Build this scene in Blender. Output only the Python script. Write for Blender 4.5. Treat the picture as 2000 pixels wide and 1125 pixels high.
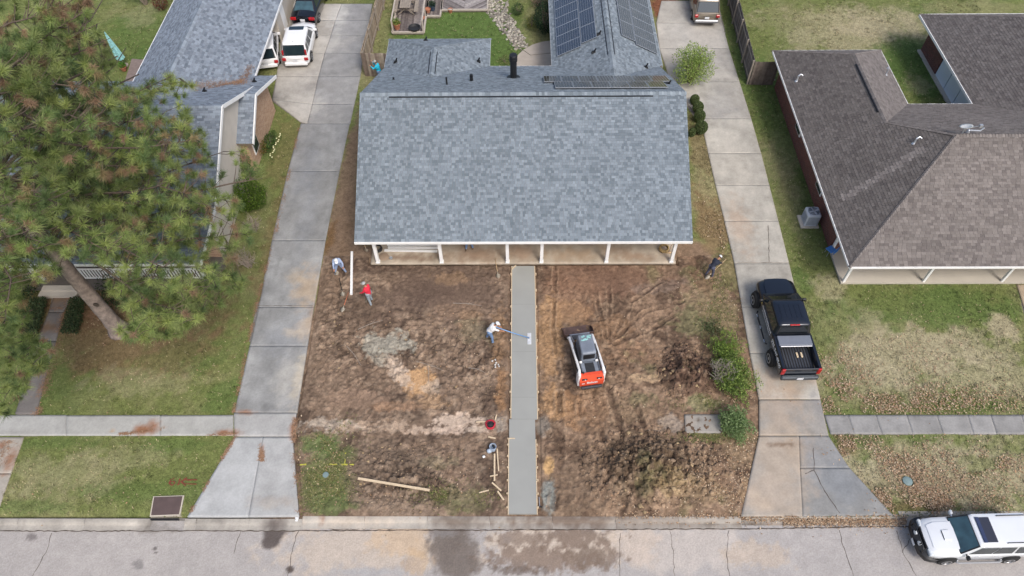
import bpy, bmesh, math, random
import numpy as np
from mathutils import Vector, Matrix

# ------------------------------------------------------------------ camera, sky, sun, exposure
scene = bpy.context.scene
for _o in list(bpy.data.objects): bpy.data.objects.remove(_o)
CAM_H, PITCH, YAW, ROLL, FPX = 30.0, math.radians(53.5), math.radians(0.86), math.radians(-0.8), 1387.0
FW = Vector((-math.sin(YAW)*math.cos(PITCH), math.cos(YAW)*math.cos(PITCH), -math.sin(PITCH)))
_r0 = Vector((math.cos(YAW), math.sin(YAW), 0)); _u0 = _r0.cross(FW)
RT = _r0*math.cos(ROLL) + _u0*math.sin(ROLL); UP = RT.cross(FW)
CPOS = Vector((0, 0, CAM_H))
cam_data = bpy.data.cameras.new('camera'); cam = bpy.data.objects.new('camera', cam_data)
scene.collection.objects.link(cam); scene.camera = cam
cam.matrix_world = Matrix.Translation(CPOS) @ Matrix((RT, UP, -FW)).transposed().to_4x4()
cam_data.sensor_width = 36; cam_data.lens = FPX/2000*36; cam_data.clip_start = 0.5; cam_data.clip_end = 2000

SUN_ELEV, SUN_AZ = math.radians(52), math.radians(150)      # azimuth clockwise from +Y: light comes from the front right
world = bpy.data.worlds.new('World'); scene.world = world; world.use_nodes = True
wn = world.node_tree.nodes; wl = world.node_tree.links
sky = wn.new('ShaderNodeTexSky'); sky.sky_type = 'NISHITA'; sky.sun_disc = False
sky.sun_elevation = SUN_ELEV; sky.sun_rotation = SUN_AZ; sky.air_density = 1.0; sky.dust_density = 4.0; sky.ozone_density = 1.0
wl.new(sky.outputs[0], wn['Background'].inputs[0]); wn['Background'].inputs[1].default_value = 0.132
sd = bpy.data.lights.new('sun', 'SUN'); sd.energy = 1.5; sd.angle = math.radians(18); sd.color = (1.0, 0.965, 0.92)
sun = bpy.data.objects.new('sun', sd); scene.collection.objects.link(sun)
_sd = Vector((math.sin(SUN_AZ)*math.cos(SUN_ELEV), math.cos(SUN_AZ)*math.cos(SUN_ELEV), math.sin(SUN_ELEV)))
sun.rotation_euler = _sd.to_track_quat('Z', 'Y').to_euler()
sun.location = (0, 0, 60)
scene.view_settings.view_transform = 'Standard'; scene.view_settings.look = 'None'
scene.view_settings.exposure = 0.46; scene.view_settings.gamma = 1.0

# ------------------------------------------------------------------ helpers
RNG = np.random.default_rng(7); random.seed(7)
def G(px, py, z=0.0):
    """survey helper: the point of the place, at height z, seen at a photo position"""
    d = FW*FPX + RT*(px-1000) - UP*(py-562.5)
    t = (z-CAM_H)/d.z
    return CPOS + d*t
def PIX(x, y, z):
    v = Vector((x, y, z))-CPOS; w = v.dot(FW)
    return 1000+FPX*v.dot(RT)/w, 562.5-FPX*v.dot(UP)/w
def pixn(P):
    V = P-np.array(CPOS); w = V@np.array(FW)
    return 1000+FPX*(V@np.array(RT))/w, 562.5-FPX*(V@np.array(UP))/w
def inpoly(x, y, poly):
    inside = np.zeros(np.shape(x), bool); n = len(poly); j = n-1
    for i in range(n):
        xi, yi = poly[i]; xj, yj = poly[j]
        c = ((yi > y) != (yj > y)) & (x < (xj-xi)*(y-yi)/(yj-yi+1e-12)+xi)
        inside ^= c; j = i
    return inside
def S(r, g, b, k=0.9):
    def f(c):
        c /= 255.0
        return (c/12.92 if c <= 0.04045 else ((c+0.055)/1.055)**2.4)*k
    return (f(r), f(g), f(b))
_lat = np.random.default_rng(3).random((8, 256, 256))
def vnoise(x, y, layer=0):
    L = _lat[layer % 8]
    xi = np.floor(x).astype(int); yi = np.floor(y).astype(int)
    fx = x-xi; fy = y-yi; fx = fx*fx*(3-2*fx); fy = fy*fy*(3-2*fy)
    a = L[xi & 255, yi & 255]; b = L[(xi+1) & 255, yi & 255]; c = L[xi & 255, (yi+1) & 255]; d = L[(xi+1) & 255, (yi+1) & 255]
    return (a*(1-fx)+b*fx)*(1-fy)+(c*(1-fx)+d*fx)*fy
def fbm(x, y, scale=1.0, octv=4, layer=0, gain=0.5):
    s = 0; a = 1; t = 0; f = 1/scale
    for i in range(octv):
        s = s+a*vnoise(x*f+17.3*i+layer*31, y*f-9.1*i+layer*13, layer+i); t += a; a *= gain; f *= 2.03
    return s/t
def sstep(a, b, x):
    t = np.clip((x-a)/(b-a), 0, 1); return t*t*(3-2*t)
def lerp(A, B, m): return A+(np.asarray(B)-A)*m[..., None]

def node_mat(name):
    m = bpy.data.materials.new(name); m.use_nodes = True
    return m, m.node_tree.nodes, m.node_tree.links, m.node_tree.nodes['Principled BSDF']
def mat(name, col=(.5, .5, .5), rough=.6, metal=0., var=.12, scale=6., bump=0., bscale=None, src='rgb', spec=.5, coat=0., detail=5., emit=None, alpha=None, trans=0., fine=0., fscale=38.):
    """procedural material; src 'rgb' a fixed colour, 'attr' the mesh attribute Col, 'obj' the object colour"""
    m, N, L, B = node_mat(name)
    geo = N.new('ShaderNodeNewGeometry'); tc = N.new('ShaderNodeTexCoord')
    vec = geo.outputs['Position'] if src != 'objspace' else tc.outputs['Object']
    if src == 'attr':
        c = N.new('ShaderNodeAttribute'); c.attribute_name = 'Col'; cs = c.outputs['Color']
    elif src == 'obj':
        c = N.new('ShaderNodeObjectInfo'); cs = c.outputs['Color']
    else:
        c = N.new('ShaderNodeRGB'); c.outputs[0].default_value = (*col, 1); cs = c.outputs[0]
    def mult(cs, sc, amt, det):
        nz = N.new('ShaderNodeTexNoise'); nz.inputs['Scale'].default_value = sc; nz.inputs['Detail'].default_value = det
        L.new(vec, nz.inputs['Vector'])
        mr = N.new('ShaderNodeMapRange'); mr.inputs[1].default_value = .25; mr.inputs[2].default_value = .75
        mr.inputs[3].default_value = 1-amt; mr.inputs[4].default_value = 1+amt
        L.new(nz.outputs[0], mr.inputs[0])
        mx = N.new('ShaderNodeVectorMath'); mx.operation = 'SCALE'
        L.new(cs, mx.inputs[0]); L.new(mr.outputs[0], mx.inputs['Scale'])
        return mx.outputs[0]
    if var: cs = mult(cs, scale, var, detail)
    if fine: cs = mult(cs, fscale, fine, 3.)
    L.new(cs, B.inputs['Base Color'])
    B.inputs['Roughness'].default_value = rough; B.inputs['Metallic'].default_value = metal
    B.inputs['Specular IOR Level'].default_value = spec; B.inputs['Coat Weight'].default_value = coat
    if coat: B.inputs['Coat Roughness'].default_value = .06
    if trans: B.inputs['Transmission Weight'].default_value = trans
    if bump:
        nz = N.new('ShaderNodeTexNoise'); nz.inputs['Scale'].default_value = bscale or scale*3; nz.inputs['Detail'].default_value = 6
        L.new(vec, nz.inputs['Vector'])
        bp = N.new('ShaderNodeBump'); bp.inputs['Strength'].default_value = min(1, bump); bp.inputs['Distance'].default_value = .02
        L.new(nz.outputs[0], bp.inputs['Height']); L.new(bp.outputs[0], B.inputs['Normal'])
    return m

ORG = {}
def link(o):
    scene.collection.objects.link(o); return o
def tag(o, label=None, cat=None, group=None, kind=None):
    if label: o['label'] = label
    if cat: o['category'] = cat
    if group: o['group'] = group
    if kind: o['kind'] = kind
    return o
def thing(name, loc, label, cat, group=None, rz=0., world=True):
    """an Empty at the base of a thing; world=True: its parts are given in place coordinates"""
    o = bpy.data.objects.new(name, None); o.empty_display_size = .3
    o.location = loc; o.rotation_euler = (0, 0, rz); link(o)
    tag(o, label, cat, group)
    ORG[o.name] = Vector(loc) if world else Vector((0, 0, 0))
    return o
class MB:
    def __init__(s): s.v = []; s.f = []; s.m = []
    def add(s, V, F, m=0, M=None):
        n = len(s.v)
        for p in V:
            s.v.append(tuple(M @ Vector(p)) if M is not None else tuple(p))
        for f in F: s.f.append([i+n for i in f]); s.m.append(m)
        return s
    def box(s, c, d, rz=0., m=0, top=(1, 1), M=None):
        x, y, z = d[0]/2, d[1]/2, d[2]/2; tx, ty = top
        V = [(-x, -y, -z), (x, -y, -z), (x, y, -z), (-x, y, -z), (-x*tx, -y*ty, z), (x*tx, -y*ty, z), (x*tx, y*ty, z), (-x*tx, y*ty, z)]
        T = Matrix.Translation(c) @ Matrix.Rotation(rz, 4, 'Z')
        if M is not None: T = M @ T
        return s.add(V, [(0, 3, 2, 1), (4, 5, 6, 7), (0, 1, 5, 4), (1, 2, 6, 5), (2, 3, 7, 6), (3, 0, 4, 7)], m, T)
    def cbox(s, c, d, b=.02, rz=0., m=0, M=None):
        """box with chamfered upright and top edges"""
        x, y, z = d[0]/2, d[1]/2, d[2]/2; b = min(b, x*.9, y*.9, z*.9)
        def ring(ix, iy, h, cc): return [(ix-cc, -iy, h), (ix, -iy+cc, h), (ix, iy-cc, h), (ix-cc, iy, h), (-ix+cc, iy, h), (-ix, iy-cc, h), (-ix, -iy+cc, h), (-ix+cc, -iy, h)]
        R = [ring(x, y, -z, b), ring(x, y, z-b, b), ring(x-b, y-b, z, b*.6)]
        T = Matrix.Translation(c) @ Matrix.Rotation(rz, 4, 'Z')
        if M is not None: T = M @ T
        return s.loft(R, m=m, M=T)
    def prism(s, poly, z0, z1, m=0, M=None):
        n = len(poly)
        V = [(p[0], p[1], z0) for p in poly]+[(p[0], p[1], z1) for p in poly]
        a = sum(poly[i][0]*poly[(i+1) % n][1]-poly[(i+1) % n][0]*poly[i][1] for i in range(n))
        F = [list(range(n))[::-1], list(range(n, 2*n))]+[(i, (i+1) % n, n+(i+1) % n, n+i) for i in range(n)]
        if a < 0: F = [list(f)[::-1] for f in F]
        return s.add(V, F, m, M)
    def loft(s, R, m=0, M=None, cap=True, closed=True):
        n = len(R[0]); V = [p for r in R for p in r]; F = []
        for i in range(len(R)-1):
            for j in range(n if closed else n-1):
                k = (j+1) % n; F.append((i*n+j, i*n+k, (i+1)*n+k, (i+1)*n+j))
        if cap: F.append(list(range(n))[::-1]); F.append([(len(R)-1)*n+j for j in range(n)])
        return s.add(V, F, m, M)
    def tube(s, pts, r, n=8, m=0, M=None, cap=True):
        pts = [Vector(p) for p in pts]
        if not hasattr(r, '__len__'): r = [r]*len(pts)
        R = []; prev = None
        for i, p in enumerate(pts):
            d = (pts[min(i+1, len(pts)-1)]-pts[max(i-1, 0)]).normalized()
            a = prev if prev is not None and abs(prev.dot(d)) < .95 else (Vector((0, 0, 1)) if abs(d.z) < .9 else Vector((1, 0, 0)))
            u = (a-d*a.dot(d)).normalized(); w = d.cross(u); prev = u
            R.append([tuple(p+(u*math.cos(t)+w*math.sin(t))*r[i]) for t in [2*math.pi*k/n for k in range(n)]])
        return s.loft(R, m, M, cap)
    def lathe(s, prof, c=(0, 0, 0), n=16, m=0, M=None, axis='Z'):
        T = Matrix.Translation(c)
        if axis == 'X': T = T @ Matrix.Rotation(math.pi/2, 4, 'Y')
        if axis == 'Y': T = T @ Matrix.Rotation(-math.pi/2, 4, 'X')
        if M is not None: T = M @ T
        R = [[(r*math.cos(2*math.pi*k/n), r*math.sin(2*math.pi*k/n), z) for k in range(n)] for r, z in prof]
        return s.loft(R, m, T)
    def quad(s, a, b, c, d, m=0, M=None): return s.add([a, b, c, d], [(0, 1, 2, 3)], m, M)
    def slabquad(s, a, b, c, d, t, m=0, M=None):
        """thin panel: quad a b c d (ccw from outside) given thickness t outward"""
        A = [Vector(p) for p in (a, b, c, d)]; n = (A[1]-A[0]).cross(A[3]-A[0]).normalized()*t
        V = [tuple(p) for p in A]+[tuple(p+n) for p in A]
        return s.add(V, [(3, 2, 1, 0), (4, 5, 6, 7), (0, 1, 5, 4), (1, 2, 6, 5), (2, 3, 7, 6), (3, 0, 4, 7)], m, M)
    def mesh(s, name, mats, org=None):
        me = bpy.data.meshes.new(name)
        V = s.v if org is None else [(p[0]-org[0], p[1]-org[1], p[2]-org[2]) for p in s.v]
        me.from_pydata(V, [], s.f)
        if not isinstance(mats, (list, tuple)): mats = [mats]
        for mm in mats: me.materials.append(mm)
        if len(mats) > 1: me.polygons.foreach_set('material_index', s.m)
        return me
    def build(s, name, mats, parent=None, smooth=False, label=None, sharp=None):
        org = None
        if parent is not None:
            org = ORG.get(parent.name, Vector((0, 0, 0)))
            if org.length == 0: org = None
        me = s.mesh(name, mats, org)
        if smooth:
            me.polygons.foreach_set('use_smooth', [True]*len(me.polygons))
            if sharp: me.set_sharp_from_angle(angle=math.radians(sharp))
        o = bpy.data.objects.new(name, me); link(o)
        if parent is not None:
            o.parent = parent; ORG[o.name] = ORG.get(parent.name, Vector((0, 0, 0)))
        if label: o['label'] = label
        me.update()
        return o
    def single(s, name, mats, label, cat, group=None, smooth=False, kind=None, sharp=None, base=None):
        """a thing that is one mesh, origin at its base"""
        V = np.array(s.v)
        b = Vector(base) if base is not None else Vector(((V[:, 0].min()+V[:, 0].max())/2, (V[:, 1].min()+V[:, 1].max())/2, V[:, 2].min()))
        me = s.mesh(name, mats, b)
        if smooth:
            me.polygons.foreach_set('use_smooth', [True]*len(me.polygons))
            if sharp: me.set_sharp_from_angle(angle=math.radians(sharp))
        o = bpy.data.objects.new(name, me); o.location = b; link(o)
        ORG[o.name] = b
        return tag(o, label, cat, group, kind)
def copy_tree(o, parent=None):
    c = o.copy(); link(c); c.parent = parent
    ORG[c.name] = ORG.get(o.name, Vector((0, 0, 0)))
    for ch in list(o.children): copy_tree(ch, c)
    return c
def np_mesh(name, V, F, mats, col=None, dom='POINT', smooth=False):
    """V (n,3), F (m,k) with equal-sized faces, fast"""
    V = np.asarray(V, np.float32); F = np.asarray(F, np.int32); k = F.shape[1]
    me = bpy.data.meshes.new(name)
    me.vertices.add(len(V)); me.vertices.foreach_set('co', V.ravel())
    me.loops.add(F.size); me.loops.foreach_set('vertex_index', F.ravel())
    me.polygons.add(len(F)); me.polygons.foreach_set('loop_start', np.arange(0, F.size, k, dtype=np.int32))
    me.update(calc_edges=True)
    for mm in (mats if isinstance(mats, (list, tuple)) else [mats]): me.materials.append(mm)
    if col is not None:
        a = me.attributes.new('Col', 'FLOAT_COLOR', dom)
        c4 = np.ones((len(col), 4), np.float32); c4[:, :3] = np.clip(col, 0, 1)
        a.data.foreach_set('color', c4.ravel())
    if smooth: me.polygons.foreach_set('use_smooth', np.ones(len(F), bool))
    return me
def put(name, me, parent=None, loc=(0, 0, 0)):
    o = bpy.data.objects.new(name, me); o.location = loc; link(o)
    if parent is not None: o.parent = parent
    return o
def gridfaces(nx, ny):
    i = np.arange(nx-1)[:, None]*ny+np.arange(ny-1)[None, :]
    return np.stack([i, i+ny, i+ny+1, i+1], -1).reshape(-1, 4)
def blobs(x, y, col, L, seed=0, soft=.35):
    """paint natural patches of another material: (cx, cy, rx, ry, rot, rgb, amount, raggedness) in metres"""
    for i, (cx, cy, rx, ry, rot, rgb, am, ng) in enumerate(L):
        near = (abs(x-cx) < 2.2*max(rx, ry)) & (abs(y-cy) < 2.2*max(rx, ry))
        if not near.any(): continue
        dx, dy = x-cx, y-cy; c, s_ = math.cos(rot), math.sin(rot)
        d = np.hypot((dx*c+dy*s_)/rx, (-dx*s_+dy*c)/ry)
        d = d+ng*(fbm(x, y, max(.25, min(rx, ry)*.6), 5, seed+i, .65)-.5)*2.4
        d = d+min(.5, ng*.7)*(fbm(x, y, .3, 4, seed+i+3, .7)-.5)*2
        col = lerp(col, rgb, am*(1-sstep(1-soft, 1+soft*.4, d)))
    return col
def PB(px, py, rx, ry, rgb, am=.8, ng=.5, rot=0.):
    """a ground patch surveyed from the photo: centre and half-size"""
    c = G(px, py); a = G(px+rx, py); b = G(px, py-ry)
    return (c.x, c.y, max(.05, abs(a.x-c.x)), max(.05, abs(b.y-c.y)), rot, rgb, am, ng)

# ------------------------------------------------------------------ ground, lawns, bare yard, road, pavements
GREEN, LUSH, DRY, TAN, NEEDLE, DIRT = S(112, 120, 72), S(90, 112, 60), S(170, 160, 132), S(146, 140, 104), S(124, 100, 78), S(128, 109, 92)
M_ground = mat('lawn_soil', src='attr', rough=.95, var=.24, scale=4.5, bump=.8, bscale=14, spec=.1, fine=.28, fscale=15)
M_dirt = mat('bare_soil', src='attr', rough=.95, var=.15, scale=5.5, bump=1., bscale=11, spec=.1, fine=.2, fscale=15)
M_conc = mat('weathered_concrete', src='attr', rough=.88, var=.13, scale=1.6, bump=.3, bscale=30, spec=.2, fine=.09, fscale=12, detail=8)
M_road = mat('worn_road', src='attr', rough=.9, var=.08, scale=2, bump=.5, bscale=40, spec=.2, fine=.14, fscale=16)
M_blade = mat('grass_blades', src='attr', rough=.8, var=0, spec=.15)
M_leaf = mat('dry_leaves', src='attr', rough=.8, var=0, spec=.2)
M_joint = mat('joint_dirt', S(128, 123, 117), rough=.95, var=.3, scale=12)

LAWN_PATCHES = [
    # left front lawn, brown under the pine
    PB(230, 660, 190, 70, NEEDLE, .75, .6), PB(150, 600, 130, 50, NEEDLE, .9, .4), PB(330, 640, 120, 40, NEEDLE, .45, .8),
    PB(250, 745, 120, 28, DRY, .25, .9), PB(430, 560, 60, 60, NEEDLE, .4, .8), PB(370, 700, 90, 40, LUSH, .35, .8),
    PB(440, 770, 40, 40, LUSH, .55, .6), PB(130, 930, 110, 45, DRY, .3, .8), PB(250, 890, 90, 28, DRY, .25, .9), PB(300, 960, 150, 24, LUSH, .45, .6),
    PB(100, 865, 120, 12, LUSH, .5, .6), PB(340, 870, 70, 18, LUSH, .5, .6), PB(60, 990, 90, 15, LUSH, .5, .5),
    PB(550, 430, 26, 140, NEEDLE, .45, .6), PB(560, 290, 40, 60, NEEDLE, .3, .8), PB(60, 700, 90, 90, GREEN, .4, .6),
    PB(275, 60, 70, 60, LUSH, .6, .6), PB(290, 110, 40, 20, LUSH, .8, .4), PB(275, 30, 30, 25, DRY, .25, .6),
    # middle back garden
    PB(880, 60, 170, 70, LUSH, .95, .2), PB(990, 110, 60, 40, LUSH, .9, .2), PB(745, 80, 25, 70, TAN, .5, .6),
    # right side strip and back lawn
    PB(1530, 250, 60, 90, LUSH, .5, .7), PB(1470, 150, 40, 60, LUSH, .5, .6), PB(1590, 420, 50, 80, LUSH, .35, .7), PB(1545, 400, 30, 60, TAN, .4, .8), PB(1530, 330, 26, 40, TAN, .5, .7),
    PB(1620, 560, 40, 30, DRY, .5, .8), PB(1565, 545, 20, 25, LUSH, .6, .5),
    PB(1660, 60, 160, 50, DRY, .55, .7), PB(1720, 50, 90, 30, DRY, .55, .8), PB(1560, 30, 90, 25, TAN, .4, .7), PB(1500, 60, 60, 40, GREEN, .5, .6), PB(1790, 90, 40, 20, GREEN, .4, .6),
    PB(1780, 130, 60, 60, LUSH, .9, .35), PB(1800, 165, 30, 20, DRY, .35, .7), PB(1900, 15, 120, 14, TAN, .4, .7),
    # right front lawn
    PB(1820, 600, 190, 40, LUSH, .6, .5), PB(1730, 590, 60, 26, GREEN, .5, .6), PB(1960, 640, 34, 26, DRY, .85, .6), PB(1780, 690, 150, 50, DRY, .75, .8), PB(1720, 740, 130, 40, DRY, .65, .8), PB(1880, 680, 90, 40, DRY, .5, .9),
    PB(1940, 740, 120, 45, DRY, .55, .8), PB(1690, 640, 40, 40, DRY, .35, .8), PB(1700, 780, 110, 25, TAN, .5, .8), PB(1860, 790, 150, 14, LUSH, .35, .7),
    PB(1850, 930, 260, 70, DRY, .85, .5), PB(1790, 960, 120, 40, NEEDLE, .25, .8), PB(1920, 910, 50, 20, GREEN, .6, .8), PB(1740, 880, 90, 20, TAN, .5, .8),
    PB(1990, 880, 60, 14, GREEN, .5, .7), PB(1760, 990, 70, 10, NEEDLE, .4, .7), PB(1650, 870, 24, 20, NEEDLE, .5, .7),
    # strips between the middle house and the drives
    PB(672, 380, 22, 180, DIRT, .95, .3), PB(655, 470, 30, 40, S(112, 88, 62), .95, .5), PB(725, 150, 25, 30, TAN, .6, .6), PB(690, 505, 60, 40, DIRT, 1., .2), PB(680, 440, 26, 90, DIRT, .95, .3), PB(1345, 500, 60, 36, S(136, 114, 94), 1., .2),
    PB(1390, 430, 36, 80, S(132, 112, 84), .9, .4), PB(1375, 330, 26, 70, TAN, .8, .4), PB(1365, 280, 26, 60, S(120, 104, 78), .6, .5),
    PB(1450, 600, 20, 130, S(134, 116, 88), .9, .5), PB(1476, 780, 16, 90, S(128, 108, 84), .95, .4), PB(640, 640, 30, 200, S(122, 102, 84), .9, .4),
    PB(1065, 60, 50, 60, TAN, .5, .6), PB(1085, 20, 30, 30, S(140, 112, 88), .6, .6),
    PB(1300, 10, 30, 40, S(128, 84, 66), .95, .3),
]
def lawn_col(x, y):
    n = fbm(x, y, 3.2, 4, 1); n2 = fbm(x, y, .7, 4, 3); n3 = fbm(x, y, 8, 3, 5)
    c = np.empty(x.shape+(3,)); c[:] = GREEN
    c = lerp(c, TAN, .7*sstep(.45, .72, n*.6+n2*.4)); c = lerp(c, LUSH, .55*sstep(.5, .75, n3*.5+n2*.5))
    c = blobs(x, y, c, LAWN_PATCHES, 11)
    return c*(.8+.4*fbm(x, y, .22, 3, 6))[..., None]
gx = np.concatenate([[-600, -250, -120, -70, -50], np.arange(-40, 40.01, .15), [50, 70, 120, 250, 600]])
gy = np.concatenate([[-300, -100, -30, 0, 5], np.arange(7, 54.01, .15), [60, 80, 120, 250, 900]])
X, Y = np.meshgrid(gx, gy, indexing='ij')
Zg = (fbm(X, Y, 2.2, 3, 2)-.5)*.05+(fbm(X, Y, .3, 2, 4)-.5)*.02-.02
Zg = np.where(Y < 10.5, np.minimum(Zg, -.02-.25*sstep(10.35, 10.05, Y)), Zg)
Zg = np.where((X > -10.6) & (X < 11.45) & (Y < 24.0) & (Y > 9.5), -.35, Zg)
me = np_mesh('ground', np.stack([X, Y, Zg], -1).reshape(-1, 3), gridfaces(len(gx), len(gy)), M_ground, lawn_col(X, Y).reshape(-1, 3), smooth=True)
tag(put('ground', me), 'lawns and open ground around the houses, green and straw coloured', 'ground', kind='structure')

# --- the bare, freshly graded front yard
DK, MID, LT, ORC, GRY = S(84, 66, 54), S(128, 104, 84), S(174, 148, 122), S(178, 138, 94), S(156, 152, 138)
YARD = [
    PB(860, 570, 135, 55, S(98, 78, 66), .75, .45), PB(900, 530, 110, 18, S(106, 85, 70), .6, .5), PB(700, 610, 50, 40, DK, .6, .6), PB(735, 520, 40, 22, S(78, 60, 50), .7, .6),
    PB(640, 560, 26, 60, S(118, 94, 74), .6, .5), PB(630, 740, 40, 60, MID, .5, .6), PB(700, 780, 70, 25, S(140, 112, 90), .7, .6), PB(880, 545, 40, 12, ORC, .25, .8),
    PB(757, 674, 48, 24, GRY, .72, .8), PB(745, 700, 22, 16, GRY, .5, .7), PB(818, 744, 42, 30, S(182, 138, 88), .95, .4), PB(780, 730, 16, 36, S(186, 164, 144), .7, .6, .6), PB(842, 760, 22, 16, S(178, 156, 134), .6, .6),
    PB(845, 785, 30, 16, ORC, .45, .7), PB(770, 795, 60, 10, S(156, 118, 86), .6, .6), PB(900, 610, 60, 16, S(136, 108, 84), .6, .7), PB(915, 625, 26, 20, S(150, 118, 86), .6, .5),
    PB(975, 660, 18, 60, S(140, 104, 66), .6, .6), PB(980, 770, 12, 50, S(156, 112, 66), .6, .6), PB(930, 650, 40, 24, S(122, 112, 84), .5, .8),
    PB(640, 830, 60, 14, S(182, 168, 152), .5, 1.2), PB(700, 835, 50, 12, S(188, 160, 134), .4, 1.3), PB(775, 835, 30, 12, S(190, 162, 136), .5, 1.2), PB(830, 840, 30, 8, S(194, 166, 142), .6, 1.2),
    PB(895, 826, 46, 18, S(198, 172, 150), .75, 1.1), PB(870, 842, 30, 8, S(196, 168, 146), .6, 1.0), PB(935, 838, 24, 8, S(190, 168, 148), .6, 1.1), PB(980, 826, 14, 20, S(150, 140, 128), .7, .5),
    PB(640, 930, 56, 70, S(98, 106, 58), .9, .45), PB(625, 870, 44, 26, S(92, 110, 56), .9, .45), PB(650, 985, 60, 20, S(92, 104, 54), .8, .5), PB(890, 970, 60, 26, S(104, 104, 64), .55, .7), PB(850, 905, 40, 16, S(124, 118, 84), .35, .8), PB(905, 990, 60, 12, S(98, 98, 60), .5, .7),
    PB(770, 930, 90, 70, S(112, 94, 78), .55, .7), PB(780, 990, 80, 16, S(140, 118, 98), .5, .7),
    PB(1180, 545, 130, 36, S(114, 86, 70), .75, .4), PB(1120, 580, 60, 50, S(132, 100, 78), .6, .5), PB(1290, 560, 60, 14, S(122, 104, 92), .6, .5, .2), PB(1270, 615, 70, 12, S(150, 122, 98), .55, .6, .25),
    PB(1075, 660, 26, 90, S(160, 124, 86), .75, .5), PB(1110, 610, 50, 26, S(150, 116, 84), .6, .6), PB(1085, 790, 30, 30, S(166, 128, 88), .7, .5), PB(1120, 800, 26, 40, S(160, 120, 82), .5, .7), PB(1230, 690, 60, 30, S(136, 106, 82), .6, .6),
    PB(1260, 740, 40, 10, S(176, 148, 116), .7, .5), PB(1190, 640, 40, 30, S(134, 102, 74), .5, .6), PB(1230, 800, 60, 30, S(126, 106, 82), .5, .7), PB(1160, 790, 30, 50, S(140, 108, 80), .5, .6),
    PB(1390, 610, 50, 70, S(128, 114, 84), .7, .6), PB(1420, 520, 24, 60, S(112, 112, 66), .55, .7), PB(1370, 540, 26, 40, S(112, 86, 66), .6, .6), PB(1345, 630, 30, 30, S(116, 116, 80), .5, .7), PB(1345, 490, 26, 30, S(142, 112, 88), .7, .5),
    PB(1340, 730, 55, 50, S(92, 70, 58), .8, .4), PB(1370, 790, 40, 14, S(118, 122, 84), .6, .7), PB(1250, 780, 30, 14, S(112, 112, 78), .4, .8),
    PB(1270, 910, 130, 60, S(96, 80, 64), .75, .5), PB(1130, 950, 60, 60, S(110, 92, 76), .5, .6), PB(1310, 940, 50, 30, S(142, 122, 82), .45, .8), PB(1380, 960, 60, 30, S(140, 118, 90), .6, .7), PB(1440, 880, 30, 40, S(140, 118, 92), .7, .6),
    PB(1460, 960, 20, 30, S(150, 124, 94), .7, .6), PB(1070, 915, 12, 20, S(190, 150, 96), .8, .5), PB(1072, 968, 16, 36, S(128, 132, 128), .9, .35), PB(1060, 830, 14, 20, S(138, 130, 120), .6, .5), PB(1310, 830, 24, 20, S(158, 146, 134), .5, .7),
    PB(1400, 850, 70, 10, S(112, 112, 74), .5, .6), PB(1240, 985, 100, 14, S(150, 124, 100), .4, .7), PB(1210, 960, 26, 20, S(138, 118, 96), .5, .6), PB(1000, 760, 22, 200, S(122, 96, 74), .3, .6),
]
def seg_d(x, y, a, b):
    ax, ay = a; bx, by = b; L2 = (bx-ax)**2+(by-ay)**2
    t = np.clip(((x-ax)*(bx-ax)+(y-ay)*(by-ay))/L2, 0, 1)
    return np.hypot(x-ax-t*(bx-ax), y-ay-t*(by-ay))
def P2(px, py): q = G(px, py); return (q.x, q.y)
dx = np.arange(-11.0, 11.86, .036); dy = np.arange(10.0, 24.6, .036)
X, Y = np.meshgrid(dx, dy, indexing='ij')
def bump_at(px, py, rx, ry, h, pw=1.0):
    cx, cy, a, b = PB(px, py, rx, ry, 0)[:4]
    d = np.hypot((X-cx)/a, (Y-cy)/b)+.25*(fbm(X, Y, .8, 3, 3)-.5)
    return h*(1-sstep(.15, 1.05, d))**pw
rough = np.full(X.shape, .35)
for px, py, rx, ry, a in [(860, 570, 130, 50, -.28), (1180, 550, 130, 36, -.22), (1100, 620, 60, 50, -.15), (760, 680, 150, 60, .35), (757, 674, 60, 32, -.45), (860, 830, 140, 22, -.3), (920, 700, 70, 90, .3), (800, 940, 130, 60, .45), (1270, 920, 140, 70, .75), (1340, 730, 60, 55, .8),
                          (640, 640, 40, 60, .2), (650, 930, 60, 70, -.1), (818, 744, 40, 28, -.3), (700, 785, 70, 20, -.2), (1200, 720, 50, 60, .1), (1380, 600, 50, 80, -.05)]:
    rough += bump_at(px, py, rx, ry, a)
rough = np.clip(rough, .06, 1.2)
rid = 1-abs(fbm(X, Y, .28, 3, 2)-.5)*2; rid2 = 1-abs(fbm(X, Y, .55, 3, 5)-.5)*2
Z = .035+(fbm(X, Y, 1.6, 3, 1)-.5)*.08+1.5*rough*((rid**3-.5)*.07+(rid2**4-.4)*.09+(fbm(X, Y, .13, 2, 4)-.5)*.12)
Z *= 1.25
big = np.clip(rough-.55, 0, 1); lump = 1-abs(fbm(X, Y, .75, 3, 6)-.5)*2.6; Z += big*(np.clip(lump, 0, 1)**3*.42-.1)+np.clip(rough-.4, 0, 1)*(np.clip(1-abs(fbm(X, Y, .4, 2, 7)-.5)*2.8, 0, 1)**3)*.12
Z += bump_at(1290, 915, 150, 80, .42)+bump_at(1250, 900, 60, 40, .2)+bump_at(1345, 735, 62, 55, .5)+bump_at(1330, 690, 40, 20, .15)
Z += bump_at(930, 640, 60, 40, .08)+bump_at(720, 690, 90, 50, .1)+bump_at(900, 760, 60, 60, .12)+bump_at(800, 915, 120, 40, .12)
groove = np.zeros(X.shape); berm = np.zeros(X.shape)
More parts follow.
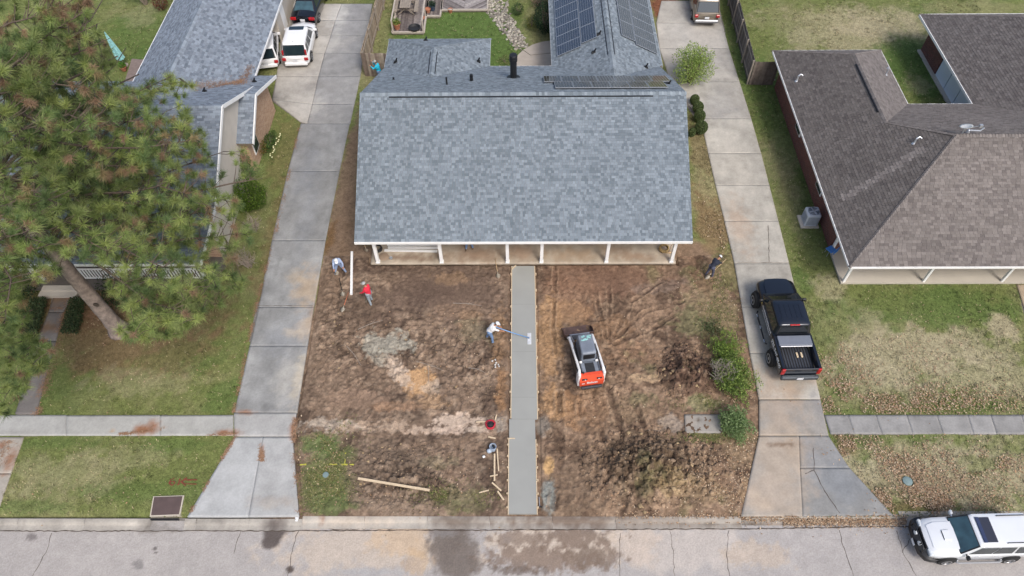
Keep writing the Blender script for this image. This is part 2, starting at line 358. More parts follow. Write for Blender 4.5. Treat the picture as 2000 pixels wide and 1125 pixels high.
TRK = [[(1092, 770), (1098, 880), (1082, 990)], [(1132, 770), (1142, 870), (1128, 990)], [(1190, 760), (1215, 850), (1188, 930), (1172, 1000)], [(1232, 760), (1262, 850), (1232, 930), (1215, 1000)],
       [(1160, 765), (1178, 860)], [(1085, 520), (1080, 640), (1092, 740)], [(1190, 672), (1189, 545)], [(1192, 670), (1235, 590), (1300, 545)], [(1195, 668), (1260, 610), (1352, 586)], [(1200, 672), (1280, 640), (1345, 600)], [(1160, 560), (1185, 665)],
       [(1330, 850), (1345, 930), (1330, 1000)], [(1380, 880), (1378, 990)]]
for k, tr in enumerate(TRK):
    w = .17 if k < 5 else .11
    for a, b in zip(tr[:-1], tr[1:]):
        d = seg_d(X, Y, P2(*a), P2(*b))+(fbm(X, Y, .3, 2, k)-.5)*.12
        berm = np.maximum(berm, sstep(w*.9, w*1.25, d)*(1-sstep(w*1.5, w*2.1, d)))
        groove = np.maximum(groove, (1-sstep(w*.35, w, d))*(1 if k < 5 else .7))
cleat = .5+.5*np.sin(Y*2*math.pi/.16+fbm(X, Y, .6, 2, 1)*4)
pm_ = sstep(.36, .56, fbm(X, Y, .9, 3, 6)); groove *= .25+.75*pm_; berm *= (1-groove)*pm_; Z += berm*.02; Z -= groove*(.055+.012*cleat)
# dig along the left side of the house
d = seg_d(X, Y, P2(655, 600), P2(668, 520)); Z -= .10*(1-sstep(.05, .22, d))
lft = np.interp(Y, [10.0, 10.3, 13.7, 15, 20.8, 24.6], [-9.15, -9.2, -10.1, -10.22, -10.4, -10.75]); rgt = np.interp(Y, [10.0, 10.4, 14.0, 15, 20, 24.6], [9.6, 9.75, 11.0, 11.2, 11.45, 11.65])
edge = np.minimum(np.minimum(X-lft, rgt-X), np.minimum(Y-10.08, 24.5-Y))
Z = np.where(edge < .5, Z*sstep(0, .5, edge)+(-.03)*(1-sstep(0, .5, edge)), Z)
Z = np.where((X < lft-.02) | (X > rgt+.02), -.12, Z)
Z = np.where((Y > 23.66) & (X > -8.1) & (X < 8.6), -.2, Z)
Z = np.minimum(Z, np.where((Y > 22.9) & (X > -8.1) & (X < 8.6), .06, 9))
walkm = (X > -.52) & (X < 1.0); Z = np.where(walkm, np.minimum(Z, -.03), Z)
Z = np.minimum(Z, np.where((X > -.75) & (X < 1.2), .05, 9))
n = fbm(X, Y, 1.3, 4, 2); n2 = fbm(X, Y, .3, 4, 6)
C = np.empty(X.shape+(3,)); C[:] = MID
C = lerp(C, DK, .75*sstep(.46, .62, n)); C = lerp(C, LT, .5*sstep(.54, .74, n2)*np.clip(rough+.25, 0, 1)[...]); C = lerp(C, DK, .5*sstep(.5, .3, n2)*np.clip(rough+.2, 0, 1))
C = blobs(X, Y, C, YARD, 23)
C = lerp(C, S(108, 110, 70), .35*sstep(.62, .8, fbm(X, Y, .9, 4, 7))*(X > 5))
C = lerp(C, S(80, 63, 52), .65*groove); C = lerp(C, S(160, 132, 106), .35*berm)
ruf = fbm(X, Y, .16, 3, 1)
C = lerp(C, S(166, 142, 118), .3*np.clip(rough, 0, 1)*sstep(.58, .74, ruf)); C = lerp(C, S(58, 45, 38), .7*np.clip(rough*1.1, 0, 1)*sstep(.47, .32, ruf))  # dark crevice shade is painted into the soil colour here
C *= (1+(.25+.75*np.clip(rough, 0, 1))*(fbm(X, Y, .17, 3, 3)-.5)*1.3)[..., None]
C = (C+(.24-.12*sstep(-1, 2, X))[..., None]*(C.mean(-1, keepdims=True)-C))*np.array([1.2, 1.21, 1.18])
YARD_X, YARD_Y, YARD_Z = dx, dy, Z
def yard_z(x, y):
    i = np.clip(((np.asarray(x)-dx[0])/.036).astype(int), 0, len(dx)-1); j = np.clip(((np.asarray(y)-dy[0])/.036).astype(int), 0, len(dy)-1)
    return YARD_Z[i, j]
YARD_C = C
me = np_mesh('bare_yard', np.stack([X, Y, Z], -1).reshape(-1, 3), gridfaces(len(dx), len(dy)), M_dirt, C.reshape(-1, 3))
tag(put('bare_yard', me), 'torn up bare brown soil yard in front of the middle house', 'yard', kind='structure')

# loose clods of soil
def rock_cloud(P, R, cols, name, material, seed=0):
    r = np.random.default_rng(seed); bm = bmesh.new(); bmesh.ops.create_icosphere(bm, subdivisions=1, radius=1)
    bv = np.array([v.co[:] for v in bm.verts]); bf = np.array([[v.index for v in f.verts] for f in bm.faces]); bm.free()
    n = len(P); V = bv[None]*(1+.55*(r.random((n, len(bv), 1))-.5)*2)
    V = V*R[:, None, None]*(np.array([1, 1, .65])*(1+.5*(r.random((n, 1, 3))-.5)))
    a = r.random(n)*6.28; c, s_ = np.cos(a)[:, None], np.sin(a)[:, None]
    V = np.stack([V[..., 0]*c-V[..., 1]*s_, V[..., 0]*s_+V[..., 1]*c, V[..., 2]], -1)+P[:, None]
    F = bf[None]+np.arange(n)[:, None, None]*len(bv)
    return np_mesh(name, V.reshape(-1, 3), F.reshape(-1, 3), material, np.repeat(cols, len(bv), 0))
P = []; R = []; Cc = []; r = np.random.default_rng(5)
def scatter_px(n, px, py, rx, ry, r_): 
    cx, cy, a, b = PB(px, py, rx, ry, 0)[:4]
    t = r_.random(n)*6.283; q = np.sqrt(r_.random(n))
    return cx+a*q*np.cos(t), cy+b*q*np.sin(t)
for n_, px, py, rx, ry, smin, smax in [(1700, 1280, 915, 150, 80, .02, .12), (800, 1340, 730, 62, 58, .02, .11), (700, 760, 690, 160, 70, .02, .06), (600, 910, 730, 80, 80, .02, .06), (1100, 800, 930, 140, 70, .02, .07), (420, 640, 660, 50, 90, .02, .06), (500, 1180, 830, 120, 80, .02, .07), (120, 880, 880, 110, 20, .02, .06), (420, 1200, 690, 90, 60, .015, .05), (140, 970, 700, 20, 180, .02, .06), (110, 1060, 700, 12, 190, .02, .05)]:
    x, y = scatter_px(n_, px, py, rx, ry, r)
    ok = (x > -10.1) & (x < 11) & (y > 10.2) & (y < 23.5) & ((x < -.5) | (x > 1.0)); x, y = x[ok], y[ok]
    s_ = smin+(smax-smin)*r.random(len(x))**3
    P.append(np.stack([x, y, yard_z(x, y)-s_*.1], -1)); R.append(s_)
    i = np.clip(((x-dx[0])/.036).astype(int), 0, len(dx)-1); j = np.clip(((y-dy[0])/.036).astype(int), 0, len(dy)-1)
    base = YARD_C[i, j]*(.9+.3*r.random((len(x), 1))); t = r.random(len(x)) < .05
    base[t] = np.array(S(170, 148, 116))*(.8+.4*r.random((t.sum(), 1))); Cc.append(base)
me = rock_cloud(np.concatenate(P), np.concatenate(R), np.concatenate(Cc), 'soil_clods', M_dirt, 2)
tag(put('soil_clods', me), 'loose clods of dug soil strewn over the bare yard', 'soil', kind='stuff')

# --- concrete: slabs are pieces of their paving
EXC = []          # polygons where no grass grows
def conc_col(x, y, base, st, seed=0, stain=()):
    base = np.array(base)*np.array([1.0, .995, .97]); c = np.empty(x.shape+(3,)); c[:] = base
    n = fbm(x, y, 1.1, 5, seed); n2 = fbm(x*2.2, y*.5, .5, 4, seed+1)
    c = c*(1+st*(n-.5)*1.6+st*.6*(n2-.5))[..., None]
    c = lerp(c, np.array(base)*.6, .5*st*2*sstep(.62, .8, fbm(x, y, .35, 4, seed+2)))
    c = lerp(c, np.array(base)*.62, .6*sstep(.66, .8, fbm(x, y, 1.7, 5, seed+4, .6)))
    c = lerp(c, np.array(base)*1.15, .5*sstep(.6, .8, fbm(x, y, .8, 4, seed+5)))
    return blobs(x, y, c, stain, seed+40, .9)
def slab_obj(parent, q, base, st=.18, seed=0, stain=(), z=.03, gap=.003, res=.1, name='slab', zs=None, matl=None, org=None):
    q = [Vector((p[0], p[1], 0)) for p in q]; c = sum(q, Vector())/4
    q = [p+(c-p).normalized()*gap for p in q]
    nu = max(2, int(((q[1]-q[0]).length+(q[2]-q[3]).length)/2/res)+1); nv = max(2, int(((q[3]-q[0]).length+(q[2]-q[1]).length)/2/res)+1)
    u = np.linspace(0, 1, nu)[:, None, None]; v = np.linspace(0, 1, nv)[None, :, None]
    A = [np.array(p[:2]) for p in q]
    XY = A[0]*(1-u)*(1-v)+A[1]*u*(1-v)+A[2]*u*v+A[3]*(1-u)*v
    zz = np.full((nu, nv), z) if zs is None else (zs[0]*(1-u)*(1-v)+zs[1]*u*(1-v)+zs[2]*u*v+zs[3]*(1-u)*v)[..., 0]+z
    V = np.concatenate([XY, zz[..., None]], -1).reshape(-1, 3)
    col = conc_col(XY[..., 0], XY[..., 1], base, st, seed, stain).reshape(-1, 3)
    F = gridfaces(nu, nv)
    bd = [i*nv for i in range(nu)]+[(nu-1)*nv+j for j in range(1, nv)]+[i*nv+nv-1 for i in range(nu-2, -1, -1)]+[j for j in range(nv-2, 0, -1)]
    low = V[bd].copy(); low[:, 2] -= .12; k0 = len(V); nb = len(bd)
    V = np.concatenate([V, low]); col = np.concatenate([col, col[bd]*.8])
    F2 = np.array([[bd[(i+1) % nb], bd[i], k0+i, k0+(i+1) % nb] for i in range(nb)])
    F = np.concatenate([F, F2])
    a = (q[1]-q[0]).cross(q[3]-q[0]).z
    if a < 0: F = F[:, ::-1]
    o = put(name, np_mesh(name, V, F, matl or M_conc, col), parent)
    EXC.append([(p[0], p[1]) for p in A])
    return o
def bed(name, poly, label, cat='pavement', z=-.02):
    m = MB(); m.prism(poly, z-.15, z)
    me = m.mesh(name, M_joint); o = put(name, me); tag(o, label, cat, kind='structure'); EXC.append([(p[0], p[1]) for p in poly])
    return o
def strip_slabs(parent, Ls, Rs, base, st=.18, seed=0, stain=(), **k):
    """slabs between successive left/right edge points (photo positions)"""
    for i in range(len(Ls)-1):
        slab_obj(parent, [P2(*Ls[i]), P2(*Rs[i]), P2(*Rs[i+1]), P2(*Ls[i+1])], np.array(base)*(1+.06*math.sin(i*2.3+seed)), st, seed+i, stain, **k)
def seq(*pts):
    return list(pts)
CONC, CONCD, CONCL = S(172, 172, 170), S(146, 148, 152), S(188, 186, 180)
STRAW = S(150, 104, 74); MUD = S(174, 161, 146)
# left driveway
ld = bed('driveway', [P2(376, 1000), P2(583, 998), P2(572, 852), P2(580, 800), P2(612, 600), P2(645, 420), P2(692, 200), P2(703, 160), P2(728, 8), P2(562, 8), P2(540, 150), P2(530, 196), P2(588, 240), P2(552, 400), P2(500, 600), P2(458, 806), P2(458, 852)], 'long grey concrete driveway left of the middle house', 'driveway')
LST = [PB(600, 560, 30, 40, S(186, 166, 142), .75, .7), PB(598, 640, 30, 26, S(190, 170, 146), .7, .8), PB(575, 650, 24, 10, S(198, 180, 154), .7, .7), PB(585, 740, 14, 60, S(200, 188, 168), .7, .7), PB(560, 740, 26, 50, S(192, 188, 180), .5, .7),
       PB(620, 610, 20, 30, S(160, 132, 108), .6, .7), PB(575, 540, 20, 16, S(188, 172, 150), .4, .8), PB(600, 420, 20, 90, S(140, 144, 150), .4, .6), PB(600, 330, 26, 60, S(136, 140, 146), .5, .6), PB(560, 660, 50, 40, S(160, 164, 170), .4, .6),
       PB(480, 806, 20, 6, STRAW, .7, .6), PB(455, 845, 20, 8, STRAW, .9, .5), PB(512, 880, 5, 14, STRAW, .95, .4), PB(576, 840, 12, 22, STRAW, .95, .5), PB(540, 980, 50, 14, S(176, 162, 146), .5, .7), PB(530, 960, 40, 40, S(160, 160, 158), .4, .7),
       PB(660, 30, 24, 26, S(206, 204, 198), .6, .6), PB(640, 85, 50, 20, S(196, 192, 184), .45, .7), PB(600, 210, 40, 26, S(200, 196, 188), .6, .6), PB(630, 170, 40, 12, S(138, 136, 132), .4, .7), PB(700, 20, 20, 50, S(140, 140, 142), .5, .6), PB(560, 60, 16, 50, S(130, 126, 120), .5, .7), PB(690, 110, 26, 40, S(140, 142, 146), .4, .6),
       PB(590, 20, 20, 20, S(150, 146, 140), .5, .6)]
ys = [806, 676, 600, 470, 335, 242]
def ledge(y): return 588+(240-y)*(588-458)/(806-240)*(1.0)+(-4 if 300 < y < 500 else 0)
def redge(y): return np.interp(y, [150, 200, 420, 600, 800], [704, 692, 645, 613, 580])
strip_slabs(ld, [(ledge(y), y) for y in ys], [(redge(y), y) for y in ys], CONC*np.array(1) if False else np.array(S(149, 150, 151)), .42, 3, LST)
slab_obj(ld, [P2(458, 852.5), P2(571, 852.5), P2(579, 807), P2(457, 807)], np.array(S(170, 170, 170)), .14, 9, LST)
slab_obj(ld, [P2(366, 1010), P2(485, 1010), P2(514, 854), P2(459, 854)], np.array(S(178, 180, 182)), .12, 12, LST)
slab_obj(ld, [P2(485, 1010), P2(584, 1009), P2(571, 854), P2(514, 854)], np.array(S(176, 177, 178)), .14, 14, LST)
# parking court behind it, two columns of slabs
PL = [(587, 238), (532, 195), (540, 150), (545, 105), (550, 70), (556, 40), (562, 8)]; PC = [(600, 242), (610, 204), (622, 150), (634, 105), (646, 70), (655, 40), (667, 8)]
PR = [(np.interp(p[1], [0, 150, 242], [729, 704, 684]), p[1]) for p in PC]
for i in range(len(PL)-1):
    slab_obj(ld, [P2(*PL[i]), P2(*PC[i]), P2(*PC[i+1]), P2(*PL[i+1])], np.array(S(172, 168, 162))*(1+.05*math.sin(i*3)), .24, 30+i, LST)
    slab_obj(ld, [P2(*PC[i]), P2(*PR[i]), P2(*PR[i+1]), P2(*PC[i+1])], np.array(S(152, 152, 152))*(1+.05*math.sin(i*2)), .24, 40+i, LST)
# right driveway
rd = bed('driveway', [P2(1452, 1003), P2(1736, 1000), P2(1690, 955), P2(1650, 900), P2(1618, 850), P2(1602, 780), P2(1541, 515), P2(1478, 267), P2(1440, 150), P2(1402, 2), P2(1292, 2), P2(1278, 60), P2(1300, 150), P2(1372, 250), P2(1392, 340), P2(1428, 480), P2(1482, 780), P2(1482, 850)], 'long stained concrete driveway right of the middle house', 'driveway')
RST = [PB(1515, 910, 60, 120, MUD, .95, .9), PB(1500, 960, 60, 50, S(180, 166, 151), .7, 1.0), PB(1560, 960, 40, 30, MUD, .5, 1.1), PB(1525, 800, 60, 60, S(168, 155, 141), .85, .9), PB(1500, 740, 26, 40, S(176, 158, 140), .7, 1.0), PB(1545, 760, 26, 30, S(178, 154, 130), .6, .6), PB(1480, 980, 30, 30, S(190, 172, 152), .7, .6), PB(1555, 880, 30, 60, S(178, 160, 140), .5, .8),
       PB(1530, 868, 30, 6, S(110, 86, 66), .7, .8), PB(1640, 930, 60, 60, S(132, 136, 140), .7, .5), PB(1585, 900, 14, 60, S(140, 142, 144), .5, .6), PB(1600, 800, 14, 40, S(150, 148, 146), .6, .6), PB(1445, 440, 26, 60, S(178, 154, 132), .55, .6), PB(1440, 330, 30, 60, S(196, 190, 178), .5, .6),
       PB(1360, 80, 40, 40, S(196, 190, 180), .5, .7), PB(1330, 60, 30, 40, S(178, 176, 170), .4, .8), PB(1400, 200, 30, 40, S(150, 150, 148), .45, .8), PB(1380, 120, 40, 20, S(140, 138, 136), .4, .8), PB(1530, 640, 20, 60, S(140, 138, 134), .35, .7), PB(1600, 740, 30, 20, S(170, 146, 124), .6, .6), PB(1390, 40, 26, 20, S(128, 124, 118), .5, .6)]
ry = [780, 690, 600, 515, 432, 362, 300, 232]
def rl(y): return np.interp(y, [150, 232, 340, 400, 480, 560, 700, 780, 850], [1305, 1368, 1392, 1406, 1428, 1442, 1466, 1482, 1482])
def rr(y): return np.interp(y, [0, 61, 150, 267, 400, 515, 620, 780, 850], [1402, 1413, 1441, 1478, 1512, 1541, 1566, 1602, 1618])
strip_slabs(rd, [(rl(y), y) for y in ry], [(rr(y), y) for y in ry], S(176, 172, 164), .34, 50, RST)
ry2 = [232, 160, 95, 45, 2]
strip_slabs(rd, [(np.interp(y, [0, 60, 150, 232], [1292, 1278, 1302, 1368]), y) for y in ry2], [(rr(y), y) for y in ry2], S(176, 172, 166), .28, 60, RST)
slab_obj(rd, [P2(1482, 851), P2(1618, 851), P2(1602, 781), P2(1482, 781)], np.array(S(156, 152, 147)), .36, 70, RST)
slab_obj(rd, [P2(1447, 1009), P2(1567, 1009), P2(1560, 852), P2(1482, 852)], np.array(S(166, 160, 153)), .3, 72, RST)
slab_obj(rd, [P2(1567, 1009), P2(1744, 1007), P2(1659, 914.5), P2(1562, 914.5)], np.array(S(146, 146, 145)), .26, 74, RST)
slab_obj(rd, [P2(1562, 914), P2(1658, 914), P2(1618, 852), P2(1560, 852)], np.array(S(148, 147, 146)), .26, 76, RST)
# sidewalks
sl = bed('sidewalk', [P2(-120, 852), P2(456, 851), P2(456, 809), P2(-120, 813)], 'concrete sidewalk along the left lawn', 'sidewalk')
SST = [PB(285, 840, 28, 14, STRAW, .95, .6), PB(300, 830, 14, 10, STRAW, .9, .5), PB(440, 846, 24, 8, STRAW, .9, .6), PB(219, 842, 6, 4, S(170, 130, 80), .8, .4), PB(40, 845, 60, 8, S(150, 148, 144), .4, .6)]
for a, b in [(-120, 130), (130, 313), (313, 456)]:
    slab_obj(sl, [P2(a, 851), P2(b, 851), P2(b, 811), P2(a, 812)], np.array(S(172, 172, 170)), .12, 80+a % 7, SST)
sr = bed('sidewalk', [P2(1620, 849), P2(2120, 849), P2(2120, 809), P2(1612, 810)], 'grey sidewalk along the leaf strewn right lawn', 'sidewalk')
xs = [1616, 1662, 1716, 1776, 1835, 1895, 1940, 2000, 2060, 2120]
for i in range(len(xs)-1):
    k = (i % 4)/10
    slab_obj(sr, [P2(xs[i]+6, 848), P2(xs[i+1]+6, 848), P2(xs[i+1]-6, 811), P2(xs[i]-6, 811)], np.array(S(152, 151, 150))*(1-.12*((i*7) % 3 == 0)), .36, 90+i)
# remnant of the old sidewalk in the torn up yard
so = bed('old_sidewalk', [P2(1340, 846), P2(1408, 846), P2(1404, 812), P2(1338, 812)], 'remaining old sidewalk slab at the right end of the bare yard', 'sidewalk', z=.02)
slab_obj(so, [P2(1338, 847), P2(1410, 847), P2(1406, 811), P2(1336, 811)], np.array(S(160, 156, 150)), .2, 101, [PB(1363, 822, 5, 5, S(96, 84, 72), .95, .2), PB(1345, 830, 12, 14, MUD, .6, .7)], z=.088)
# left neighbour's front walk
fw_ = bed('garden_path', [P2(30, 812), P2(72, 812), P2(100, 690), P2(128, 590), P2(150, 566), P2(105, 566), P2(92, 620), P2(62, 700)], 'dark weathered path from sidewalk to the left porch', 'path')
WST = [PB(95, 640, 30, 12, NEEDLE, .8, .6), PB(112, 580, 30, 20, NEEDLE, .8, .6)]
fl = [(30, 809), (56, 728), (72, 666), (95, 610), (108, 570)]; fr = [(71, 809), (92, 728), (110, 666), (124, 610), (148, 570)]
strip_slabs(fw_, fl, fr, S(118, 114, 112), .2, 110, WST)
fw2 = bed('garden_path', [P2(-60, 1000), P2(-4, 1000), P2(46, 854), P2(-10, 854)], 'pale path crossing the left verge below the sidewalk', 'path')
strip_slabs(fw2, [(-60, 1000), (-35, 925), (-10, 854)], [(-4, 1000), (22, 925), (47, 854)], S(166, 160, 152), .2, 120, [PB(20, 900, 12, 26, STRAW, .7, .7), PB(2, 870, 10, 10, STRAW, .8, .6)])
fw3 = bed('garden_path', [P2(1985, 556), P2(2050, 556), P2(2060, 640), P2(2008, 640)], 'short walk at the right porch steps', 'path')
strip_slabs(fw3, [(2012, 640), (1985, 556)], [(2070, 640), (2050, 556)], S(176, 160, 140), .15, 125)

# --- freshly poured walkway and its form boards
M_wet = mat('fresh_concrete', S(158, 159, 154), rough=.42, var=.06, scale=.9, spec=.4, bump=.04, bscale=40)
M_board = mat('new_lumber', S(214, 194, 164), rough=.75, var=.16, scale=14, spec=.2)
WX0, WX1 = -.36, .83
m = MB(); m.box(((WX0+WX1)/2-.07, (10.22+14.62)/2-.0, .0), (WX1-WX0, 14.62-10.22, .14)); m.box(((WX0+WX1)/2+.03, (14.62+23.62)/2, .003), (WX1-WX0, 23.62-14.63, .14))
wk = put('walkway', m.mesh('walkway', M_wet)); tag(wk, 'fresh smooth grey concrete walkway poured straight to the porch', 'walkway', kind='structure')
for yy in (21.1, 18.25, 15.75, 14.62):
    m = MB(); m.box(((WX0+WX1)/2+.015, yy, .0735), (WX1-WX0-.04, .018, .0045)); o = m.build('control_joint', mat('wet_groove', S(144, 145, 140), var=.05) if yy == 21.1 else bpy.data.materials['wet_groove'], wk)
fb = thing('concrete_form', (0, 10.3, 0), 'raw lumber form boards staked along both edges of the wet walkway', 'formwork')
for sx, x in ((-1, WX0), (1, WX1)):
    for y0, y1, off in ((10.2, 12.0, -.07), (12.02, 13.62, -.07), (14.66, 17.4, .03), (17.42, 20.4, .03), (20.42, 23.6, .03)):
        m = MB(); m.box((x+off+sx*.02, (y0+y1)/2, .03), (.038, y1-y0, .11), rz=random.uniform(-.004, .004)); m.build('form_board', M_board, fb)
        for k in range(3):
            yy = y0+(y1-y0)*(k+.5)/3; m = MB(); m.box((x+off+sx*.07, yy, .03), (.05, .05, .22), rz=random.random()); m.build('stake', M_board, fb)
m = MB(); m.box((WX0+.02, 13.66, .06), (.34, .04, .09)); m.build('form_board', M_board, fb)
m = MB(); m.box((WX0+.12, 23.5, .1), (.05, .34, .05), rz=-.7); m.build('form_board', M_board, fb)

# --- road, kerb, gutter
rdx = np.arange(-24, 24.01, .07); rdy = np.arange(5.5, 10.0, .07)
X, Y = np.meshgrid(rdx, rdy, indexing='ij')
base = np.empty(X.shape+(3,)); base[:] = S(172, 167, 163)
base *= (1+.16*(fbm(X, Y, 1.4, 4, 1)-.5))[..., None]
TAND = S(200, 184, 166)
ROADP = [PB(700, 1070, 170, 50, TAND, .6, .6), PB(790, 1050, 70, 36, S(196, 172, 144), .7, .6), PB(820, 1090, 30, 30, S(186, 158, 124), .5, .7), PB(1330, 1070, 150, 50, S(196, 186, 176), .6, .5), PB(1240, 1060, 60, 40, S(198, 182, 166), .6, .6), PB(1480, 1080, 70, 26, S(192, 174, 154), .55, .7),
         PB(1080, 1060, 150, 40, TAND, .8, .6), PB(1060, 1090, 130, 26, S(132, 115, 102), .85, .8), PB(1120, 1045, 80, 26, S(126, 109, 96), .85, .8), PB(1010, 1050, 60, 14, S(134, 118, 105), .8, .8), PB(1160, 1090, 60, 26, S(124, 108, 95), .8, .8), PB(1020, 1112, 60, 10, S(104, 90, 80), .7, .7),
         PB(890, 1075, 54, 70, S(118, 109, 102), .95, .4), PB(875, 1050, 40, 40, S(116, 107, 100), .9, .5), PB(865, 1035, 30, 14, S(140, 136, 134), .5, .5),
         PB(535, 1040, 24, 24, S(96, 88, 84), .97, .2), PB(526, 1058, 18, 14, S(98, 90, 86), .97, .25), PB(565, 1110, 8, 8, S(90, 80, 74), .95, .3), PB(58, 1046, 10, 8, S(118, 112, 110), .8, .7), PB(268, 1102, 12, 9, S(130, 126, 124), .8, .7), PB(300, 1070, 5, 5, S(104, 98, 96), .9, .3), PB(302, 1078, 4, 3, S(104, 98, 96), .9, .3),
         PB(300, 1030, 60, 10, S(140, 134, 128), .6, .7), PB(1840, 1060, 120, 50, S(164, 160, 158), .5, .6), PB(720, 1115, 70, 10, S(168, 168, 168), .5, .6)]
base = blobs(X, Y, base, ROADP, 60)
spk = sstep(.73, .82, fbm(X, Y, .16, 2, 3))*sstep(-9, -3, X)*sstep(2.5, -1, abs(X+1))
base = lerp(base, S(112, 92, 76), .8*spk)
base *= (.93+.14*vnoise(X*14, Y*14, 2))[..., None]
me = np_mesh('road', np.stack([X, Y, np.full(X.shape, -.12)], -1).reshape(-1, 3), gridfaces(len(rdx), len(rdy)), M_road, base.reshape(-1, 3))
road = tag(put('road', me), 'worn pale street with mud and dark repair patches along the bottom', 'road', kind='structure')
def ribbon(pts, w, z, seed=0, jag=.03):
    r_ = random.Random(seed); out = []
    for a, b in zip(pts[:-1], pts[1:]):
        a, b = Vector(a), Vector(b); n_ = max(2, int((b-a).length/.15))
        for k in range(n_): out.append(a.lerp(b, k/n_)+Vector((r_.uniform(-jag, jag), r_.uniform(-jag, jag))))
    out.append(Vector(pts[-1])); m = MB(); V = []
    for i, p in enumerate(out):
        d = (out[min(i+1, len(out)-1)]-out[max(i-1, 0)]).normalized(); nrm = Vector((-d.y, d.x))*w/2*r_.uniform(.5, 1.3)
        V += [(p.x+nrm.x, p.y+nrm.y, z), (p.x-nrm.x, p.y-nrm.y, z)]
    m.add(V, [(2*i, 2*i+1, 2*i+3, 2*i+2) for i in range(len(out)-1)]); return m
M_crack = mat('crack_dirt', S(84, 74, 66), rough=.95, var=.3, scale=9)
for i, tr in enumerate([[(97, 1040), (90, 1070), (60, 1125)], [(1310, 1035), (1316, 1080), (1318, 1130)], [(1424, 1035), (1420, 1085), (1428, 1130)], [(1642, 1034), (1650, 1070), (1672, 1130)], [(1754, 1034), (1765, 1075), (1795, 1130)], [(585, 1025), (572, 1060), (560, 1130)], [(1212, 1040), (1210, 1130)], [(470, 1030), (455, 1080)], [(640, 1032), (760, 1031), (850, 1028)], [(1765, 1078), (1780, 1050)]]):
    ribbon([P2(*p) for p in tr], .022, -.115, i).build('crack', M_crack, road)
for i, tr in enumerate([[(1588, 875), (1590, 920), (1610, 960), (1640, 1003)], [(1590, 918), (1572, 926)], [(1500, 440), (1502, 512)], [(1440, 513), (1541, 514)], [(504, 598), (612, 598)]]):
    ribbon([P2(*p) for p in tr], .03, .036, 30+i, .015).build('crack', M_crack, rd if i < 4 else ld)
ribbon([(-24, 9.52), (-9.2, 9.55), (9.4, 9.65), (24, 9.9)], .04, -.098, 77, .02).build('gutter_seam', M_crack, road)
def kerb_run(parent, x0, x1, seg, stain, low=False, yb=10.02):
    n_ = max(1, round((x1-x0)/seg)); 
    for i in range(n_):
        a, b = x0+(x1-x0)*i/n_+.008, x0+(x1-x0)*(i+1)/n_-.008
        prof = [(yb, -.02 if not low else -.06), (yb-.12, -.022 if not low else -.065), (yb-.2, -.05 if not low else -.075), (yb-.24, -.105), (yb-.28, -.116), (yb-.5, -.108)]
        nx = max(2, int((b-a)/.12)); xs_ = np.linspace(a, b, nx)
        XY = np.array([[(x, p[0], p[1]) for p in prof] for x in xs_]); V = XY.reshape(-1, 3)
        col = conc_col(XY[..., 0], XY[..., 1], np.array(S(170, 165, 158)), .38, i*3+int(abs(x0)*7), stain).reshape(-1, 3)
        put('kerb_stone', np_mesh('kerb_stone', V, gridfaces(nx, len(prof))[:, ::-1], M_conc, col), parent)
kb = MB(); kb.box((0, 9.6, -.35), (56, 1.0, .4)); kerb = put('kerb', kb.mesh('kerb', M_joint)); tag(kerb, 'concrete kerb and gutter between verge and street', 'kerb', kind='structure')
KST = [PB(537, 1024, 26, 22, S(100, 92, 88), .95, .3), PB(1100, 1015, 160, 22, S(112, 96, 84), .9, .6), PB(890, 1018, 60, 22, S(116, 104, 94), .9, .5), PB(700, 1015, 120, 20, TAND, .5, .6), PB(1300, 1020, 120, 20, S(150, 138, 126), .6, .7), PB(1600, 1020, 160, 10, S(160, 126, 96), .5, .7), PB(325, 1022, 50, 14, S(104, 98, 92), .8, .6), PB(1420, 1025, 120, 5, S(96, 86, 76), .7, .7), PB(630, 1005, 6, 26, STRAW, .8, .5)]
kerb_run(kerb, -27, -15.62, 2.6, KST, yb=10.03); kerb_run(kerb, -14.2, -13.7, 2.6, KST, yb=10.03); kerb_run(kerb, -13.7, -9.2, 2.3, KST, True, 10.04); kerb_run(kerb, -9.2, 9.4, 2.6, KST, False, 10.14); kerb_run(kerb, 9.4, 16.1, 2.3, KST, True, 10.3); kerb_run(kerb, 16.1, 27, 2.6, KST, False, 10.38)

# ------------------------------------------------------------------ houses
M_white = mat('white_trim', S(246, 246, 244, .92), rough=.5, var=.04, scale=3)
M_trimg = mat('grey_trim', S(168, 174, 180), rough=.6, var=.05)
M_deckwood = mat('roof_board', S(120, 108, 96), rough=.9, var=.15)
M_cream = mat('cream_siding', S(206, 198, 186), rough=.7, var=.06, scale=2)
M_dark = mat('dark_opening', (.012, .012, .014), rough=.3, var=0)
M_black = mat('black_metal', (.018, .019, .021), rough=.4, var=.15, scale=4, metal=.2)
M_shm = mat('shingle_granules', src='attr', rough=.92, var=.10, scale=22, bump=.35, bscale=120, spec=.25)
M_sho = mat('shingle_single', src='obj', rough=.92, var=.10, scale=22, bump=.35, bscale=120, spec=.25)
M_galv = mat('galvanised_metal', S(196, 200, 206), rough=.35, metal=.6, var=.08)
M_glass = mat('dark_glass', (.02, .03, .035), rough=.06, var=0, spec=.8)
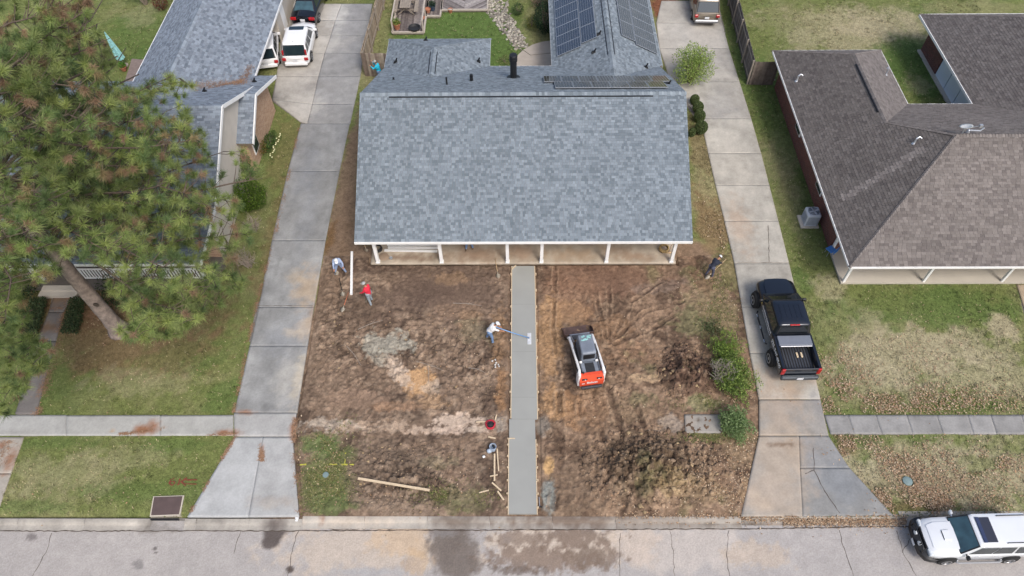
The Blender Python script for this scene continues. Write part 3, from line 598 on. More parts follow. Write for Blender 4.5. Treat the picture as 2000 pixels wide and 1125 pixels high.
def brick_mat(name, c1, c2, mortar, sc=9.):
    m, N, L, B = node_mat(name); tc = N.new('ShaderNodeNewGeometry')
    sx = N.new('ShaderNodeSeparateXYZ'); cb = N.new('ShaderNodeCombineXYZ'); ad = N.new('ShaderNodeMath')
    L.new(tc.outputs['Position'], sx.inputs[0]); L.new(sx.outputs[0], ad.inputs[0]); L.new(sx.outputs[1], ad.inputs[1])
    L.new(ad.outputs[0], cb.inputs[0]); L.new(sx.outputs[2], cb.inputs[1])
    bt = N.new('ShaderNodeTexBrick'); L.new(cb.outputs[0], bt.inputs['Vector'])
    bt.inputs['Color1'].default_value = (*c1, 1); bt.inputs['Color2'].default_value = (*c2, 1); bt.inputs['Mortar'].default_value = (*mortar, 1)
    bt.inputs['Scale'].default_value = 1; bt.inputs['Brick Width'].default_value = .22; bt.inputs['Row Height'].default_value = .075; bt.inputs['Mortar Size'].default_value = .006
    L.new(bt.outputs[0], B.inputs['Base Color']); B.inputs['Roughness'].default_value = .9
    bp = N.new('ShaderNodeBump'); bp.inputs['Distance'].default_value = .01; bp.inputs['Strength'].default_value = .8
    L.new(bt.outputs['Fac'], bp.inputs['Height']); bp.invert = True; L.new(bp.outputs[0], B.inputs['Normal'])
    return m
M_brick = brick_mat('red_brick', S(122, 68, 60), S(92, 54, 50), S(140, 128, 118))
M_tanbrick = brick_mat('buff_brick', S(206, 170, 140), S(180, 140, 112), S(196, 184, 170))

def clip_poly(P, poly):
    """Sutherland-Hodgman: clip polygon P by the convex ccw polygon poly"""
    out = P
    for i in range(len(poly)):
        a, b = poly[i], poly[(i+1) % len(poly)]; inp = out; out = []
        if not inp: return []
        def sd(p): return (b[0]-a[0])*(p[1]-a[1])-(b[1]-a[1])*(p[0]-a[0])
        for j in range(len(inp)):
            p, q = inp[j], inp[(j+1) % len(inp)]; dp, dq = sd(p), sd(q)
            if dp >= 0: out.append(p)
            if (dp >= 0) != (dq >= 0):
                t = dp/(dp-dq); out.append((p[0]+(q[0]-p[0])*t, p[1]+(q[1]-p[1])*t))
    return out
def shingles(parent, polys, eave_a, eave_b, pal, expo=.145, tab=(.1, .26), thick=.014, seed=0, singles=0, name='shingle_field', weather=None, jitter=.12):
    """courses of overlapping shingle tabs on a roof plane; polys are convex 3d polygons on it, eave_a->eave_b its lower edge (left to right seen from outside)"""
    r_ = random.Random(seed); o3 = Vector(eave_a); u = (Vector(eave_b)-o3).normalized()
    p0 = [Vector(p) for p in polys[0]]; nrm = None
    for i in range(len(p0)-2):
        c = (p0[i+1]-p0[0]).cross(p0[i+2]-p0[0])
        if c.length > .1: nrm = c.normalized(); break
    if nrm.z < 0: nrm = -nrm
    v = nrm.cross(u).normalized()
    V = []; F = []; C = []; done = 0; org = ORG.get(parent.name, Vector((0, 0, 0))); tmpl = {}
    for poly in polys:
        q = [((Vector(p)-o3).dot(u), (Vector(p)-o3).dot(v)) for p in poly]
        if sum(q[i][0]*q[(i+1) % len(q)][1]-q[(i+1) % len(q)][0]*q[i][1] for i in range(len(q))) < 0: q = q[::-1]
        v0, v1 = min(p[1] for p in q), max(p[1] for p in q); u0, u1 = min(p[0] for p in q), max(p[0] for p in q)
        for row in range(int(v0/expo-.01), int(v1/expo)+1):
            va, vb = row*expo, (row+1)*expo+.012
            x = u0-r_.random()*tab[1]; lift = False
            if row % 2: x -= .07
            while x < u1:
                w = r_.uniform(*tab) if tab[0] != tab[1] else tab[0]
                lift = (not lift) if r_.random() < .8 else lift
                pc = clip_poly([(x+.004, va), (x+w-.004, va), (x+w-.004, vb), (x+.004, vb)], q)
                col = pal[min(int(abs(r_.gauss(0, .5))*len(pal)), len(pal)-1)] if r_.random() < .45 else pal[r_.randrange(len(pal))]
                f = r_.uniform(1-jitter, 1+jitter); col = tuple(c_*f for c_ in col)
                if weather is not None:
                    k = weather(o3+u*(x+w/2)+v*(va+expo/2)); col = tuple(c_*kk for c_, kk in zip(col, k))
                th = thick*(1.55 if lift else 1.)
                if len(pc) >= 3:
                    full = abs(pc[0][1]-va) < 1e-6 and len(pc) == 4
                    if done < singles and full and x > u0 and x+w+.05 < u1:
                        key = (round(w/.05), lift)
                        if key not in tmpl:
                            ww = key[0]*.05-.008; mb = MB()
                            mb.add([(0, 0, 0), (ww, 0, 0), (ww, expo+.012, 0), (0, expo+.012, 0), (0, 0, th+.006), (ww, 0, th+.006), (ww, expo+.012, .004), (0, expo+.012, .004)], [(4, 5, 6, 7), (0, 1, 5, 4), (1, 2, 6, 5), (3, 0, 4, 7), (2, 3, 7, 6)])
                            tmpl[key] = mb.mesh('shingle', M_sho)
                        x2 = x; 
                        so_ = bpy.data.objects.new('shingle', tmpl[key]); link(so_); so_.parent = parent
                        so_.matrix_local = Matrix.Translation(o3+u*(x2+.004)+v*va-org) @ Matrix((u, v, nrm)).transposed().to_4x4()
                        so_.color = (*col, 1); done += 1; x += key[0]*.05; continue
                    n0 = len(V)
                    for a_, b_ in pc:
                        h = .004+max(0, 1-(b_-va)/expo)*th
                        V.append(o3+u*a_+v*b_+nrm*(h+.002)-org)
                    F.append([n0+i for i in range(len(pc))]); C.append(col)
                    for i in range(len(pc)):
                        j = (i+1) % len(pc)
                        if pc[i][1] < vb-.03 or pc[j][1] < vb-.03:
                            V.append(o3+u*pc[i][0]+v*pc[i][1]-org); V.append(o3+u*pc[j][0]+v*pc[j][1]-org)
                            F.append([n0+i, len(V)-2, len(V)-1, n0+j]); C.append(tuple(c_*.8 for c_ in col))
                x += w
    me = bpy.data.meshes.new(name); me.from_pydata([tuple(p) for p in V], [], F); me.materials.append(M_shm)
    a = me.attributes.new('Col', 'FLOAT_COLOR', 'FACE'); c4 = np.ones((len(C), 4), np.float32); c4[:, :3] = C; a.data.foreach_set('color', c4.ravel())
    o = put(name, me, parent); o['kind'] = 'stuff'; ORG[o.name] = org
    return o
def cap_run(parent, a, b, pal, n1, n2, w=.16, step=.2, seed=0):
    """ridge or hip cap: overlapping bent shingles from a to b; n1, n2 horizontal directions down each side with slope"""
    a, b = Vector(a), Vector(b); L = (b-a).length; d = (b-a)/L; k = int(L/step); r_ = random.Random(seed)
    V = []; F = []; C = []; org = ORG.get(parent.name, Vector((0, 0, 0))); up = Vector((0, 0, 1))
    s1, s2 = Vector(n1).normalized()*w, Vector(n2).normalized()*w
    for i in range(k+1):
        p = a+d*(i*step); q = p+d*min(step*1.25, max(.05, L-i*step+.02)); h0, h1 = up*.05, up*.03
        n0 = len(V); col = np.array(pal[r_.randrange(len(pal))])*r_.uniform(.9, 1.15)
        V += [p+s1+h0*.6, p+h0*1.3, p+s2+h0*.6, q+s1+h1*.4, q+h1, q+s2+h1*.4, p+s1-up*.02, p+s2-up*.02, p-up*.0]
        F += [[n0, n0+1, n0+4, n0+3], [n0+1, n0+2, n0+5, n0+4], [n0+6, n0+8, n0+1, n0], [n0+8, n0+7, n0+2, n0+1]]; C += [col, col, col*.6, col*.6]
    me = bpy.data.meshes.new('ridge_cap'); me.from_pydata([tuple(p-org) for p in V], [], F); me.materials.append(M_shm)
    at = me.attributes.new('Col', 'FLOAT_COLOR', 'FACE'); c4 = np.ones((len(C), 4), np.float32); c4[:, :3] = np.array(C); at.data.foreach_set('color', c4.ravel())
    o = put('ridge_cap', me, parent); o['kind'] = 'stuff'; return o
def roof_deck(house, polys, name='roof', t=.12, matl=None):
    """solid roof boards under the shingles"""
    m = MB()
    for p in polys:
        n_ = len(p); top = [(q[0], q[1], q[2]-.004) for q in p]; bot = [(q[0], q[1], q[2]-t) for q in p]
        F = [list(range(n_)), [n_+i for i in range(n_)][::-1]]+[(i, n_+i, n_+(i+1) % n_, (i+1) % n_) for i in range(n_)]
        m.add(top+bot, F)
    return m.build(name, matl or M_deckwood, house)
def wall(house, a, b, z0, z1, t=.15, matl=None, name='wall', zb=None):
    """upright wall from a to b; zb: other end's top"""
    a, b = Vector((*a, 0)), Vector((*b, 0)); d = (b-a).normalized(); n_ = Vector((-d.y, d.x, 0))*t/2
    z2 = z1 if zb is None else zb; m = MB()
    m.add([a-n_+Vector((0, 0, z0)), b-n_+Vector((0, 0, z0)), b+n_+Vector((0, 0, z0)), a+n_+Vector((0, 0, z0)), a-n_+Vector((0, 0, z1)), b-n_+Vector((0, 0, z2)), b+n_+Vector((0, 0, z2)), a+n_+Vector((0, 0, z1))],
          [(0, 3, 2, 1), (4, 5, 6, 7), (0, 1, 5, 4), (1, 2, 6, 5), (2, 3, 7, 6), (3, 0, 4, 7)])
    return m.build(name, matl, house)
def bar(a, b, w, h, up=(0, 0, 1)):
    """square bar from a to b as an MB"""
    a, b = Vector(a), Vector(b); d = (b-a).normalized(); u = Vector(up); s_ = d.cross(u).normalized(); u = s_.cross(d).normalized(); m = MB()
    R = [[p+s_*sx*w/2+u*sz*h/2 for sx, sz in ((-1, -1), (1, -1), (1, 1), (-1, 1))] for p in (a, b)]
    return m.loft(R)
def trim(house, a, b, w=.04, h=.16, name='fascia', matl=None):
    return bar(a, b, w, h).build(name, matl or M_white, house)
def pipe_vent(house, x, y, z, h, r, cap=False, lean=0., name='vent_pipe', matl=None):
    m = MB(); m.lathe([(r*2.2, 0), (r*2.0, .03), (r*1.15, .06), (r, .08), (r, h)], (x, y, z-.04), 12)
    if cap: m.lathe([(r*1.05, h-.36), (r*1.22, h-.34), (r*1.22, h-.2), (r*1.02, h-.18), (r*1.02, h-.15), (r*1.22, h-.13), (r*1.22, h+.02), (r*1.1, h+.05), (r*.02, h+.055)], (x, y, z-.04), 16)
    return m.build(name, matl or M_black, house, True, sharp=40)

# ---- the middle house
PALM = [S(134, 144, 152), S(124, 134, 142), S(112, 122, 130), S(129, 139, 147), S(140, 150, 158), S(117, 127, 135)]
XL, XR, YF, YB, YR, ZE, ZR = -8.35, 8.85, 23.35, 37.75, 30.55, 2.4, 6.0
mh = thing('brick_house', (0.25, 30, 0), 'low middle house with blue grey shingle roof, white porch posts and solar panels', 'house')
ws = [(XL, YF, ZE), (XR, YF, ZE), (XR, YR, ZR), (XL, YR, ZR)]; wb = [(XR, YB, ZE), (XL, YB, ZE), (XL, YR, ZR), (XR, YR, ZR)]
roof = roof_deck(mh, [ws, wb])
shingles(roof, [ws], ws[0], ws[1], PALM, seed=1, singles=300, tab=(.09, .24), jitter=.08, weather=lambda p: (1+.16*(float(fbm(np.array(p.x*1.8), np.array(p.y*.5), 1.5, 4, 4))-.5),)*3)
shingles(roof, [wb], wb[0], wb[1], PALM, seed=2)
cap_run(roof, (XL, YR, ZR+.01), (XR, YR, ZR+.01), PALM[:3]+PALM[3:5], (0, -1, -.5), (0, 1, -.5), .17, .15, 3)
m = MB(); m.box((.15, YR-.2, ZR-.075), (13.9, .05, .05)); m.build('ridge_vent', M_dark, roof)
SL = .5
# rear left wing
ax0, ax1, ay, ac = -8.38, -1.8, 40.64, -5.08; zc = ZE+SL*3.29
wl_ = [(ax0, ay, ZE), (ax0, 35.0, ZE), (ac, 34.2, zc), (ac, 37.35, zc)]
plL = [(ax0, ay, ZE), (ax0, YB, ZE), (ac, 34.46, zc), (ac, 37.35, zc)]; plR = [(ax1, YB, ZE), (ax1, ay, ZE), (ac, 37.35, zc), (ac, 34.46, zc)]; plH = [(ax1, ay, ZE), (ax0, ay, ZE), (ac, 37.35, zc)]
up_ = lambda P: [(p[0], p[1], p[2]+.012) for p in P]
r2 = roof_deck(mh, [up_(plL), up_(plR), up_(plH)], 'wing_roof')
for k, (pl, a, b) in enumerate([(plL, plL[0], plL[1]), (plR, plR[0], plR[1]), (plH, plH[0], plH[1])]): shingles(r2, [up_(pl)], up_([a])[0], up_([b])[0], PALM, seed=10+k)
cap_run(r2, (ac, 37.35, zc), (ac, 34.5, zc), PALM[:3], (-1, 0, -.5), (1, 0, -.5), .16); cap_run(r2, (ax0, ay, ZE+.02), (ac, 37.35, zc+.01), PALM[:3], (-1, 0, -.4), (0, 1, -.4), .14); cap_run(r2, (ax1, ay, ZE+.02), (ac, 37.35, zc+.01), PALM[:3], (1, 0, -.4), (0, 1, -.4), .14)
m = MB(); m.box((ac-.2, 36.0, zc-.07), (.05, 2.1, .05)); m.box((ac+.2, 36.0, zc-.07), (.05, 2.1, .05)); m.build('ridge_vent', M_dark, r2)
# rear right wing
bx0, bx1, by1, bc = 2.15, 9.05, 58., 5.6; zb_ = ZE+SL*3.45
qL = [(bx0, by1, ZE), (bx0, YB, ZE), (bc, 34.3, zb_), (bc, by1, zb_)]; qR = [(bx1, YB, ZE), (bx1, by1, ZE), (bc, by1, zb_), (bc, 34.3, zb_)]
r3 = roof_deck(mh, [up_(qL), up_(qR)], 'wing_roof')
qLv = [(bx0, 48.5, ZE), (bx0, YB, ZE), (bc, 34.3, zb_), (bc, 48.5, zb_)]; qRv = [(bx1, YB, ZE), (bx1, 48.5, ZE), (bc, 48.5, zb_), (bc, 34.3, zb_)]
shingles(r3, [up_(qLv)], up_([qLv[0]])[0], up_([qLv[1]])[0], PALM, seed=20); shingles(r3, [up_(qRv)], up_([qRv[0]])[0], up_([qRv[1]])[0], PALM, seed=21)
cap_run(r3, (bc, 48.5, zb_+.01), (bc, 34.4, zb_+.01), PALM[:3]+[PALM[4]], (-1, 0, -.5), (1, 0, -.5), .17)
m = MB(); m.box((bc-.21, 42.6, zb_-.08), (.05, 12, .06)); m.box((bc+.21, 42.6, zb_-.08), (.05, 12, .06)); m.build('ridge_vent', M_dark, r3)
# walls, porch
for a, b in [((-7.95, 26.0), (8.45, 26.0)), ((-7.95, 37.3), (-7.95, 26.0)), ((8.45, 26.0), (8.45, 37.3)), ((8.45, 37.3), (-7.95, 37.3))]: wall(mh, a, b, 0, 2.32, matl=M_cream)
for s_ in (-7.95, 8.45):
    m = MB(); m.add([(s_-.07, 26, 2.32), (s_-.07, 37.3, 2.32), (s_-.07, YR, 5.7), (s_+.07, 26, 2.32), (s_+.07, 37.3, 2.32), (s_+.07, YR, 5.7)], [(0, 2, 1), (3, 4, 5), (0, 1, 4, 3), (1, 2, 5, 4), (2, 0, 3, 5)]); m.build('gable_wall', M_cream, mh)
for a, b in [((-8.0, 37.4), (-8.0, 40.2)), ((-8.0, 40.2), (-2.2, 40.2)), ((-2.2, 40.2), (-2.2, 37.4)), ((2.6, 37.4), (2.6, 57.5)), ((8.6, 57.5), (8.6, 37.4))]: wall(mh, a, b, 0, 2.32, matl=M_cream)
M_porch = mat('porch_slab', src='attr', rough=.85, var=.1, scale=3, fine=.08)
PST = [PB(800, 505, 60, 8, S(120, 92, 72), .7, .7), PB(930, 500, 70, 18, S(138, 112, 90), .8, .6), PB(1020, 495, 30, 20, S(150, 120, 96), .7, .6), PB(1120, 500, 60, 16, S(160, 134, 106), .6, .7), PB(1240, 504, 50, 10, S(146, 116, 90), .6, .7), PB(1200, 490, 30, 14, S(130, 102, 80), .5, .8)]
slab_obj(mh, [(-7.95, 23.76), (8.45, 23.76), (8.45, 26.1), (-7.95, 26.1)], np.array(S(178, 166, 150)), .4, 130, PST, z=.12, name='porch_floor', matl=M_porch).location = -Vector(mh.location)
for x in (-7.55, -4.12, -.58, 1.24, 4.72, 8.2):
    m = MB(); m.cbox((x, 23.86, 1.2), (.17, .17, 2.16), .01); m.box((x, 23.86, .16), (.22, .22, .09)); m.build('porch_post', M_white, mh)
m = MB(); m.box((.25, 23.86, 2.25), (16.3, .16, .16)); m.build('porch_beam', M_white, mh)
m = MB(); m.box((.25, 24.9, 2.3), (16.6, 2.2, .03)); m.build('porch_ceiling', M_white, mh)
trim(mh, (XL, YF-.02, ZE-.07), (XR, YF-.02, ZE-.07), .05, .15); trim(mh, (XR, YB+.02, ZE-.07), (XL, YB+.02, ZE-.07), .05, .15)
for x in (XL+.03, XR-.03):
    trim(mh, (x, YF, ZE-.2), (x, YR, ZR-.2), .03, .15, 'rake_board'); trim(mh, (x, YB, ZE-.2), (x, YR, ZR-.2), .03, .15, 'rake_board')
trim(mh, (ax0-.02, ay, ZE-.06), (ax0-.02, YB, ZE-.06), matl=M_trimg); trim(mh, (ax1+.02, ay, ZE-.06), (ax1+.02, YB, ZE-.06), matl=M_trimg); trim(mh, (ax0, ay+.02, ZE-.06), (ax1, ay+.02, ZE-.06), matl=M_trimg); trim(mh, (bx0-.02, by1, ZE-.06), (bx0-.02, YB, ZE-.06), matl=M_trimg); trim(mh, (bx1+.02, by1, ZE-.06), (bx1+.02, YB, ZE-.06), matl=M_trimg)
for x in (-6.2, 6.3):
    m = MB(); m.box((x, 25.9, 1.35), (1.6, .06, 1.2)); w_ = m.build('window', M_white, mh); m = MB(); m.box((x, 25.86, 1.35), (1.44, .04, 1.04)); m.build('pane', M_glass, w_)
m = MB(); m.box((.35, 25.9, 1.15), (1.0, .06, 2.05)); d_ = m.build('door', mat('door_paint', S(70, 40, 36), rough=.4), mh); m = MB(); m.lathe([(.001, 0), (.035, 0), (.035, .05), (.001, .05)], (.72, 25.8, 1.05), 8, axis='Y'); m.build('handle', M_galv, d_)
def back_z(y): return ZE+SL*(YB-y)
v_ = G(1003, 155, 4.7); 
for px, py, h, r_, cap, nm in [(1003, 152, 1.55, .19, True, 'flue_pipe'), (873, 166, .55, .05, False, 'vent_pipe'), (921, 158, .42, .08, True, 'vent_pipe'), (769, 156, .2, .05, False, 'vent_pipe')]:
    p = G(px, py, 4.6)
    for _ in range(6): p = G(px, py, back_z(p.y))
    pipe_vent(mh, p.x, p.y, p.z, h, r_, cap, name=nm)
for px, py in [(831, 80), (773, 122), (934, 121), (1170, 68), (1160, 103), (1261, 132), (1305, 166)]:
    p = G(px, py, 3.4); 
    if py == 166: 
        for _ in range(6): p = G(px, py, back_z(p.y))
    elif px < 1000:
        for _ in range(8): p = G(px, py, (ZE+SL*(ay-p.y)) if py == 80 else ZE+SL*((p.x-ax0) if p.x < ac else (ax1-p.x)))
    else:
        for _ in range(8): p = G(px, py, ZE+SL*((p.x-bx0) if p.x < bc else (bx1-p.x)))
    m = MB(); m.box((p.x, p.y, p.z+.05), (.3, .22, .1), top=(.6, .6)); m.tube([(p.x, p.y, p.z+.08), (p.x+.1, p.y, p.z+.3)], .05, 8); m.build('roof_vent', M_black, mh)
# solar panels
M_cell = mat('solar_cell', S(46, 55, 72, .8), rough=.18, var=.25, scale=1.1, spec=.7, coat=.6)
M_cell2 = mat('solar_cell_grey', S(84, 84, 82, .8), rough=.15, var=.2, scale=1.1, spec=.7, coat=.6)
M_frame = mat('panel_frame', S(160, 166, 174), rough=.4, metal=.4, var=.04)
def panel_mesh(w, h, cm):
    f = MB(); f.box((0, 0, 0), (w, h, .035)); c = MB(); nx, ny = (6, 10) if w < h else (10, 6)
    cw, ch = (w-.06)/nx, (h-.06)/ny
    for i in range(nx):
        for j in range(ny): c.box((-w/2+.03+cw*(i+.5), -h/2+.03+ch*(j+.5), .02), (cw-.022, ch-.022, .012))
    return f.mesh('solar_panel', M_frame), c.mesh('cells', cm)
def add_panels(spots, w, h, cm):
    fm, cmesh = panel_mesh(w, h, cm)
    for c, u, v in spots:
        n_ = u.cross(v).normalized(); o = bpy.data.objects.new('solar_panel', fm); link(o); o.parent = mh
        o.matrix_local = Matrix.Translation(c+n_*.11-Vector(mh.location)) @ Matrix((u, v, n_)).transposed().to_4x4()
        k = bpy.data.objects.new('cells', cmesh); link(k); k.parent = o
        for sx in (-.35, .35):
            t = bpy.data.objects.new('mount', mount_mesh); link(t); t.parent = o; t.location = (sx*w, -h/2+.06, -.07)
mount_mesh = MB().box((0, 0, 0), (.05, .05, .11)).mesh('mount', M_frame)
cs = 1/math.sqrt(1+SL*SL)
uL = Vector((0, -1, 0)); vL = Vector((cs, 0, SL*cs)); uR = Vector((0, 1, 0)); vR = Vector((-cs, 0, SL*cs)); uB = Vector((-1, 0, 0)); vB = Vector((0, -cs, SL*cs))
def pL(y, s_): return Vector((bx0, y, ZE+.012))+vL*s_
def pR(y, s_): return Vector((bx1, y, ZE+.012))+vR*s_
add_panels([(pL(38.35+.5+1.01*i, .42+.82), uL, vL) for i in range(8)], 1.0, 1.64, M_cell)
add_panels([(pL(38.6+.82+1.66*i, 2.1+.5), uL, vL) for i in range(5)], 1.64, 1.0, M_cell)
add_panels([(pR(38.6+.5+1.01*i, .3+.82), uR, vR) for i in range(8)], 1.0, 1.64, M_cell2)
add_panels([(pR(38.9+.82+1.66*i, 1.97+.5), uR, vR) for i in range(5)], 1.64, 1.0, M_cell2)
def pB(x, s_): return Vector((x, YB, ZE))+vB*s_
Lb = (YB-YR)/cs
add_panels([(pB(2.0+.5+1.01*i, Lb-.75-.82), uB, vB) for i in range(6)], 1.0, 1.64, M_cell2)
add_panels([(pB(1.45+.5+1.01*i, Lb-.75-1.66-.82), uB, vB) for i in range(7)], 1.0, 1.64, M_cell2)

# ---- the right neighbour, hipped brown roof
PALR = [S(128, 122, 119), S(119, 113, 110), S(111, 105, 103), S(124, 118, 115)]
rh = thing('brick_house', (24, 28, 0), 'brown roofed red brick house with white porch posts at right', 'house')
E0 = 2.5; K = .63; LX, FY, RZ = 16.25, 21.6, 6.0; AX, AY = 21.75, 27.15; WX, WXR, WY = 19.65, 23.05, 39.1
def zl(x): return E0+K*(x-LX)
zk = zl(WX); yk = AY+(RZ-zk)/.53
front = [(LX, FY, E0), (44, FY, E0), (44, AY, RZ), (AX, AY, RZ)]
leftA = [(LX, yk, E0), (LX, FY, E0), (AX, AY, zl(AX)), (WX, yk, zk)]; leftB = [(LX, WY, E0), (LX, yk, E0), (WX, yk, zk), (WX, WY-3.4, zk)]
back = [(44, 33.8, 2.5), (23.05, 33.8, 2.5), (WX, yk, zk), (AX, AY, RZ), (44, AY, RZ)]
wr = [(WXR, 33.8, 2.5), (WXR, WY, 2.5), (WX, WY-3.4, zk), (WX, yk, zk)]; wrear = [(WXR, WY, E0), (LX, WY, E0), (WX, WY-3.4, zk)]
rr_ = roof_deck(rh, [front, leftA, leftB, back, wr, wrear])
def streak(p):
    k = 1-.22*(fbm(np.array(p.x*1.2), np.array(p.y*1.2), 3.0, 3, 2)-.5)
    d = abs((p.x-18.6)*.35-(p.y-26.4)*.93) if 16.9 < p.x < 20.6 else 9
    if d < .22: k = 1.5
    return (k, k*.99, k*.97)
tabR = (.2, .26)
shingles(rr_, [[(LX, FY, E0), (30, FY, E0), (30, AY, RZ), (AX, AY, RZ)]], front[0], front[1], PALR, tab=tabR, seed=31, thick=.012, weather=streak)
shingles(rr_, [leftA, leftB], leftB[0], leftA[1], [np.array(c)*.8 for c in PALR], tab=tabR, seed=32, thick=.012, weather=streak)  # slope turned from the sun: shade put into a darkened palette
shingles(rr_, [[(30, 33.8, 2.5), (23.05, 33.8, 2.5), (WX, yk, zk), (AX, AY, RZ), (30, AY, RZ)]], (30, 33.8, 2.5), (23.05, 33.8, 2.5), PALR, tab=tabR, seed=33, thick=.012, weather=streak)
shingles(rr_, [wr], wr[0], wr[1], PALR, tab=tabR, seed=34, thick=.012); shingles(rr_, [wrear], wrear[0], wrear[1], PALR, tab=tabR, seed=35, thick=.012)
for a, b, n1, n2 in [((LX, FY, E0), (AX, AY, RZ), (-1, 0, -.5), (0, -1, -.5)), ((AX, AY, RZ), (30, AY, RZ), (0, -1, -.6), (0, 1, -.5)), ((WX, yk, zk), (AX, AY, RZ), (-1, 0, -.5), (0, 1, -.4)), ((WX, WY-3.4, zk), (WX, yk, zk), (-1, 0, -.6), (1, 0, -.6)), ((LX, WY, E0), (WX, WY-3.4, zk), (-1, 0, -.5), (0, 1, -.5)), ((WXR, WY, E0), (WX, WY-3.4, zk), (1, 0, -.5), (0, 1, -.5))]:
    cap_run(rr_, a, b, PALR[:2], n1, n2, .13, .16)
m = MB(); m.box((WX-.16, 32.7, zk-.03), (.06, 4.2, .06)); m.build('ridge_vent', M_dark, rr_)
for a, b in [((LX-.02, FY, E0-.06), (LX-.02, WY, E0-.06)), ((LX, FY-.02, E0-.06), (34, FY-.02, E0-.06)), ((WXR+.02, WY, E0-.06), (WXR+.02, 33.8, E0-.06)), ((LX, WY+.02, E0-.06), (WXR, WY+.02, E0-.06)), ((23.05, 33.82, E0-.06), (34, 33.82, E0-.06))]: trim(rh, a, b, .05, .13)
M_porchr = mat('porch_concrete', S(196, 188, 174), rough=.8, var=.06, scale=1.5)
m = MB(); m.box((26, 23.6, .06), (18.2, 2.4, .12)); m.build('porch_floor', M_porchr, rh)
for x, y in [(17.05, 22.5), (21.22, 22.5), (25.3, 22.5), (29.4, 22.5)]:
    m = MB(); m.cbox((x, y, 1.27), (.13, .13, 2.3), .01); m.build('porch_post', M_white, rh)
m = MB(); m.cbox((17.05, 24.7, 1.27), (.13, .13, 2.3), .01); m.build('porch_post', M_white, rh)
m = MB(); m.box((26, 22.5, 2.37), (18.2, .14, .14)); m.build('porch_beam', M_white, rh)
m = MB(); m.box((30, 28, 2.4), (26.4, 11.6, .03)); m.box((19.65, 36.3, 2.4), (6.2, 5, .03)); m.build('soffit', M_white, rh)
for a, b in [((17.0, 38.6), (17.0, 24.8)), ((17.0, 24.8), (34, 24.8)), ((22.5, 33.3), (22.5, 38.6)), ((22.5, 38.6), (17.0, 38.6)), ((34, 33.3), (22.5, 33.3))]: wall(rh, a, b, 0, 2.38, matl=M_brick)
for y in (28.3, 33.2):
    m = MB(); m.box((16.9, y, 1.5), (.06, 1.0, 1.1)); w_ = m.build('window', M_white, rh); m = MB(); m.box((16.86, y, 1.5), (.05, .84, .94)); m.build('pane', M_glass, w_)
def rh_z(x, y):
    c = [E0+K*(y-FY), RZ-.53*(y-AY)]
    if x < WX or y < AY+3: c.append(zl(x))
    return min(c)
for px, py, hx, hz in [(1556, 158, .25, .4), (1730, 146, -.1, .45), (1785, 280, .25, .35)]:
    p = G(px, py, 3.4)
    for _ in range(8): p = G(px, py, (E0+K*(WXR-p.x)) if px == 1730 else zl(p.x))
    m = MB(); m.lathe([(.12, 0), (.08, .06), (.045, .1), (.045, hz)], (p.x, p.y, p.z-.03), 10); m.tube([(p.x, p.y, p.z+hz-.06), (p.x+hx*.5, p.y+.04, p.z+hz+.04), (p.x+hx, p.y, p.z+hz-.02)], .05, 8); m.build('vent_pipe', M_galv, rh, True, sharp=40)
# satellite dish on the ridge
dish = thing('satellite_dish', (AX+.35, AY+.15, RZ), 'pale grey satellite dish on the ridge of the brown roof', 'satellite dish')
m = MB(); Md = Matrix.Translation((AX+.3, AY+.05, RZ+.42)) @ Matrix.Rotation(.5, 4, 'Z') @ Matrix.Rotation(math.radians(-25), 4, 'X')
m.lathe([(.02, -.02), (.12, 0), (.22, .04), (.29, .08), (.295, .095), (.22, .055), (.12, .02), (.02, .01)], (0, 0, 0), 20, M=Md); m.build('reflector', mat('dish_paint', S(206, 208, 206), rough=.4, var=.04), dish, True)
m = MB(); m.tube([(AX+.35, AY+.15, RZ-.02), (AX+.35, AY+.17, RZ+.3), (AX+.32, AY+.1, RZ+.4)], .03, 8); m.build('mast', M_galv, dish)
m = MB(); m.tube([(AX+.38, AY+.1, RZ+.35), (AX+.8, AY-.05, RZ+.62)], .02, 6); m.box((AX+.86, AY-.07, RZ+.64), (.16, .12, .14)); m.build('feed_arm', M_galv, dish)
m = MB(); m.lathe([(.1, 0), (.1, .1), (.06, .22), (.01, .26)], (AX+.75, AY+.35, RZ-.2), 12); m.tube([(AX+.75, AY+.35, RZ), (AX+1.25, AY+.25, RZ+.05), (AX+1.4, AY+.3, RZ+.2)], .04, 8); m.build('vent_pipe', M_galv, rh)
# ---- building behind it
rb = thing('garage', (31, 39, 0), 'brown roofed outbuilding with pale blue wall panels behind the right house', 'garage')
gx0, gyf, gyb, gxc = 26.85, 29.0, 43.0, 30.9; gz = E0+.6*(gxc-gx0)
gL = [(gx0, gyb, E0), (gx0, gyf, E0), (gxc, gyf, gz), (gxc, gyb-4.05, gz)]; gB = [(2*gxc-gx0, gyb, E0), (gx0, gyb, E0), (gxc, gyb-4.05, gz)]; gR = [(2*gxc-gx0, gyf, E0), (2*gxc-gx0, gyb, E0), (gxc, gyb-4.05, gz), (gxc, gyf, gz)]
rg = roof_deck(rb, [gL, gB, gR])
for k, g_ in enumerate((gL, gB, gR)): shingles(rg, [g_], g_[0], g_[1], PALR if k else [np.array(c)*.85 for c in PALR], tab=tabR, seed=40+k, thick=.012)  # left slope gets a darker palette copy, shade painted in
cap_run(rg, (gx0, gyb, E0), (gxc, gyb-4.05, gz), PALR[:2], (-1, 0, -.5), (0, 1, -.5), .12); cap_run(rg, (gxc, gyb-4.05, gz), (gxc, gyf, gz), PALR[:2], (-1, 0, -.5), (1, 0, -.5), .12)
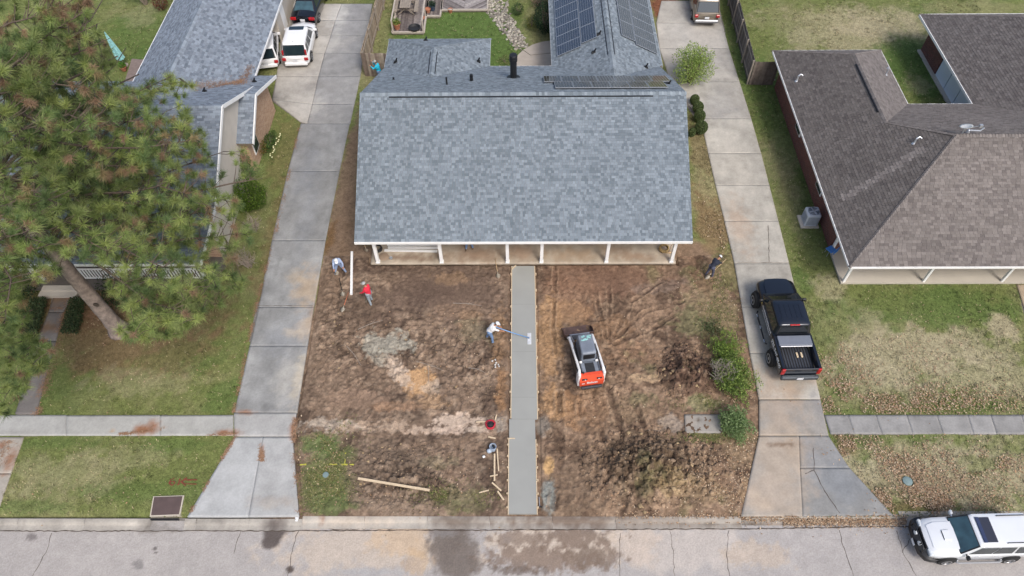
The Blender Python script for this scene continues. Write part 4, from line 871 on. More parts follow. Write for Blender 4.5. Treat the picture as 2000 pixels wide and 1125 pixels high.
trim(rb, (gx0-.02, gyf+4, E0-.05), (gx0-.02, gyb, E0-.05)); trim(rb, (gx0, gyb+.02, E0-.05), (34.9, gyb+.02, E0-.05))
wall(rb, (27.95, 42.6), (27.95, 39.9), 0, 2.4, matl=M_brick); wall(rb, (34, 42.6), (27.95, 42.6), 0, 2.4, matl=M_brick)
M_blue = mat('pale_blue_panel', S(224, 234, 246), rough=.35, var=.05, scale=1)
for i in range(4):
    y1 = 39.86-i*1.55; m = MB(); m.box((27.95, y1-.76, 1.22), (.08, 1.48, 2.28)); m.build('wall_panel', M_blue, rb)
m = MB(); m.box((28.0, 36.7, 1.2), (.05, 6.4, 2.4)); m.build('panel_frame', M_dark, rb)
m = MB(); m.box((27.9, 37.8, .03), (.5, 9.6, .1)); m.build('footing', M_porchr, rb)
# ---- the left neighbour, two stepped gables and a rear wing
PALL = [S(142, 152, 163), S(128, 137, 148), S(114, 123, 134), S(135, 144, 155)]
lh = thing('brick_house', (-20, 30, 0), 'grey roofed left house with white porch balustrade under the pine', 'house')
mx = -15.78; my, mz = 30.25, 5.45; fy_, fz = 21.87, 2.5; ky, kz = 25.4, 2.95
lf = [(-36, ky, kz), (mx, ky, kz), (mx, my, mz), (-36, my, mz)]; lp = [(-36, fy_, fz), (mx, fy_, fz), (mx, ky, kz), (-36, ky, kz)]; lb = [(mx, 36.4, 2.4), (-36, 36.4, 2.4), (-36, my, mz), (mx, my, mz)]
lowx, lowy, lowz = -15.1, 33.2, 3.9
l2f = [(-17, 30.6, 2.5), (lowx, 30.6, 2.5), (lowx, lowy, lowz), (-17, lowy, lowz)]; l2b = [(lowx, 36.9, 2.4), (-20.1, 36.9, 2.4), (-20.1, lowy, lowz), (lowx, lowy, lowz)]
rwc, rw0, rw1 = -20.1, -23.85, -16.4; rwz = 2.4+.58*3.75
rwL = [(rw0, 58, 2.4), (rw0, 36.2, 2.4), (rwc, 31.5, rwz), (rwc, 58, rwz)]; rwR = [(rw1, 33.6, 2.4), (rw1, 58, 2.4), (rwc, 58, rwz), (rwc, 31.5, rwz)]
lr = roof_deck(lh, [lf, lp, lb]); lr2 = roof_deck(lh, [l2f, l2b], 'wing_roof'); lr3 = roof_deck(lh, [up_(rwL), up_(rwR)], 'wing_roof')
shingles(lr, [[(-31, ky, kz), (mx, ky, kz), (mx, my, mz), (-31, my, mz)]], (-31, ky, kz), lf[1], PALL, tab=(.14, .32), seed=50, thick=.018); shingles(lr, [[(-31, fy_, fz), (mx, fy_, fz), (mx, ky, kz), (-31, ky, kz)]], (-31, fy_, fz), lp[1], PALL, tab=(.14, .32), seed=56, thick=.018); shingles(lr, [[(mx, 36.4, 2.4), (-31, 36.4, 2.4), (-31, my, mz), (mx, my, mz)]], lb[0], (-31, 36.4, 2.4), PALL, tab=(.14, .32), seed=51)
shingles(lr2, [l2f], l2f[0], l2f[1], PALL, tab=(.14, .32), seed=52, thick=.018); shingles(lr2, [l2b], l2b[0], l2b[1], PALL, tab=(.14, .32), seed=53)
shingles(lr3, [up_([(rw0, 50, 2.4), (rw0, 36.2, 2.4), (rwc, 31.5, rwz), (rwc, 50, rwz)])], up_([(rw0, 50, 2.4)])[0], up_([(rw0, 36.2, 2.4)])[0], PALL, tab=(.14, .32), seed=54)
shingles(lr3, [up_([(rw1, 33.6, 2.4), (rw1, 50, 2.4), (rwc, 50, rwz), (rwc, 31.5, rwz)])], up_([(rw1, 33.6, 2.4)])[0], up_([(rw1, 50, 2.4)])[0], PALL, tab=(.14, .32), seed=55)
cap_run(lr, (-31, my, mz), (mx, my, mz), PALL[:2], (0, -1, -.4), (0, 1, -.5), .14); cap_run(lr2, (-17, lowy, lowz), (lowx, lowy, lowz), PALL[:2], (0, -1, -.5), (0, 1, -.5), .14); cap_run(lr3, (rwc, 50, rwz+.02), (rwc, 32.5, rwz+.02), PALL[:2], (-1, 0, -.5), (1, 0, -.5), .14)
trim(lh, (-36, fy_-.02, fz-.06), (mx, fy_-.02, fz-.06))
for a, b in [((mx+.02, fy_, fz-.04), (mx+.02, ky, kz-.04)), ((mx+.02, ky, kz-.04), (mx+.02, my, mz-.04)), ((mx+.02, my, mz-.04), (mx+.02, 36.4, 2.36)), ((lowx+.02, 30.6, 2.46), (lowx+.02, lowy, lowz-.04)), ((lowx+.02, lowy, lowz-.04), (lowx+.02, 36.9, 2.36))]: trim(lh, a, b, .05, .2, 'rake_board')
trim(lh, (rw1+.02, 33.6, 2.36), (rw1+.02, 58, 2.36)); trim(lh, (rw0-.02, 36.2, 2.36), (rw0-.02, 58, 2.36))
def gable(x, t, pts, matl):
    m = MB(); n_ = len(pts); m.add([(x, p[0], p[1]) for p in pts]+[(x-t, p[0], p[1]) for p in pts], [list(range(n_)), list(range(n_, 2*n_))[::-1]]+[(i, n_+i, n_+(i+1) % n_, (i+1) % n_) for i in range(n_)]); m.build('gable_wall', matl, lh)
gable(-16.05, .15, [(24.2, 0), (36, 0), (36, 2.4), (my, mz-.16), (ky, kz-.14), (24.2, 2.6)], M_cream)
gable(-15.68, .18, [(31.0, 0), (36.5, 0), (36.5, 2.4), (lowy, lowz-.16), (31.0, 2.6)], M_tanbrick)
wall(lh, (-16.1, 31.05), (-15.86, 31.05), 0, 2.5, matl=M_tanbrick); wall(lh, (-15.86, 36.4), (-19.6, 36.4), 0, 2.35, matl=M_tanbrick)
wall(lh, (-16.75, 44.0), (-16.75, 57.5), 0, 2.35, matl=M_cream); wall(lh, (-19.6, 36.5), (-19.6, 44), 0, 2.35, matl=M_tanbrick); wall(lh, (-19.6, 44), (-16.75, 44), 0, 2.35, matl=M_cream); wall(lh, (-23.4, 57.5), (-23.4, 36.5), 0, 2.35, matl=M_tanbrick); wall(lh, (-36, 24.2), (-16, 24.2), 0, 3.0, matl=M_tanbrick)
m = MB(); m.box((-15.66, 32.0, 1.4), (.06, .9, 1.3)); w_ = m.build('window', M_white, lh); m = MB(); m.box((-15.62, 32.0, 1.4), (.04, .74, 1.1)); m.build('pane', M_glass, w_)
m = MB(); m.box((-16.7, 45.5, 1.1), (.06, .9, 2.0)); m.build('door', M_white, lh)
for p in [(-16.0, 35.6, None), (-18.2, 33.6, None)]:
    zz = 2.4+(.405*(36.9-p[1]) if p[0] > -17 else .496*(36.4-p[1])); m = MB(); m.box((p[0], p[1], zz+.05), (.3, .22, .1), top=(.6, .6)); m.tube([(p[0], p[1], zz+.08), (p[0]+.1, p[1], zz+.3)], .05, 8); m.build('roof_vent', M_black, lh)
m = MB(); m.box((-26, 23.2, .12), (20.4, 2.2, .3)); m.build('porch_floor', mat('porch_boards', S(104, 98, 92), rough=.8), lh)
m = MB(); m.box((-26, 23.0, 2.42), (20, 2.2, .03)); m.build('porch_ceiling', M_cream, lh)
bal = [(-34.0, -25.2), (-22.9, -16.6)]
for x0, x1 in bal:
    m = MB(); m.box(((x0+x1)/2, 22.62, 1.15), (x1-x0, .09, .06)); m.build('hand_rail', M_white, lh); m = MB(); m.box(((x0+x1)/2, 22.62, .4), (x1-x0, .06, .06)); m.build('bottom_rail', M_white, lh)
    bm_ = MB().box((0, 0, 0), (.06, .05, .72)).mesh('baluster', M_white)
    for i in range(int((x1-x0)/.16)):
        o = bpy.data.objects.new('baluster', bm_); link(o); o.parent = lh; o.location = Vector((x0+.08+i*.16, 22.62, .76))-Vector(lh.location)
for x in (-25.1, -23.0, -19.8, -16.5, -28.5):
    m = MB(); m.cbox((x, 22.62, 1.3), (.14, .14, 2.3), .01); m.build('porch_post', M_white, lh)
m = MB(); m.box((-24.05, 21.75, .1), (2.0, .35, .2)); m.box((-24.05, 22.05, .2), (1.8, .3, .2)); m.build('step', M_porchr, lh)
# pine straw caught in the valley of the left roof
STR = []
def valley_pt(t, s_): 
    x = -20.0+t*4.4; y = 33.2+t*1.9+s_; return x, y

# ------------------------------------------------------------------ vehicles
def paint(name, c, metal=.25, rough=.28): return mat(name, c, rough=rough, metal=metal, var=.03, scale=2, coat=.7, spec=.5)
M_tyre = mat('tyre_rubber', (.018, .018, .018), rough=.85, var=.15)
M_rim = mat('wheel_alloy', S(190, 192, 196), rough=.3, metal=.7, var=.05)
M_plastic = mat('black_plastic', (.02, .02, .022), rough=.6, var=.1)
M_chrome = mat('chrome', S(224, 226, 230), rough=.15, metal=.9, var=.03)
M_red = mat('tail_lamp', S(176, 24, 30), rough=.2, var=.1, spec=.6)
M_lamp = mat('head_lamp', S(210, 216, 220), rough=.12, var=.05, spec=.7)
M_plate = mat('licence_plate', S(226, 228, 232), rough=.4, var=.05)
M_cargl = mat('car_glass', S(34, 48, 54), rough=.05, var=0, spec=.9, coat=.5)
M_windsh = mat('windscreen_glass', S(56, 84, 92), rough=.05, var=.4, scale=2.6, spec=.9, coat=.5)  # mottled colour stands in for uneven reflections on the glass
M_wtext = mat('white_vinyl', S(236, 238, 240), rough=.5, var=0)
def rrect(x0, x1, y0, y1, z, r, n=4):
    out = []
    for cx, cy, a in ((x1-r, y1-r, 0), (x0+r, y1-r, 90), (x0+r, y0+r, 180), (x1-r, y0+r, 270)):
        for k in range(n):
            t = math.radians(a+90*k/(n-1)); out.append((cx+r*math.cos(t), cy+r*math.sin(t), z))
    return out
def body_ring(y, hw, zb, zs, zt, dy=0.):
    """cross-section of a car body; dy bows the ring ends backward at the sides for rounded noses"""
    h = [(0, zb, 0), (hw*.84, zb, .5), (hw*.95, zb+.07, .8), (hw, zb+.22, 1), (hw*1.0, zs-.16, 1), (hw*.985, zs-.05, .95), (hw*.93, zs, .8), (hw*.72, zs+(zt-zs)*.62, .5), (hw*.38, zt-.004, .15), (0, zt, 0)]
    R = [(x, y+dy*k, z) for x, z, k in h]
    return R+[(-p[0], p[1], p[2]) for p in R[-2:0:-1]]
def body(car, st, m, name='body'):
    mb = MB(); mb.loft([body_ring(*s_) for s_ in st]); return mb.build(name, m, car, True, sharp=50)
def wheel(car, x, y, r, w, side, rimr=.62, tread=True):
    hub = MB(); hub.lathe([(.01, -w*.3), (r*.5, -w*.3), (r*.5, w*.3), (.01, w*.3)], (x, y, r), 14, axis='X'); h = hub.build('wheel', M_plastic, car)
    t = MB(); t.lathe([(r*rimr, -w/2), (r*.86, -w/2), (r*.97, -w*.42), (r, -w*.3), (r, w*.3), (r*.97, w*.42), (r*.86, w/2), (r*rimr, w/2)], (x, y, r), 24, axis='X'); t.build('tyre', M_tyre, h, True, sharp=35)
    k = MB(); s_ = side*w/2
    k.lathe([(r*(rimr+.02), -.02), (r*(rimr+.02), .012), (r*(rimr-.06), .015), (r*(rimr-.1), -.012), (r*.2, -.012), (r*.16, .004), (.005, .004)], (x+s_, y, r), 20, axis='X') if side > 0 else k.lathe([(r*(rimr+.02), .02), (r*(rimr+.02), -.012), (r*(rimr-.06), -.015), (r*(rimr-.1), .012), (r*.2, .012), (r*.16, -.004), (.005, -.004)], (x+s_, y, r), 20, axis='X')
    for i in range(6):
        a = i*math.pi/3; k.box((0, 0, 0), (.03, r*.12, r*(rimr-.12)), M=Matrix.Translation((x+s_-side*.02, y, r)) @ Matrix.Rotation(a, 4, 'X') @ Matrix.Translation((0, 0, r*(rimr-.1)*.55)))
    k.build('rim', M_rim, h, True, sharp=35)
    return h
def arches(car, x, y, r, side, m=None):
    a = MB(); pts = [(x+side*.005, y+(r+.05)*math.cos(t), r+(r+.05)*math.sin(t)) for t in np.linspace(-.15, math.pi+.15, 13)]
    a.tube(pts, .035, 6); return a.build('wheel_arch', m or M_plastic, car, True)
def cabin(car, yb, yt, wb, wt, zb, zt, m, wins, rake=0., name='cabin', dome=.05, wind=M_windsh, sideg=M_cargl, rearg=None):
    """greenhouse: yb, yt = (rear, front) at belt and roof; wins = list of (face, u0, u1)"""
    r0, f0 = yb; r1, f1 = yt; mb = MB()
    lev = [(0, 0), (.5, .5), (.9, .93), (1, 1)]
    R = []
    for v, w in lev:
        R.append(rrect(-(wb+(wt-wb)*w), wb+(wt-wb)*w, r0+(r1-r0)*w, f0+(f1-f0)*w, zb+(zt-zb)*v, .14))
    R.append(rrect(-wt+.07, wt-.07, r1+.07, f1-.08, zt+dome*.6, .14)); R.append(rrect(-wt*.6, wt*.6, r1+.3, f1-.34, zt+dome, .14))
    mb.loft(R); c = mb.build(name, m, car, True, sharp=55)
    def pt(face, u, v, o=.014):
        X0, X1 = wb+(wt-wb)*v, None; y0, y1 = r0+(r1-r0)*v, f0+(f1-f0)*v; z = zb+(zt-zb)*v
        if face == 'F': return (-X0+2*X0*u, y1+o, z+o*.3)
        if face == 'B': return (X0-2*X0*u, y0-o, z+o*.3)
        if face == 'R': return (X0+o, y0+(y1-y0)*u, z)
        if face == 'L': return (-X0-o, y1+(y0-y1)*u, z)
    for face, u0, u1, v0, v1 in wins:
        g = MB(); P_ = [pt(face, u0, v0), pt(face, u1, v0), pt(face, u1, v1), pt(face, u0, v1)]
        if face == 'F': P_ = P_[::-1]
        if face in 'B': P_ = P_[::-1]
        if face in 'RL': pass
        cn = (Vector(P_[1])-Vector(P_[0])).cross(Vector(P_[3])-Vector(P_[0])); ctr = sum((Vector(p) for p in P_), Vector())/4-Vector((0, (r0+f0)/2, zb))
        if cn.dot(ctr) < 0: P_ = P_[::-1]
        if face in 'FB':
            cc = sum((Vector(p) for p in P_), Vector())/4; sr_ = MB(); sr_.slabquad(*[tuple(cc+(Vector(p)-cc)*1.09) for p in P_], -.008); sr_.build('window_seal', M_plastic, car)
        g.slabquad(*P_, .006)
        g.build('windscreen' if face == 'F' else ('rear_window' if face == 'B' else 'side_window'), (wind if face == 'F' else (rearg or wind)) if face in 'FB' else sideg, car)
    return c
def block(car, name, c, d, m, b=.03, rz=0., sm=True):
    x = MB(); x.cbox(c, d, b, rz); return x.build(name, m, car)
def mirrors(car, w, y, z, m):
    for s_ in (-1, 1):
        x = MB(); x.cbox((s_*(w+.13), y, z), (.22, .12, .17), .04); x.box((s_*(w+.02), y+.01, z-.05), (.1, .05, .05)); x.build('mirror', m, car)
def text_obj(car, body_, size, M, m, name='lettering', ext=.003, bold=0.):
    cu = bpy.data.curves.new('text', 'FONT'); cu.body = body_; cu.size = size; cu.align_x = 'CENTER'; cu.align_y = 'CENTER'; cu.extrude = ext; cu.offset = bold
    t = bpy.data.objects.new('text', cu); link(t); bpy.context.view_layer.update()
    me = bpy.data.meshes.new_from_object(t.evaluated_get(bpy.context.evaluated_depsgraph_get())); bpy.data.objects.remove(t); bpy.data.curves.remove(cu)
    me.name = name; me.materials.clear(); me.materials.append(m)
    o = bpy.data.objects.new(name, me); link(o); o.parent = car; o.matrix_local = M; return o

# black crew cab pickup in the right driveway
def pickup():
    P = thing('pickup_truck', (13.08, 19.38, .03), 'black lifted crew cab pickup with white phone lettering in the driveway', 'pickup', rz=math.radians(1.2), world=False)
    pm = paint('black_paint', S(30, 36, 48), .4, .3); L = .12
    body(P, [(-2.95, .86, .62+L, .98+L, 1.0+L), (-2.9, .95, .5+L, 1.1+L, 1.12+L)], pm, 'rear_valance')
    body(P, [(-.98, .985, .48+L, 1.16+L, 1.18+L), (.6, .985, .45+L, 1.15+L, 1.17+L), (1.0, .985, .45+L, 1.13+L, 1.2+L), (1.15, .985, .45+L, 1.12+L, 1.22+L), (2.0, .985, .45+L, 1.09+L, 1.19+L), (2.45, .97, .45+L, 1.05+L, 1.15+L, -.06), (2.66, .93, .47+L, .98+L, 1.08+L, -.14), (2.74, .86, .5+L, .86+L, .95+L, -.2)], pm, 'body')
    x = MB()      # hood with raised centre
    x.loft([[(-.72, 1.16, 1.215+L), (-.4, 1.16, 1.245+L), (.4, 1.16, 1.245+L), (.72, 1.16, 1.215+L)], [(-.72, 2.1, 1.2+L), (-.42, 2.1, 1.225+L), (.42, 2.1, 1.225+L), (.72, 2.1, 1.2+L)], [(-.6, 2.58, 1.12+L), (-.4, 2.6, 1.135+L), (.4, 2.6, 1.135+L), (.6, 2.58, 1.12+L)]], closed=False, cap=False)
    x.build('hood', pm, P, True)
    cabin(P, (-.96, 1.62), (-.8, .74), .95, .8, 1.17+L, 1.76+L, pm, [('F', .05, .95, .1, .94), ('B', .1, .9, .15, .9), ('L', .06, .44, .08, .86), ('L', .48, .93, .08, .86), ('R', .07, .52, .08, .86), ('R', .56, .94, .08, .86)], dome=.06, wind=mat('tinted_windscreen', S(26, 30, 34), rough=.06, var=0, spec=.8))
    x = MB(); x.cbox((0, -.79, 1.80+L), (.5, .07, .05), .02); x.build('brake_lamp', M_red, P)
    for xx in (-.55, -.3, -.05, .2, .45):
        x = MB(); x.cbox((xx, .0, 1.8285+L), (.02, .9, .014), .004); x.build('roof_rib', pm, P)
    # cargo bed
    x = MB(); x.box((0, -1.95, .72+L), (1.6, 1.9, .06)); x.build('bed_floor', M_plastic, P)
    for i in range(11):
        x = MB(); x.box((-.68+i*.136, -1.95, .76+L), (.07, 1.86, .03)); x.build('bed_rib', mat('bed_liner', S(62, 66, 74), rough=.5) if i == 0 else bpy.data.materials['bed_liner'], P)
    for s_ in (-1, 1):
        st = []
        x = MB(); R = []
        for y, bo in ((-2.9, 0), (-2.55, .0), (-1.8, .015), (-1.3, .0), (-1.02, 0)):
            R.append([(s_*.81, y, .7+L), (s_*(.97+bo), y, .5+L), (s_*(.995+bo), y, .75+L), (s_*(.985+bo), y, 1.12+L), (s_*.955, y, 1.18+L), (s_*.83, y, 1.18+L), (s_*.8, y, 1.14+L)])
        x.loft(R if s_ < 0 else [r[::-1] for r in R]); x.build('bed_side', pm, P, True, sharp=40)
    block(P, 'tailgate', (0, -2.93, .88+L), (1.7, .09, .6), pm, .03); block(P, 'bed_front', (0, -1.04, .92+L), (1.62, .07, .46), pm)
    x = MB(); x.cbox((.0, -1.36, 1.235+L), (1.66, .56, .09), .02); x.build('tonneau_cover', mat('grey_vinyl', S(116, 122, 134), rough=.55, var=.08), P)
    x = MB(); x.cbox((.02, -1.67, 1.21+L), (1.6, .06, .05), .02); x.build('tonneau_edge', M_chrome, P)
    block(P, 'rear_bumper', (0, -3.08, .58+L), (1.86, .2, .22), mat('steel_bumper', S(80, 86, 92), rough=.35, metal=.5), .05); block(P, 'licence_plate', (0, -3.19, .62+L), (.32, .02, .16), M_plate, .01)
    for s_ in (-1, 1): block(P, 'tail_lamp', (s_*.88, -2.96, .96+L), (.2, .1, .42), M_red, .03)
    block(P, 'front_bumper', (0, 2.7, .6+L), (1.6, .2, .22), M_plastic, .06); block(P, 'grille', (0, 2.66, .8+L), (1.2, .08, .26), M_plastic, .03)
    for s_ in (-1, 1): block(P, 'head_lamp', (s_*.74, 2.56, .88+L), (.24, .1, .16), M_lamp, .04)
    mirrors(P, .98, 1.12, 1.28+L, M_black)
    for s_ in (-1, 1):
        for y in (-1.82, 1.8):
            wheel(P, s_*1.0, y, .44, .32, s_, .56); arches(P, s_*.985, y, .44, s_)
        x = MB(); x.tube([(s_*1.04, -.95, .42), (s_*1.1, -.85, .36), (s_*1.1, 1.0, .36), (s_*1.04, 1.1, .42)], .04, 8); x.build('side_step', M_black, P, True)
        for y in (-.75, .1, .85): block(P, 'step_pad', (s_*1.1, y, .4), (.09, .2, .03), M_chrome, .01)
        for y0 in (.45, -.12): 
            x = MB(); x.cbox((s_*.995, y0, 1.08+L), (.02, .16, .03), .008); x.build('door_handle', M_chrome, P)
    Ml = Matrix.Translation((-1.012, -1.95, .98+L)) @ Matrix.Rotation(math.radians(-90), 4, 'Z') @ Matrix.Rotation(math.radians(90), 4, 'X')
    text_obj(P, '225-347-8540', .29, Ml, M_wtext, bold=.006)
    r_ = random.Random(4)      # door lettering, two worn lines of white vinyl too small to read
    for row, (z, h, y0, y1) in enumerate([(1.02+L, .15, .95, -.75), (.82+L, .1, .8, -.7)]):
        x = MB(); y = y0
        while y > y1:
            w = r_.uniform(.04, .09); x.box((-1.003, y-w/2, z+r_.uniform(-.01, .01)), (.006, w*.7, h*r_.uniform(.6, 1)))
            if r_.random() < .5: x.box((-1.003, y-w/2, z), (.006, w*.9, h*.22))
            y -= w+.022
        x.build('lettering', M_wtext, P)['kind'] = 'stuff'
    x = MB()
    for k in range(7): x.box((-1.003, 1.12+r_.uniform(-.1, .1), 1.02+L+r_.uniform(-.1, .1)), (.006, r_.uniform(.03, .14), r_.uniform(.02, .05)), M=None)
    x.build('emblem', mat('gold_vinyl', S(210, 180, 90), rough=.5), P)
    for xx in (.1, .32): block(P, 'lumber_offcut', (xx, -1.95, .82+L), (.09, .28, .06), M_board, .01)
    P.scale = (.95, .95, .95)
    return P
pickup()

def crossover(name, loc, rz, label, cat, pm, L=4.5, W=1.8, Hh=1.66, roof_gl=True, group=None, rails=False, tail='high', rr_=(.0, 0)):
    """two-box wagon body, front towards +Y"""
    P = thing(name, loc, label, cat, group, rz, world=False); h = L/2; w = W/2; zs = Hh*.56
    body(P, [(-h, w*.8, .42, zs-.22, zs-.16, .12), (-h+.06, w*.92, .3, zs-.06, zs-.02, .1), (-h+.3, w*.98, .24, zs, zs+.02), (-h*.4, w, .22, zs, zs+.02), (h*.1, w, .22, zs-.01, zs+.01), (h*.42, w, .22, zs-.03, zs+.06), (h*.72, w*.98, .23, zs-.1, zs+.0, -.04), (h*.92, w*.92, .25, zs-.22, zs-.14, -.16), (h, w*.8, .32, zs-.42, zs-.34, -.24)], pm)
    cabin(P, (-h+.12, h*.48), (-h+.55, h*.1), w*.95, w*.82, zs-.01, Hh-.04, pm, [('F', .06, .94, .08, .92), ('B', .08, .92, .1, .86), ('L', .12, .42, .12, .84), ('L', .46, .72, .12, .84), ('L', .76, .95, .16, .8), ('R', .05, .24, .16, .8), ('R', .28, .54, .12, .84), ('R', .58, .88, .12, .84)], dome=.05, rearg=M_cargl)
    if roof_gl:
        x = MB(); x.cbox((0, h*.0, Hh+.012), (w*1.1, .42, .02), .01); x.build('sunroof', M_cargl, P)
    if rails:
        for s_ in (-1, 1):
            x = MB(); x.tube([(s_*w*.64, -h+.8, Hh), (s_*w*.64, -h+.85, Hh+.06), (s_*w*.64, h*.0, Hh+.06), (s_*w*.64, h*.02, Hh)], .022, 6); x.build('roof_rail', M_plastic, P, True)
    for s_ in (-1, 1):
        if tail == 'high': block(P, 'tail_lamp', (s_*w*.84, -h+.26, zs+.12), (.12, .2, .5), M_red, .03)
        block(P, 'tail_lamp', (s_*w*.82, -h+.05, zs-.16), (.26, .12, .18), M_red, .03); block(P, 'head_lamp', (s_*w*.72, h*.87, zs-.28), (.26, .2, .12), M_lamp, .04)
        for y in (-h*.6, h*.61): wheel(P, s_*(w-.08), y, .34, .22, s_); arches(P, s_*(w-.02), y, .34, s_)
        for y in (-.1, .75):
            x = MB(); x.cbox((s_*w*1.0, y*h*.4, zs-.12), (.03, .16, .03), .01); x.build('door_handle', pm, P)
    block(P, 'rear_bumper', (0, -h+.02, .44), (W*.84, .16, .2), pm, .05); block(P, 'licence_plate', (0, -h-.02, zs-.28), (.32, .02, .16), M_plate, .01); block(P, 'front_bumper', (0, h-.12, .4), (W*.8, .16, .2), M_plastic, .05)
    mirrors(P, w*.97, h*.38, zs+.08, pm)
    x = MB(); x.tube([(0, -h+.7, Hh-.02), (0, -h+.62, Hh+.1)], [.02, .008], 6); x.build('antenna', M_plastic, P)
    return P
PWHITE = paint('white_paint', S(244, 245, 245, .9), .0, .25)
p = G(583, 134); crossover('crossover_suv', (p.x-.12, p.y+2.15, .03), math.radians(2.5), 'white crossover with a sunroof and dark rear window on the court', 'suv', PWHITE, 4.5, 1.82, 1.66)
crossover('hatchback_car', (-17.45, 42.6, .03), math.radians(12), 'white hatchback half hidden under the eave of the left house', 'car', PWHITE, 4.2, 1.76, 1.5, roof_gl=False, tail='low')
def sedan():
    p = G(600, 52); P = thing('sedan_car', (p.x+.0, p.y+2.0, .03), 'black four door sedan parked at the head of the left court', 'car', None, math.radians(-2), world=False)
    pm = paint('sedan_black', S(30, 32, 40), .4, .25); h, w = 2.4, .91
    body(P, [(-h, w*.82, .42, .82, .86, .14), (-h+.08, w*.93, .3, .95, 1.0, .1), (-h+.5, w*.99, .22, .98, 1.06), (-h+1.0, w, .2, .98, 1.07), (0, w, .2, .95, 1.0), (h*.42, w, .2, .9, 1.0), (h*.8, w*.96, .22, .8, .9, -.08), (h*.95, w*.88, .25, .7, .78, -.18), (h, w*.8, .32, .58, .64, -.24)], pm)
    cabin(P, (-1.75, 1.15), (-1.0, .35), w*.93, w*.68, .97, 1.42, pm, [('F', .06, .94, .06, .94), ('B', .06, .94, .06, .94), ('L', .1, .46, .12, .86), ('L', .5, .86, .12, .86), ('R', .14, .5, .12, .86), ('R', .54, .9, .12, .86)], dome=.05)
    for s_ in (-1, 1):
        block(P, 'tail_lamp', (s_*.66, -h+.06, .84), (.42, .14, .18), M_red, .03); block(P, 'head_lamp', (s_*.68, h*.9, .7), (.3, .2, .12), M_lamp, .03)
        for y in (-1.4, 1.42): wheel(P, s_*(w-.09), y, .33, .22, s_); arches(P, s_*(w-.02), y, .33, s_, pm)
    block(P, 'licence_plate', (0, -h-.02, .74), (.34, .03, .17), M_plate, .01); block(P, 'rear_bumper', (0, -h+.0, .46), (1.5, .16, .22), pm, .05); mirrors(P, .9, .8, 1.0, pm)
sedan()
p = G(1378, 50); tan_ = paint('tan_paint', S(150, 140, 126), .4, .3)
ex = crossover('family_suv', (p.x+.0, p.y+2.2, .03), math.radians(-2), 'tan family suv with a chrome rear bumper at the top of the drive', 'suv', tan_, 4.8, 1.84, 1.78, roof_gl=False, rails=True, tail='low')
block(ex, 'bumper_cover', (0, -2.47, .5), (1.66, .16, .2), mat('dull_chrome', S(150, 152, 156), rough=.35, metal=.6), .05)
